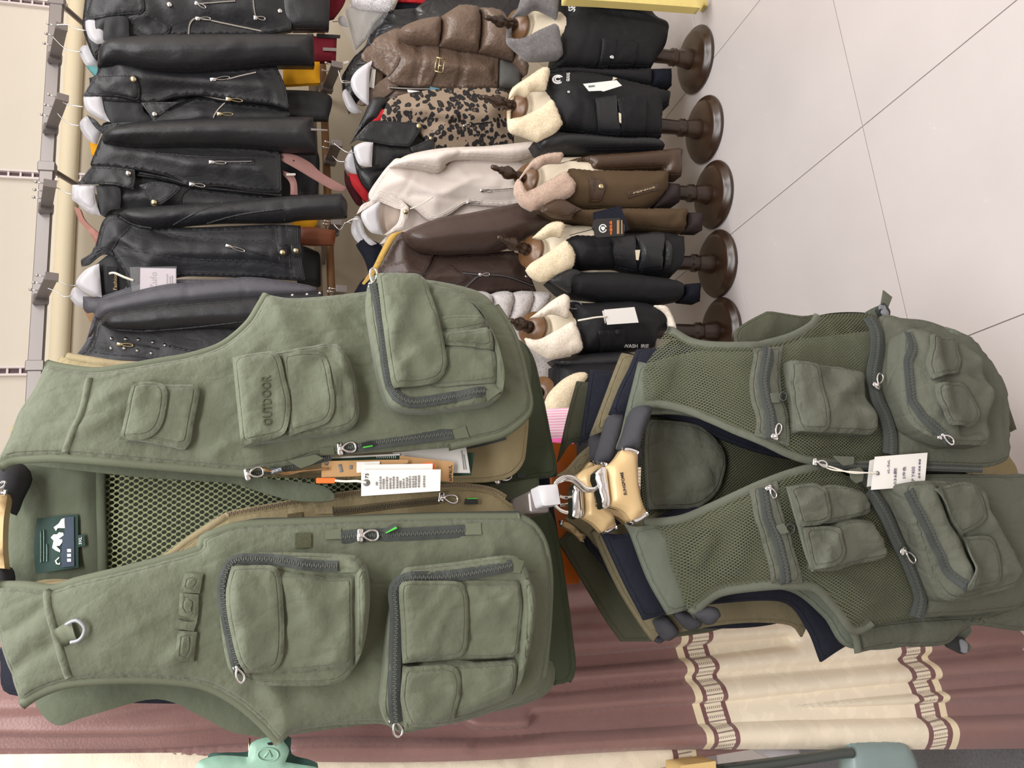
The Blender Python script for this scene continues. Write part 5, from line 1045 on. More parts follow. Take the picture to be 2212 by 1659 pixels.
F4 = jframe(400, 520, 2.25); J = thing('leather_jacket', 'collarless black leather jacket with plastic-wrapped tag and snap hem tabs', 'jacket', F4.o, 'black leather jackets')
b4 = Panel('front', F4, ZB('570,440! 600,380 650,220 740,190 900,250 1200,265 1720,245! 1890,255! 1896,440 1928,605! 1700,590 1300,575 1120,580 1000,640 820,690 780,560 720,460 690,432'), LEATHER2, J, 0, .028, .09, .03, LW, [(ZB('740,380 900,420 1200,465 1600,480 1850,520'), -.005, .006), (ZB('830,250 740,340 690,430'), -.005, .006), (ZB('850,258 760,350 712,440'), -.004, .005), (ZB('960,275 1100,320 1400,350 1720,352'), -.005, .006), (ZB('1725,250 1745,360 1755,470'), -.004, .006), (ZB('1800,250 1815,420 1835,595'), -.004, .005), (ZB('1150,300 1500,290'), .006, .03)], .011)
Panel('collar', F4, ZB('530,455! 575,425 600,385 690,405! 715,440 640,440 560,500 512,512! 508,470'), LEATHER2, J, b4.top(.006), .008, .02, .006, LW, [], .009)
Panel('lining', F4, ZB('600,500! 690,435 740,470 800,560 790,640 750,680 640,700! 620,600'), LINING, J, -.01, .003, .03, .004, LW, [], .01)
nl = slab('woven_label', F4, ZB('670,510! 735,515! 740,670! 672,668!'), .0, .001, INK, J); text('Fashion', F4, ZB('735,658')[0][:2], ZB('735,556')[0][:2], nl.h, 8, M('gold_print', (186, 160, 110), .6, .3, (), None, 0), nl.ob)
for q, r in (('1742,378! 1812,372! 1820,430 1785,462! 1752,430', (1776, 424)), ('1828,372! 1888,368! 1896,425 1862,456! 1835,425', (1860, 412))):
    p = Panel('hem_tab', F4, ZB(q), LEATHER2, J, b4.top(.004), .004, .008, .006, (), [], .006); rivet(F4, ZB('%d,%d' % r)[0], p.h, .009, J, BRASS)
zipper(F4, ZB('1430,385 1530,405 1690,442'), b4.h, J, .01, .004, tape=LINING, tm=LEATHER2); pull(F4, ZB('1420,378')[0], ZB('1540,416')[0], b4.h, J, w=.01)
s4 = Panel('sleeve', F4, ZB('735,190! 800,150 1000,133 1400,105 1800,70 2145,52! 2182,110 2182,205! 1900,216 1780,235 1400,238 1100,262 960,275 840,248'), LEATHER2, J, .012, .055, .08, .045, LW, [(ZB('740,190 850,250 960,270'), -.006, .008), (ZB('1080,255 1200,190 1400,110'), -.006, .008), (ZB('1100,265 1215,195 1420,118'), .005, .008), (ZB('1290,245 1500,185 1900,110'), -.005, .008), (ZB('1310,215 1500,170 1700,150'), .006, .014), (ZB('1775,128 1790,180 1788,225'), -.004, .006), (ZB('900,180 1100,160'), .005, .02)], .01)
seams(F4, s4, J, ZB, ('742,192 850,250 955,268', '1085,252 1200,190 1400,112', '1295,243 1500,187 1780,150', '1776,128 1790,180 1788,222'))
white_hanger('white plastic hanger in the tagged black jacket', F4, ZB('478,605 540,530 622,492! 640,705! 570,692 500,650'), ZB('478,630 420,630 380,610 285,590'), .012, None, .0)
white_hanger('white plastic hanger behind the tagged black jacket', jframe(400, 600, 2.31), ZB('440,700 470,640 550,690 605,738! 560,772 490,762 455,730'), ZB('445,695 400,700 360,670 280,640'), -.01)
c = card('swing_tag', F4, ZB('882,520 1106,524 1106,682 880,668'), .034, 'pale pink-white swing tag in a clear sleeve on a black jacket', M('pink_white_card', (226, 214, 222), .5, .3, (), None, .02))
for x, y0, y1 in ((1050, 660, 560), (1068, 650, 575), (1082, 655, 570)): strip('print_line', F4, ZB('%d,%d %d,%d' % (x, y0, x, y1)), c.h, .004, .0002, PAPER_G, c.ob, lift=.0005)
text('Zufo', F4, ZB('985,655')[0][:2], ZB('985,545')[0][:2], c.h, 14, PAPER_G, c.ob)
def film():
    k = NT('clear_film'); k.b.inputs['Base Color'].default_value = (.95, .95, .97, 1); k.b.inputs['Roughness'].default_value = .08; tr = k.n('BsdfTransparent'); mx = k.n('MixShader'); mx.inputs[0].default_value = .12
    n = k.n('TexNoise'); n.inputs['Scale'].default_value = 60; bp = k.n('Bump'); bp.inputs['Strength'].default_value = .8; bp.inputs['Distance'].default_value = .01; k.l(n.outputs[0], bp.inputs['Height']); k.l(bp.outputs[0], k.b.inputs['Normal'])
    k.l(tr.outputs[0], mx.inputs[1]); k.l(k.b.outputs[0], mx.inputs[2]); k.l(mx.outputs[0], k.N['Material Output'].inputs[0]); return k.m
FILM = film()
p = Panel('clear_sleeve', F4, ZB('815,515! 1110,510! 1112,686! 830,680!'), FILM, c.ob, .037, .003, .02, .0006, ((.002, .02),), [], .01)
m = cord('white_string', F4, ZB('690,556 720,552 780,578 840,600'), (.012, .03, .04, .04), .0035, STRING); tag(m, 'white string holding the plastic-wrapped tag on a black jacket', 'string')

seams(F4, b4, J, ZB, ('740,380 900,420 1200,465 1600,480 1850,520', '835,250 745,340 692,430', '962,275 1100,322 1400,350 1720,352', '1728,250 1748,360 1758,472', '1802,250 1817,420 1835,595'))
F5 = jframe(400, 640, 2.255); J = thing('leather_jacket', 'graphite grey leather jacket between two black ones', 'jacket', F5.o)
Panel('front', F5, ZB('520,700! 620,700 1000,600 1500,600 1950,640! 1950,720! 1200,780 700,820 540,800'), LEATHERG, J, -.05, .02, .05, .05, LW, [], .013)
Panel('sleeve', F5, ZB('620,730! 760,690 860,662 1050,622 1200,612 1400,590 1600,578 1900,620 2002,645! 1990,690! 1700,730 1300,760 900,800 650,840 575,930 540,985! 590,820'), LEATHERG, J, 0, .05, .09, .04, LW, [(ZB('1180,620 1190,670 1185,730'), -.004, .005), (ZB('1250,625 1500,660 1900,680'), .006, .012), (ZB('1540,650 1545,700'), -.004, .005)], .011)
Panel('collar', F5, ZB('468,1085! 530,1000 560,955 600,960 545,1045 490,1075!'), LEATHERG, J, .0, .008, .02, .006, LW, [], .009)
F6 = jframe(400, 740, 2.19); J = thing('leather_jacket', 'black leather jacket with silver studs, half behind the olive vest', 'jacket', F6.o, 'black leather jackets')
b6 = Panel('front', F6, ZB('500,1085! 560,1010 590,930 625,850 900,880 1400,860 1700,850! 1700,1300! 900,1300 560,1200 490,1120'), LEATHER2, J, 0, .028, .1, .03, LW, [(ZB('1060,1010 1200,1040 1400,1050'), .005, .012), (ZB('600,1050 900,1080 1050,1110'), -.004, .01)], .012)
for i, q in enumerate(((700, 965), (790, 967), (870, 972), (960, 988), (1036, 1006), (698, 1026), (780, 1026), (862, 1040), (950, 1056), (1022, 1086))): rivet(F6, ZB('%d,%d' % q)[0], b6.h, .0055, J, name='stud', dome=1.)
pull(F6, ZB('735,998')[0], ZB('838,1006')[0], b6.h, J, BRASS, .01); zipper(F6, ZB('740,998 860,1005 1000,1030'), b6.top(-.001), J, .009, .004, tape=LINING, tm=LINING)
s6 = Panel('sleeve', F6, ZB('640,880! 640,845 700,795 850,768 1100,735 1600,695 2030,666! 2036,800! 1600,900 1300,905 900,925 720,915'), LEATHER2, J, .012, .055, .085, .045, LW, [(ZB('650,860 720,905 900,915'), -.006, .01), (ZB('1000,915 1300,890 1600,850'), -.005, .006), (ZB('1020,900 1300,875 1600,838'), .005, .007), (ZB('1000,800 1300,780 1500,760'), .007, .02), (ZB('1630,695 1640,760'), -.004, .005)], .011)
seams(F6, s6, J, ZB, ('660,862 720,905 900,918', '900,918 1200,895 1590,850', '1632,698 1642,760')); seams(F6, b6, J, ZB, ('1062,1012 1200,1042 1400,1052', '600,1050 900,1080 1110,1100'))
for q in ((1650, 697), (1838, 693), (1930, 688), (2010, 680), (1648, 756)): rivet(F6, ZB('%d,%d' % q)[0], s6.top(-.006), .005, J, name='stud', dome=1.)
for f_, j_, m_, q_ in ((F1, 'leather_jacket', LEATHER, ZA('640,120! 1800,-60! 1800,180! 1200,215 800,225 680,240')), (F2, 'leather_jacket.001', LEATHER, ZA('680,500! 1700,470! 1790,720! 1400,780 900,780 700,770 650,640')), (F3, 'leather_jacket.002', LEATHER, ZA('650,900! 1700,960! 1760,1230! 1300,1300 700,1340 640,1180 620,1060'))):
    Panel('back', f_, q_, m_, bpy.data.objects[j_], -.06, .01, .03, .01, LW, [], .014)
# garments peeping out behind the black jackets
def peek(name, label, cat, fr, pts, mat, group=None):
    t = thing(name, label, cat, fr.o, group); Panel('body', fr, pts, mat, t, 0, .01, .02, .02, ((.003, .05),), [], .012); return t
FBK = jframe(400, 300, 2.36, 10)
peek('teal_jacket', 'sliver of a teal garment behind the biker jacket hangers', 'garment', FBK, ZA('540,410! 600,420! 700,440 700,520 600,480!'), TEAL)
peek('orange_jacket', 'sliver of an orange garment behind the plain black jacket', 'garment', FBK, ZA('563,895! 640,915! 640,1000 575,972!'), YELLOW)
peek('coral_jacket', 'sliver of a coral leather garment below the third white hanger', 'garment', jframe(400, 420, 2.29), ZB('462,135! 500,150 540,230 660,330! 640,420 560,300 500,230!'), M('coral_leather', (168, 118, 106), .5, .3, (), None, .05))
peek('camel_jacket', 'sliver of a camel garment beside the graphite jacket collar', 'garment', jframe(400, 670, 2.325), ZB('515,772! 600,745 640,800! 600,880 562,856!'), CAMEL)
peek('wine_jacket', 'wine red garment with zip pulls at the top picture edge', 'garment', FBK, ZA('1900,-60! 2190,-60! 2160,20 2100,105! 2000,110'), WINE)
t = peek('wine_trousers', 'wine red garment leg with a silver tape below the jacket cuff', 'garment', FBK, ZA('1960,225! 2118,240! 2112,388! 1960,380!'), WINE)
slab('silver_tape', FBK, ZA('2030,298 2115,302 2114,322 2030,318'), .012, .001, STEEL, t); slab('dark_band', FBK, ZA('1990,212 2140,220 2138,240 1990,235'), .012, .002, LINING, t)
peek('yellow_garment', 'bright yellow garment hem under the biker jacket sleeve', 'garment', FBK, ZA('1780,380! 2010,388! 2012,520! 1780,532!'), YELLOW)
peek('black_trousers', 'black garment hem below the biker jacket', 'garment', FBK, ZA('1700,560! 2062,592 2066,752! 1700,745!'), LINING)
peek('black_skirt', 'black garment hem behind the pink belt', 'garment', FBK, ZA('1700,930! 1985,935 2000,1250! 1700,1260!'), LINING)
peek('brown_leather_garment', 'brown leather garment end lying over the wooden rail', 'garment', jframe(700, 510, 2.36, 10), ZK('480,90! 800,100 1245,160! 1240,320 1220,440! 800,440 480,420!'), TANL)
peek('mustard_garment', 'mustard yellow garment above the brown leather end', 'garment', FBK, ZK('330,-60! 860,-60 860,60! 800,110 480,110!'), YELLOW)
peek('black_garment', 'black garment hem under the snap hem tabs', 'garment', FBK, ZK('480,420! 820,560 930,640 950,1250! 880,1280 480,1240!'), LINING)

# ------------------------------------------------------------------ jackets on the lower rail
def leopard():
    k = NT('leopard_cloth'); uv = k.n('UVMap').outputs[0]; n = k.n('TexNoise'); n.inputs['Scale'].default_value = 28; n.inputs['Detail'].default_value = 2; k.l(uv, n.inputs['Vector'])
    mp = k.n('VectorMath', operation='MULTIPLY_ADD'); k.l(n.outputs['Color'], mp.inputs[0]); mp.inputs[1].default_value = (.022, .022, 0); k.l(uv, mp.inputs[2])
    v = k.n('TexVoronoi'); v.inputs['Scale'].default_value = 52; v.inputs['Randomness'].default_value = .85; k.l(mp.outputs[0], v.inputs['Vector']); d = v.outputs['Distance']
    n2 = k.n('TexNoise'); n2.inputs['Scale'].default_value = 70; k.l(uv, n2.inputs['Vector'])
    ring = k.math('LESS_THAN', k.math('ABSOLUTE', k.math('SUBTRACT', d, .34)), k.math('MULTIPLY_ADD', n2.outputs[0], .55, -.1)); core = k.math('LESS_THAN', d, .2)
    c = k.mix(core, lin((146, 128, 110)), lin((84, 68, 56))); c = k.mix(ring, c, lin((28, 26, 28))); k.l(c, k.b.inputs['Base Color']); k.b.inputs['Roughness'].default_value = .85; return k.m
LEO = leopard(); G2 = 'jackets on the lower wooden rail'
F = jframe(900, 40, 2.3); J = thing('fur_trimmed_coat', 'off-white coat with white fur collar inside a clear bag', 'coat', F.o, G2)
Panel('front', F, ZG('640,150! 720,60 880,-60 1500,-60! 1400,160 1250,240 1130,330 1000,560 940,640 820,760! 760,560'), M('off_white_cloth', (206, 202, 194), .8, .2, WEAVE, ST1, .03), J, -.04, .03, .08, .03, ((.004, .06),), [(ZG('885,130 870,300 940,560'), -.006, .006)], .011)
Panel('fur_collar', F, ZG('735,90! 740,-60 1385,-60! 1372,140 1255,182 1120,160 900,140'), FURWH, J, -.005, .02, .03, .02, ((.003, .04),), [], .009, fur=(.012, 60000, .5))
white_hanger('white hanger holding the bagged off-white coat', F, ZG('520,300 560,250 620,262 650,330 690,420 640,420 570,400 530,360'), ZG('520,340 470,345 430,345'), .0)
p = Panel('clear_bag', F, ZG('515,240! 640,120 720,40 1390,-60! 1300,240 1000,600 860,830! 800,870 620,560 540,420'), FILM, J, .02, .02, .06, .0008, ((.006, .05), (.003, .02)), [], .012)
F = jframe(900, 20, 2.34); J = thing('red_coat', 'red and navy garment at the top edge behind the black quilted jacket', 'coat', F.o, G2)
Panel('red_front', F, ZG('1240,-60! 2020,-60! 1925,45 1700,35 1300,18!'), RED, J, .0, .01, .02, .02, ((.003, .05),), [], .012); Panel('navy_front', F, ZG('1370,20! 1930,40! 1900,140 1380,200!'), NAVY, J, -.02, .01, .02, .02, ((.003, .05),), [], .012)
F = jframe(880, 70, 2.28); J = thing('quilted_jacket', 'glossy black quilted jacket behind the brown quilted one', 'jacket', F.o, G2)
pq = Panel('front', F, ZCC('235,640! 330,490 430,390 480,260 560,140 640,90 860,60 1000,-20 1500,-60! 1750,-60! 1750,300! 1300,420 700,560 500,700 300,960! 250,820'), PUFFB, J, -.06, .05, .12, .04, ((.007, .05), (.004, .03), (.0015, .012)), [(ZCC('640,150 700,190 820,200'), -.01, .012), (ZCC('860,70 880,140 870,200'), -.012, .01), (ZCC('560,140 520,300 440,430'), -.01, .012)], .011)
slab('silver_clip', F, ZG('596,985 680,965 690,1000 610,1020'), pq.h, .003, CHROME, J, .004)
F7 = jframe(950, 150, 2.22); J = thing('quilted_jacket', 'brown quilted jacket with metal clasp and grey ribbed hem', 'jacket', F7.o, G2)
PW = ((.005, .04), (.003, .022), (.001, .01))
b7 = Panel('front', F7, ZCC('400,480! 480,380 540,310 720,240 800,340 1000,380 1280,430 1575,490! 1562,742! 1230,752 980,742 880,735 640,700 600,560'), PUFF, J, .0, .035, .08, .04, PW, [(ZCC('880,375 860,560 822,720'), -.008, .006), (ZCC('910,385 900,560 862,722'), -.008, .006), (ZCC('1240,430 1240,560 1212,745'), -.008, .006), (ZCC('1278,440 1275,560 1238,748'), -.008, .006), (ZCC('560,330 700,320 820,350'), .01, .02), (ZCC('580,260 700,330 800,345'), -.006, .008), (ZCC('1480,640 1520,570 1560,560'), .008, .012), (ZCC('1450,720 1500,690'), .008, .012)], .01)
for q, e in (('712,262! 780,210 900,165 1000,145 1078,142! 1082,250 1064,388! 960,380 860,378 770,358 722,310', .045), ('1078,140! 1140,100 1235,40! 1320,44 1402,62! 1418,200 1402,442! 1230,420 1066,388! 1080,250', .05), ('1402,62! 1520,72 1605,110 1680,260 1700,520! 1560,480 1400,440! 1416,200', .05), ('1690,380! 1760,420 1800,480 1830,560! 1800,640 1700,530!', .03)):
    Panel('sleeve', F7, ZCC(q), PUFF, J, .02, e, .05, .05, PW, [], .009)
Panel('collar', F7, ZCC('400,462! 470,388 600,420 732,460! 715,540 630,652! 560,600 410,510'), PUFF, J, b7.top(.004), .012, .02, .012, PW, [(ZCC('480,395 600,430 725,475'), -.004, .006)], .008)
Panel('collar', F7, ZCC('560,690! 640,650 720,720 640,800 590,830 420,900 360,880! 400,830'), PUFF, J, -.01, .012, .02, .012, PW, [], .009)
Panel('front', F7, ZCC('590,770! 640,700 880,735 1000,752 1230,760 1540,750! 1560,820 1200,900 640,900!'), PUFF, J, -.03, .03, .06, .04, PW, [], .011)
Panel('lining', F7, ZCC('440,590! 570,600 575,690 560,780 530,840! 460,860'), M('brown_lining', (92, 74, 60), .6, .3, (), None, .06), J, -.02, .004, .02, .004, PW, [], .01)
slab('size_label', F7, ZCC('488,590 522,592 505,755 462,742'), -.01, .001, PAPER, J)
zipper(F7, ZCC('640,748 800,758 985,760'), -.004, J, .012, .006, tape=LINING, tm=CHROME)
fl7 = flap(F7, ZCC('908,388! 1060,392! 1060,480 1055,560 990,722! 880,720 900,540'), b7.h, J, PUFF, .008, wr=((.002, .02),)); slab('swing_tag_edge', F7, ZCC('985,740 1070,755 1060,775 980,770'), .02, .002, M('blue_card', (90, 140, 160), .6, .3, (), None, 0), J); slab('white_tag_edge', F7, ZCC('790,765 900,778 895,792 795,788'), .02, .002, PAPER, J)
cl = MB(); gp = lambda s: F7.w(F7.px([q[:2] for q in ZCC(s)], .07), .07)
for s in ('1040,488 1022,608', '1068,494 1050,616', '1108,505 1090,626'): cl.tube(gp(s), .0022, 6)
for s in ('1038,490 1110,506', '1024,606 1092,624', '1055,558 1095,566'): cl.tube(gp(s), .0028, 6)
cl.build('metal_clasp', BRASS, J)
Panel('rib_hem', F7, ZCC('1560,488! 1770,560! 1765,752! 1560,745!'), RIBG, J, -.01, .02, .05, .03, ((.002, .02),), [], .011)
Panel('sleeve', F7, ZCC('1560,740! 1770,752 1700,800! 1200,830 1200,750!'), PUFF, J, -.05, .02, .05, .03, PW, [], .012)
white_hanger('white plastic hanger in the brown quilted jacket', F7, ZCC('308,688 350,610 420,555 490,515! 468,640 462,902! 400,860 330,780'), ZCC('305,702 240,705 220,670 200,600'), .015)
white_hanger('white hanger behind the brown quilted jacket', jframe(760, 210, 2.34), ZCC('235,810 260,760 300,800 360,900 400,960! 340,970 280,930'), ZCC('235,690 300,700 310,740'), -.02)
F8 = jframe(950, 260, 2.2); J = thing('leopard_jacket', 'leopard print jacket with black leather collar and snaps', 'jacket', F8.o, G2)
b8 = Panel('front', F8, ZCC('560,1030! 600,920 640,850 800,795 1100,755 1400,752 1640,775 1690,1000 1700,1240! 1400,1262 1100,1275 1000,1290 880,1100'), LEO, J, .0, .035, .1, .04, LW, [(ZCC('900,900 1000,1000 1150,1010'), .012, .02), (ZCC('950,1020 1100,1060 1250,1050'), -.01, .012), (ZCC('1200,820 1400,860 1600,900'), .006, .03), (ZCC('1050,1030 1300,1080 1600,1020'), -.008, .01)], .011)
Panel('collar', F8, ZCC('310,1222! 400,1120 470,1045 530,1030 700,1038 870,1046! 930,1062! 880,1150 812,1252! 650,1240 500,1216 360,1190!'), LEATHER, J, b8.top(.01), .012, .03, .006, LW, [(ZCC('530,1046 900,1062'), -.003, .006)], .009)
Panel('shoulder', F8, ZCC('300,1230! 420,980 470,870 520,830 640,838! 600,920 540,1030 460,1050 380,1130'), LEATHER, J, -.02, .02, .04, .03, LW, [(ZCC('600,850 560,950 500,1030'), -.004, .005)], .01)
Panel('lapel', F8, ZCC('815,1258! 900,1222 1020,1160! 1015,1290! 850,1305'), LEATHER, J, b8.top(.008), .008, .02, .006, LW, [], .009)
Panel('lining', F8, ZCC('480,1215! 640,1240 830,1262 900,1290 860,1330 700,1345 620,1425 480,1425!'), LEATHER, J, -.01, .006, .03, .006, LW, [], .01)
Panel('shoulder', F8, ZCC('320,1240! 380,1420 480,1425 700,1420! 560,1560 480,1660! 380,1520'), LEATHER, J, -.04, .02, .04, .03, LW, [], .011)
rivet(F8, ZCC('888,1076')[0], b8.top(.026), .0085, J, BRASS); rivet(F8, ZCC('990,1180')[0], b8.top(.02), .0065, J, BRASS)
zipper(F8, ZCC('1270,1075 1380,1055 1510,1042'), b8.h, J, .01, .004, tape=LINING, tm=LINING); pull(F8, ZCC('1262,1075')[0], ZCC('1330,1062')[0], b8.h, J, w=.008)
Panel('red_lining', F8, ZCC('480,1045! 580,930 612,980 545,1032!'), RED, J, -.012, .006, .02, .01, (), [], .01)
white_hanger('white plastic hanger in the leopard jacket', F8, ZCC('335,1290 345,1245 420,1212 498,1216! 486,1422! 420,1420 370,1390'), ZCC('335,1302 280,1300 240,1280 160,1222'), .02)
white_hanger('white hanger behind the leopard jacket', jframe(760, 350, 2.32), ZCC('255,1390 280,1320 330,1280 400,1440 430,1530! 330,1490 270,1450'), ZCC('260,1380 200,1375 150,1330'), -.02)
F = jframe(790, 400, 2.34); J = thing('red_jacket', 'red garment behind the leopard and pale pink jackets', 'garment', F.o, G2)
Panel('front', F, ZCC('290,1475! 410,1512 480,1640! 440,1720 380,1660 320,1580'), RED, J, 0, .01, .02, .02, ((.003, .05),), [], .011); Panel('dark_lining', F, ZCC('255,1450! 320,1560 400,1700 420,1760! 360,1740 270,1580'), M('dark_red', (70, 24, 30), .7, .2, (), None, .1), J, -.01, .01, .02, .02, (), [], .011)
F9 = jframe(930, 420, 2.18); J = thing('leather_jacket', 'pale pink leather jacket with stand collar and zips', 'jacket', F9.o, G2)
b9 = Panel('front', F9, ZD('480,135! 470,60 560,-80 640,-180 720,-230 1060,-110 1200,-215 1700,-210 1830,-180! 1830,110! 1745,165 1500,170 1310,150 1150,250 1000,300 860,200 740,130 620,100'), CREAML, J, .0, .035, .1, .04, LW, [(ZD('730,80 780,0 840,-110'), -.004, .005), (ZD('820,80 1100,110 1400,140 1700,130'), -.006, .006), (ZD('1060,-60 1200,-30 1500,20 1720,40'), .006, .012), (ZD('1000,-110 1300,-30 1700,-10'), -.006, .01), (ZD('1240,-130 1340,-190'), .008, .01), (ZD('1300,-40 1400,-80'), .006, .01)], .01)
b9l = Panel('front', F9, ZD('560,500! 640,420 780,380 1000,300 1150,255 1310,165 1500,175 1760,165! 1760,300! 1300,400 800,480'), CREAML, J, -.03, .03, .08, .04, LW, [(ZD('1050,240 1150,200 1290,160'), .005, .014)], .011)
Panel('lining', F9, ZD('545,150! 720,160 725,290 650,385 575,428! 540,300'), M('pink_lining', (206, 190, 178), .7, .2, (), None, .04), J, -.02, .004, .02, .004, LW, [], .01)
Panel('collar', F9, ZD('355,250! 400,170 480,128 560,45 740,130 805,192! 720,205 600,160 540,140 470,180 380,235!'), CREAML, J, b9.top(.002), .01, .02, .006, LW, [(ZD('500,150 600,130 740,180'), -.004, .006)], .009)
p = Panel('throat_strap', F9, ZD('735,205! 770,188 802,200 790,290 765,378! 700,388 640,410 580,430! 640,385 705,325 728,260'), CREAML, J, .015, .006, .012, .005, (), [], .008); rivet(F9, ZD('774,228')[0], p.h, .008, J, BRASS)
zipper(F9, ZD('1420,50 1560,38 1700,26'), b9.h, J, .012, .005, tape=CREAML, tm=STEEL); pull(F9, ZD('1408,46')[0], ZD('1505,50')[0], b9.h, J, w=.011)
zipper(F9, ZD('1310,152 1500,165 1720,180'), b9.top(-.01), J, .012, .005, tape=CREAML, tm=STEEL); zipper(F9, ZD('1300,155 1210,210 1150,280'), b9l.h, J, .012, .005, tape=CREAML, tm=STEEL); pull(F9, ZD('1295,148')[0], ZD('1395,150')[0], b9.h, J, w=.011)
m = cord('white_string', F9, ZD('815,200 850,190 930,150 1005,104'), (.03, .05, .055, .05), .002, STRING); tag(m, 'white cord lying across the pale pink jacket', 'string')
Panel('sleeve', F9, ZCC('640,1420! 700,1370 820,1312 1100,1262 1500,1242 1862,1205! 1950,1310! 1700,1375 1450,1362 1200,1362 1100,1420 1060,1468 860,1440'), CREAML, J, .03, .055, .08, .05, LW, [(ZCC('1200,1340 1300,1270 1500,1245'), -.005, .006), (ZCC('860,1360 1000,1350 1150,1370'), .007, .015), (ZCC('1160,1355 1500,1330 1800,1320'), .006, .02), (ZCC('1040,1460 1080,1430'), .006, .01)], .01)
white_hanger('white plastic hanger in the pale pink jacket', F9, ZD('398,240 460,190 545,140 562,152! 545,260 578,425! 480,402 410,310'), ZD('380,290 320,292 270,320'), .02)
white_hanger('stacked white hanger behind the pale pink jacket', jframe(770, 520, 2.3), ZD('310,370 340,270 390,280 420,400 470,550! 380,500 330,440'), ZD('315,325 260,320 215,380 160,330'), -.02)
white_hanger('second stacked white hanger behind the pale pink jacket', jframe(775, 525, 2.27), ZD('350,300 400,300 440,420 530,500! 470,510 390,420'), None, -.02)
F = jframe(810, 540, 2.32); J = thing('dark_jacket', 'dark navy garment between white hangers and the mustard trim', 'garment', F.o, G2)
Panel('front', F, ZD('355,510! 430,450 560,500! 590,580 520,720 470,770! 430,640'), NAVY, J, 0, .01, .03, .02, ((.003, .05),), [], .011); Panel('front', F, ZD('340,920! 420,800 560,760! 560,960! 400,1000!'), NAVY, J, 0, .01, .03, .02, ((.003, .05),), [], .011)
F10 = jframe(930, 540, 2.1); J = thing('leather_jacket', 'dark brown leather jacket with pointed lapels and mustard edge behind it', 'jacket', F10.o, G2)
b10 = Panel('front', F10, ZD('520,760! 560,690 620,580 690,460 770,400 900,560 1100,600 1500,580 1760,590 1830,750 1890,905! 1600,908 1250,950 1000,960 700,980!'), BROWNL, J, .0, .035, .1, .04, LW, [(ZD('720,490 680,570 670,640'), -.005, .006), (ZD('740,490 700,570 690,640'), -.004, .005), (ZD('1020,620 1300,660 1600,620'), .008, .03), (ZD('1640,660 1700,720 1740,640'), .008, .012), (ZD('1000,610 1300,600 1600,590'), -.008, .012), (ZD('1500,850 1600,890 1700,870'), .006, .014)], .01)
Panel('collar', F10, ZD('520,752! 565,690 700,660 1022,578! 985,660 912,782! 700,775'), BROWNL, J, b10.top(.012), .01, .02, .006, LW, [(ZD('600,680 800,650 990,600'), -.003, .006)], .009)
Panel('lapel', F10, ZD('910,790! 1050,742 1155,680! 1240,750 1310,800! 1200,850 1080,880 960,850'), BROWNL, J, b10.top(.008), .008, .02, .006, LW, [], .009)
zipper(F10, ZD('1260,748 1400,762 1600,772 1740,812 1860,860'), b10.h, J, .012, .005, tape=LINING, tm=STEEL); zipper(F10, ZD('1400,770 1330,830 1270,890 1230,945'), b10.h, J, .012, .005, tape=LINING, tm=STEEL)
pull(F10, ZD('1395,764')[0], ZD('1490,760')[0], b10.h, J, w=.011); rivet(F10, ZD('1805,778')[0], b10.h, .005, J)
Panel('sleeve', F10, ZD('770,480! 765,410 900,335 1100,270 1300,240 1740,150! 1960,250 2060,305 1990,365! 1850,440 1650,540 1500,580 1250,588 1020,592 870,560'), BROWNL, J, .03, .07, .1, .05, LW, [(ZD('770,430 860,540 1000,590'), -.006, .008), (ZD('1100,400 1400,380 1800,320'), .006, .05), (ZD('1490,575 1600,500 1700,450'), -.01, .012)], .011)
p = Panel('mustard_coat', F10, ZD('408,838! 500,700 560,580 640,430 700,400 752,390! 690,460 620,575 545,715 480,790 420,850!'), MUSTARD, None, -.02, .012, .02, .02, ((.003, .05),), [], .01); tag(p.ob, 'mustard suede edge showing behind the dark brown leather jacket', 'garment', G2)
for f_, j_, m_, q_ in ((F7, bpy.data.objects['quilted_jacket.001'], PUFF, ZCC('480,560! 700,420 1500,520! 1520,820! 700,860 520,800')), (F8, bpy.data.objects['leopard_jacket'], LEATHER, ZCC('560,960! 1600,900! 1640,1380! 900,1420 620,1420')), (F9, b9.ob.parent, CREAML, ZD('560,60! 1600,-100! 1700,330! 900,400 600,420')), (F10, b10.ob.parent, BROWNL, ZD('640,600! 1700,560! 1840,960! 1000,960 640,860'))):
    Panel('back', f_, q_, m_, j_, -.06, .01, .03, .01, LW, [], .014)
F11 = jframe(1100, 720, 2.12); J = thing('fur_coat', 'silver grey fur coat in ribbed panels below the brown leather jacket', 'coat', F11.o, G2)
Panel('front', F11, I('960,640! 1010,632 1100,640 1200,660 1270,700 1270,900! 1190,900 1120,850 1050,760'), FURS, J, -.05, .02, .05, .04, ((.004, .05),), [(I('1178,750 1182,810'), -.006, .004)], .011, fur=(.007, 35000, .45))
for q in ('1260,960! 1330,925 1400,905 1470,915 1515,945! 1522,1040! 1400,1040', '1508,935! 1580,910 1650,905 1692,925! 1700,1000 1650,1160! 1540,1060', '1690,925! 1760,905 1830,905 1862,920! 1865,1000 1780,1140 1650,1175!', '1860,920! 1930,908 2000,920 2020,945! 1960,1060 1800,1160!'):
    Panel('fur_panel', F11, ZD(q), FURS, J, -.02, .03, .035, .03, ((.003, .03),), [], .009, fur=(.006, 35000, .45))

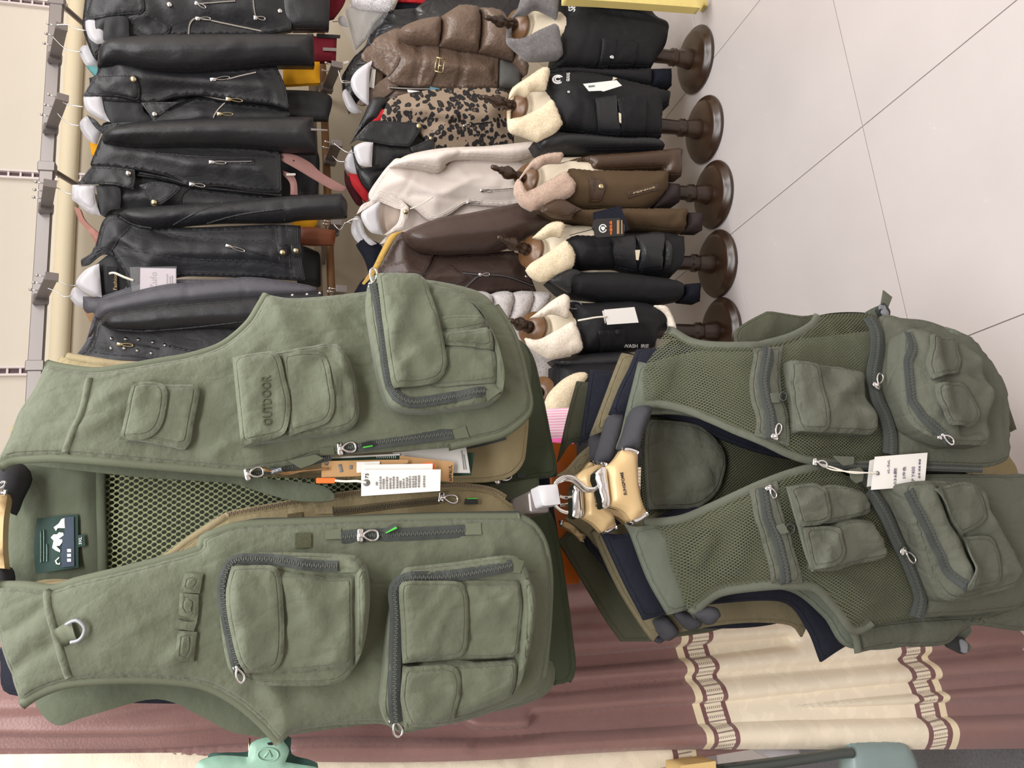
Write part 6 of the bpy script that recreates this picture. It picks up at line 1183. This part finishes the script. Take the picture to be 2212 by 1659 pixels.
# ------------------------------------------------------------------ child-size bust forms in fleece-collared jackets
YM = 2.03
def bust(label, cap, tip, base_px, R=.11, nk=None, lab_cat='mannequin'):
    bx = at_floor(*base_px); t = thing('bust_form', label, 'mannequin', bx, 'child bust forms on turned wooden stands')
    C0 = at_y(*cap, YM - .02); C1 = at_y(*tip, YM - .085)
    m = MB(); m.lathe([(.02, 0), (R, .0), (R + .002, .006), (R - .002, .012), (R - .012, .016), (R - .014, .022), (R - .024, .027), (.05, .029), (.03, .03)], bx + A_((0, 0, .001)), (0, 0, 1), 48); m.build('round_base', WOODD, t)
    m = MB(); m.lathe([(.034, .028), (.034, .034), (.031, .05), (.027, .075), (.024, .082), (.03, .088), (.026, .094), (.03, .1), (.025, .106), (.023, .114), (.024, .14), (.026, .2), (.02, .3), (.018, .4)], bx, (0, 0, 1), 24); m.build('turned_pole', WOODD, t)
    ax = C1 - C0; L = np.linalg.norm(ax); ax /= L
    m = MB(); m.lathe([(.02, -.008), (.047, -.006), (.049, 0), (.047, .004), (.04, .006), (.038, .009), (.03, .0105), (.028, .013), (.014, .014)], C0, ax, 32); m.build('neck_cap', WOODM, t)
    s = L / .15; m = MB(); m.lathe([(.017, .012), (.018, .02 * s), (.012, .026 * s), (.017, .032 * s), (.017, .04 * s), (.011, .046 * s), (.012, .054 * s), (.019, .075 * s), (.02, .086 * s), (.013, .1 * s), (.009, .104 * s), (.012, .11 * s), (.008, .116 * s), (.0075, .13 * s), (.009, .134 * s), (.0075, .14 * s), (.0065, .148 * s), (.0001, .15 * s)], C0, ax, 20); m.build('turned_finial', WOODD if lab_cat else WOODM, t)
    N = np.array([bx[0] * .3 + C0[0] * .7, YM + .005, C0[2]])
    m = MB(); P = [C0 - ax * .008, C0 - ax * .05, N - A_((0, 0, .12)), N - A_((0, -.01, .2)), N - A_((0, -.01, .32))]
    m.tube(smooth3(P, 5), np.interp(np.linspace(0, 1, 21), [0, .25, .5, .7, 1], [.047, .054, .085, .095, .075]), 24); m.build('linen_bust', LINEN, t)
    return t
def kid_base(ab): return 0 * ab[:, 0]
KW = ((.004, .05), (.0018, .02))
def fleece(fr, pts, mat, par, h, b=.022, res=.008): return Panel('fleece_collar', fr, pts, mat, par, h, b, .03, .014, ((.003, .03),), [], res, back=.01, fur=(.0035, 300000, .45))
def kid(label, px, name='fleece_collar_jacket'):
    fr = Frame(at_y(*px, YM - .06), 8); return fr, thing(name, label, 'jacket', fr.o, 'child jackets on the bust forms')

bust('bust form under the grey fleece collar jacket, topmost of the row', (1117, 55), (1048, 37), (1506, 130))
f, J = kid('black child jacket with grey fleece collar and white lettering', (1300, 60))
b = Panel('front', f, ZE('600,560! 640,330 680,150 660,-60! 1300,-60! 1400,130 1490,180 1522,240 1500,360 1430,465 1385,545! 960,550'), BLACKC, J, .0, .06, .11, .06, KW, [(ZE('650,165 900,170 1200,210 1500,270'), -.006, .006), (ZE('660,140 900,140 1200,180 1500,240'), .006, .008), (ZE('865,180 840,350 800,520'), -.004, .005), (ZE('1110,430 1200,440 1260,480'), .005, .012)], .01, back=.06)
p = pocket(f, ZE('1000,310! 1110,312 1280,330! 1270,470 1240,540! 960,545!'), b.h, J, BLACKC, .006, bulge=.004); p = flap(f, ZE('1000,308! 1112,310! 1100,430 1080,452 1042,545! 960,548!'), p.h, J, BLACKC, .004); rivet(f, ZE('1080,448')[0], p.h, .008, J)
rivet(f, ZE('1085,30')[0], b.h, .008, J, INK)
text('SPORT', f, ZE('785,88')[0][:2], ZE('785,-70')[0][:2], b.top(.001), 15, INK_W, J, bold=.02)
fleece(f, ZE('285,140! 330,60 400,-60 655,-60! 650,60 640,142! 560,98 470,66 400,110 330,112'), FURG, J, .045)
fleece(f, ZE('240,300! 300,312 385,300 500,240 625,188! 655,240 686,430! 640,466 420,476 330,410 255,340'), FURG, J, .06)
fleece(f, ZE('240,290! 250,200 290,110 340,60 420,90 330,120 290,180 270,300!'), FURG, J, -.03)
s = Panel('sleeve', f, ZE('560,555! 700,540 960,552 1200,552 1390,545! 1392,690! 1330,695 1000,640 700,610'), BLACKC, J, .01, .04, .06, .05, KW, [], .01); Panel('knit_cuff', f, ZE('1390,548! 1550,545! 1552,682! 1390,688!'), CUFFB, J, .015, .025, .04, .04, ((.001, .02),), [], .01)

bust('bust form under the cream fleece collar jacket with white badge', (1113, 231), (1042, 209), (1525, 281))
f, J = kid('black child jacket with cream fleece collar and round white badge', (1300, 240))
b = Panel('front', f, ZE('540,640! 580,590 900,590 1380,695! 1535,735! 1530,840! 1470,855! 1468,1092! 1330,1095 960,1092 800,1062 660,1040 600,900'), BLACKC, J, .0, .06, .11, .06, KW, [(ZE('600,740 780,725 1100,700 1500,760'), -.006, .006), (ZE('770,760 790,850 810,1040'), -.003, .005), (ZE('1140,800 1250,860 1320,900'), .005, .014), (ZE('1150,960 1280,1000'), .005, .012)], .01, back=.06)
p = pocket(f, ZE('1110,780! 1325,765 1350,1000 1345,1080! 1130,1090!'), b.h, J, BLACKC, .006, bulge=.008)
fl2 = flap(f, ZE('945,782! 1110,755! 1125,920 1138,1092! 982,1052! 960,920'), b.h, J, LEATHER, .01); slab('beige_tab', f, ZE('1132,895 1160,895 1166,966 1140,968'), p.h, .002, LINEN, J, .01)
slab('beige_tab', f, ZE('1072,615 1108,615 1112,632 1080,640'), b.h, .002, LINEN, J)
P = [f.w(f.px([ZE('%f,%f' % (655 + 40 * math.cos(a), 620 + 30 * math.sin(a)))[0][:2]], .05), b.h(f.px([ZE('655,620')[0][:2]], .05)) + .002)[0] for a in np.linspace(.5, 5.8, 20)]; MB().tube(P, .003, 6).build('round_badge', INK_W, J)
P = [f.w(f.px([ZE('%f,%f' % (655 + 22 * math.cos(a), 618 + 16 * math.sin(a)))[0][:2]], .05), b.h(f.px([ZE('655,620')[0][:2]], .05)) + .002)[0] for a in np.linspace(.5, 5.8, 16)]; MB().tube(P, .0022, 6).build('round_badge', INK_W, J)
text('GUUG', f, ZE('738,648')[0][:2], ZE('738,585')[0][:2], b.top(.001), 7, INK_W, J, bold=.02)
rivet(f, ZE('732,733')[0], b.top(.002), .005, J)
fleece(f, ZE('260,780! 285,700 400,620 520,540 565,545 582,575! 550,715! 450,716 400,760 330,742'), FURW, J, .045)
fleece(f, ZE('250,950! 360,930 480,870 598,790! 640,880 682,990! 620,1060 490,1122! 380,1080 270,1040'), FURW, J, .06)
fleece(f, ZE('248,960! 250,860 270,760 320,720 380,745 300,790 275,870 268,960!'), FURW, J, -.03)
Panel('sleeve', f, ZE('450,1130! 600,1060 800,1068 1100,1100 1400,1105 1486,1165 1480,1200! 1300,1205 900,1212 640,1215 510,1212'), LEATHER, J, .02, .05, .06, .05, LW, [(ZE('560,1160 700,1090 820,1075'), -.006, .008), (ZE('640,1150 900,1140 1300,1140'), .008, .014)], .01)
c = card('swing_tag', f, ZE('846,668 1112,638 1156,682 1010,728 985,722 892,726'), .085, 'white swing tag on the black jacket with cream fleece collar', PAPER)
strip('print_line', f, ZE('890,690 940,684'), c.h, .006, .0003, INK_G, c.ob)

bust('bust form under the pink-beige fleece collar jacket', (1136, 388), (1062, 360), (1545, 421))
f, J = kid('brown child jacket with pink-beige fleece collar and metal letters', (1300, 390))
b = Panel('front', f, ZF('680,-100! 700,-130 880,-115 1490,-110! 1484,0 1472,62 1300,192 1000,190 780,192 640,120'), BROWNS, J, .0, .06, .1, .06, KW, [(ZF('880,-110 870,40 860,180'), -.004, .005), (ZF('1300,100 1400,60 1470,20'), .006, .014)], .01, back=.06)
p = flap(f, ZF('868,-58! 955,-56! 990,-20 1002,15 985,70 962,125 880,130!'), b.h, J, BROWNX, .005); rivet(f, ZF('968,10')[0], p.h, .0085, J, BRASS)
z = Panel('zip_welt', f, ZF('1172,55! 1415,-14! 1430,35! 1185,105!'), BROWNX, J, b.top(.003), .003, .006, .005, (), [], .007)
text('FENGS', f, ZF('1220,70')[0][:2], ZF('1390,22')[0][:2], z.h, 4, BRASS, J, bold=.03)
fleece(f, ZE('295,1500! 320,1450 400,1330 460,1262 560,1225 680,1212! 690,1235 668,1292! 560,1298 490,1340 440,1332 370,1400'), FURP, J, .045)
fleece(f, ZF('296,60! 300,-10 330,-50 385,50! 460,20 600,-60 688,-112! 730,-60 772,-10! 740,80 560,150 430,196! 350,150'), FURP, J, .06)
s = Panel('sleeve', f, ZE('660,1300! 900,1240 1300,1210 1600,1180! 1632,1192! 1626,1405! 1500,1405 1480,1345! 1000,1365 900,1360 880,1298'), BROWNX, J, .0, .04, .06, .05, KW, [(ZE('1490,1210 1500,1300 1500,1400'), -.004, .005), (ZE('950,1330 1200,1310 1480,1290'), .006, .012)], .01)
Panel('sleeve', f, ZF('500,190! 640,110 800,188 1000,184 1600,184 1632,200! 1622,352! 1480,362 1300,342 1000,322 740,262 600,245'), BROWNS, J, .03, .05, .06, .05, KW, [(ZF('620,230 740,190 820,185'), -.006, .008), (ZF('1480,300 1540,270 1600,290'), -.006, .01), (ZF('1450,350 1560,320'), .006, .01)], .01)
Panel('shoulder_patch', f, ZF('470,190! 640,108 815,185! 760,220 735,262! 600,245'), LEATHER if False else BROWNX, J, .07, .012, .03, .01, LW, [(ZF('600,160 660,220'), .006, .012)], .009)
Panel('knit_cuff', f, ZF('1632,212! 1760,212! 1756,352! 1640,348!'), CUFFR, J, .035, .03, .04, .05, ((.001, .02),), [], .01); Panel('knit_hem', f, ZF('1475,-20! 1580,-10! 1580,130! 1400,160!'), CUFFR, J, .0, .04, .06, .06, ((.001, .02),), [], .011)

bust('bust form under the cream fleece collar jacket with dark hang tags', (1146, 543), (1074, 512), (1553, 570))
f, J = kid('black leather-look child jacket with cream fleece collar and dark tags', (1330, 540))
b = Panel('front', f, ZF('670,430! 750,388 900,388 1450,365! 1605,400! 1602,600 1505,722! 1240,695 1080,655 900,660 740,640'), BLACKC, J, .0, .06, .11, .06, KW, [(ZF('700,420 900,420 1400,400'), -.005, .006), (ZF('870,440 890,540 920,620'), -.004, .005)], .01, back=.06)
p = pocket(f, ZF('1220,390! 1430,368 1450,520 1446,665! 1240,690!'), b.h, J, LEATHER, .008, bulge=.012, folds=[(ZF('1300,560 1400,600'), .006, .02)]); p2_ = pocket(f, ZF('1450,430! 1500,440 1522,540 1500,650! 1450,668!'), b.h, J, LEATHER, .006, bulge=.01)
flap(f, ZF('1050,412! 1222,383! 1232,540 1245,690! 1080,652! 1065,530'), b.h, J, LEATHER, .012); slab('beige_tab', f, ZF('1236,505 1274,503 1280,573 1246,578'), p.h, .002, LINEN, J, .006)
fleece(f, ZF('440,402! 480,365 560,300 640,284 692,310! 660,402! 600,390 520,416'), FURW, J, .045)
fleece(f, ZF('388,655! 420,610 500,560 590,500 690,428! 735,480 768,545! 740,645 600,722 510,748 430,712'), FURW, J, .06)
Panel('sleeve', f, ZF('560,745! 620,700 740,652 830,678 1100,680 1500,730 1612,772! 1605,885! 1400,922 1100,928 800,892 680,850'), BLACKC, J, .03, .05, .06, .05, KW, [(ZF('740,880 740,760 800,690'), -.005, .006), (ZF('1560,800 1600,830 1580,880'), -.005, .008)], .01)
Panel('shoulder_patch', f, ZF('570,740! 640,690 742,652 812,676! 750,740 730,840! 660,800'), LEATHER, J, .07, .012, .03, .01, LW, [], .009)
Panel('knit_cuff', f, ZF('1622,772! 1745,760! 1738,905! 1610,892!'), CUFFB, J, .035, .03, .04, .05, ((.001, .02),), [], .01)
c = card('swing_tag', f, ZF('905,212 1120,160 1190,345 1150,365 905,290'), .085, 'dark navy hang tag behind the emblem tag', NAVY, 'dark hang tags on the black child jacket')
c = card('swing_tag', f, ZF('908,275 930,262 1118,255 1132,290 1155,310 1156,340 1142,392 940,408 915,392 912,360 896,340 900,310'), .093, 'black hang tag with white crest and orange characters', M('black_card', (50, 48, 46), .6, .3, (), None, .02), 'dark hang tags on the black child jacket')
P = [f.w(f.px([ZF('%f,%f' % (982 + 27 * math.cos(a), 338 + 30 * math.sin(a)))[0][:2]], .094), .0945)[0] for a in np.linspace(.3, 5.98, 20)]; MB().tube(P, .0018, 6).build('laurel_crest', INK_W, c.ob)
slab('crest_shield', f, ZF('968,322 994,322 1000,338 985,356 968,340'), c.h, .0004, INK_W, c.ob)
text('中国名品', f, ZF('1056,386')[0][:2], ZF('1052,280')[0][:2], c.h, 5.5, ORANGE, c.ob, bold=.02)
for x in (1096, 1106, 1130): strip('print_line', f, ZF('%d,380 %d,272' % (x, x)), c.h, .003, .0003, KRAFT, c.ob, lift=.0004)
m = cord('black_string', f, ZF('720,392 780,375 860,355 915,340'), (.07, .085, .093, .094), .0011, INK); tag(m, 'thin black string holding the crest tag', 'string')

bust('bust form under the ivory fleece collar jacket with white tag', (1150, 709), (1100, 692), (1562, 716))
f, J = kid('black child jacket with ivory fleece collar and printed white words', (1330, 710))
b = Panel('front', f, ZF('700,900! 850,918 1200,900 1400,938! 1480,1000 1555,1100! 1430,1130 1385,1262! 1200,1285 800,1325! 760,1150'), BLACKC, J, .0, .06, .11, .06, KW, [(ZF('760,1060 1000,1060 1480,1040'), -.005, .006), (ZF('1360,960 1380,1100 1360,1250'), -.003, .005)], .01, back=.06)
p = pocket(f, ZF('940,1135! 1150,1120! 1142,1335! 955,1315!'), b.h, J, BLACKC, .006, bulge=.004); rivet(f, ZF('1098,1145')[0], p.h, .008, J, INK); strip('pocket_seam', f, ZF('1020,1128 1015,1325'), p.h, .004, .001, BLACKC, J)
text('WASH  IRIE', f, ZF('1140,1268')[0][:2], ZF('1340,1268')[0][:2], b.top(.004), 8, INK_W, J, bold=.03)
fleece(f, ZF('420,1030! 500,970 600,890 682,845! 720,882 714,1032! 600,1000 520,1022'), FURI, J, .045)
fleece(f, ZF('380,1190! 480,1202 620,1130 738,1062! 790,1130 824,1262! 800,1300 640,1342 560,1352! 420,1262'), FURI, J, .06)
s = Panel('sleeve', f, ZF('590,1360! 700,1340 900,1310 1150,1300 1250,1340 1200,1420 1050,1460! 880,1465 720,1452 640,1410'), LEATHER2, J, .02, .045, .06, .05, KW, [(ZF('740,1400 760,1350'), -.004, .005), (ZF('1050,1310 1050,1450'), -.004, .005)], .01)
text('WASH  IRIE', f, ZF('720,1452')[0][:2], ZF('888,1452')[0][:2], s.h, 7, INK_W, J, bold=.03)
fleece(f, ZF('1388,935! 1480,948 1540,1060 1556,1122! 1510,1112 1480,1020'), FURI, J, .04, .012)
P = [f.w(f.px([ZF('%f,%f' % (785 + 55 * math.cos(a), 920 + 30 * math.sin(a)))[0][:2]], .05), b.h(f.px([ZF('785,920')[0][:2]], .05)) + .003)[0] for a in np.linspace(0, math.tau, 20)]; MB().tube(P, .002, 6).build('round_badge', INK_G, J)
c = card('swing_tag', f, ZF('976,980 1000,975 1004,1072 1000,1080'), .088, 'white tag edge behind the blank tag on the ivory collar jacket', PAPER, 'white tags on the ivory collar jacket')
c = card('swing_tag', f, ZF('990,970 1228,949 1261,1070 1015,1087'), .095, 'blank white swing tag on the ivory fleece collar jacket', PAPER, 'white tags on the ivory collar jacket')
m = cord('white_string', f, ZF('788,1055 860,1042 930,1030 1010,1024'), (.075, .09, .095, .097), .0026, STRING); tag(m, 'pale cord from the ivory collar jacket to its blank tag', 'string')

bust('bust form mostly hidden behind the packed vests', (1170, 850), (1130, 838), (1566, 850))
f, J = kid('child jacket with cream fleece collar behind the packed vests', (1330, 850))
Panel('front', f, I('1200,790! 1260,780 1420,790 1460,850 1420,960! 1260,960 1200,930'), BLACKC, J, .0, .06, .1, .06, KW, [], .012, back=.05)
fleece(f, Z5('100,480! 140,390 240,290 330,240 400,232 438,252! 400,330 330,420 270,585! 130,605!'), FURW, J, .05)

# cream-painted stool at the top edge
FST = Frame(at_y(1560, 10, 1.86), 0); t = thing('painted_stool', 'cream-painted wooden stool legs at the top picture edge', 'stool', FST.o)
Panel('leg', FST, ZE('700,-60! 1800,-60! 1800,12! 1780,62! 1600,48 1000,5! 700,-10!'), CREAMP, t, 0, .004, .006, .03, (), [], .014)
Panel('leg', FST, ZE('1810,-60! 2200,-60! 2075,42! 2060,92! 1812,42!'), CREAMP, t, -.04, .004, .006, .03, (), [], .014)
# floor clutter beside the curtain
CARP = M('grey_carpet', (110, 110, 114), .95, .1, ((300, 1.), (60, .6)), None, .35, vs=160)
rg = plane_box('carpet_runner', (-1.3, .9, .001), (-.40, 2.2, .008), CARP); tag(rg, 'grey carpet on the floor at the curtain side', 'carpet')
FCH = Frame(at_y(1750, 1640, 1.27), 0); t = thing('tubular_stool', 'stool with dark tube frame and grey-green seat beside the curtain', 'stool', FCH.o)
Panel('seat', FCH, I('1826,1600! 1940,1600 1968,1620 1985,1662! 1990,1760! 1830,1760! 1832,1640'), M('grey_green_plastic', (134, 152, 152), .35, .4, (), None, .03), t, .0, .015, .03, .03, ((.002, .05),), [], .012)
m = MB(); P = FCH.w(FCH.px([(1550, 1664), (1660, 1650), (1760, 1636), (1815, 1628), (1840, 1626)], .01), .01); m.tube(smooth3(P, 5), .009, 12); m.build('tube_frame', M('dark_green_tube', (58, 66, 62), .3, .5, (), None, .05, coat=.4), t)
FW_ = Frame(at_y(1670, 1630, 1.3), 0); t = thing('white_carton', 'white plastic container at the curtain foot', 'container', FW_.o); Panel('tub', FW_, I('1622,1612! 1725,1612! 1728,1640 1680,1645! 1650,1630'), WHITEP, t, .0, .006, .01, .03, (), [], .01)
FBX = Frame(at_y(1510, 1650, 1.22), 0); t = thing('beige_box', 'beige cardboard box corner at the lower picture edge', 'box', FBX.o); Panel('box_side', FBX, I('1470,1654! 1546,1644! 1550,1710! 1470,1710!'), M('beige_board', (222, 190, 130), .7, .2, (), None, .03), t, .0, .001, .004, .05, (), [], .02)
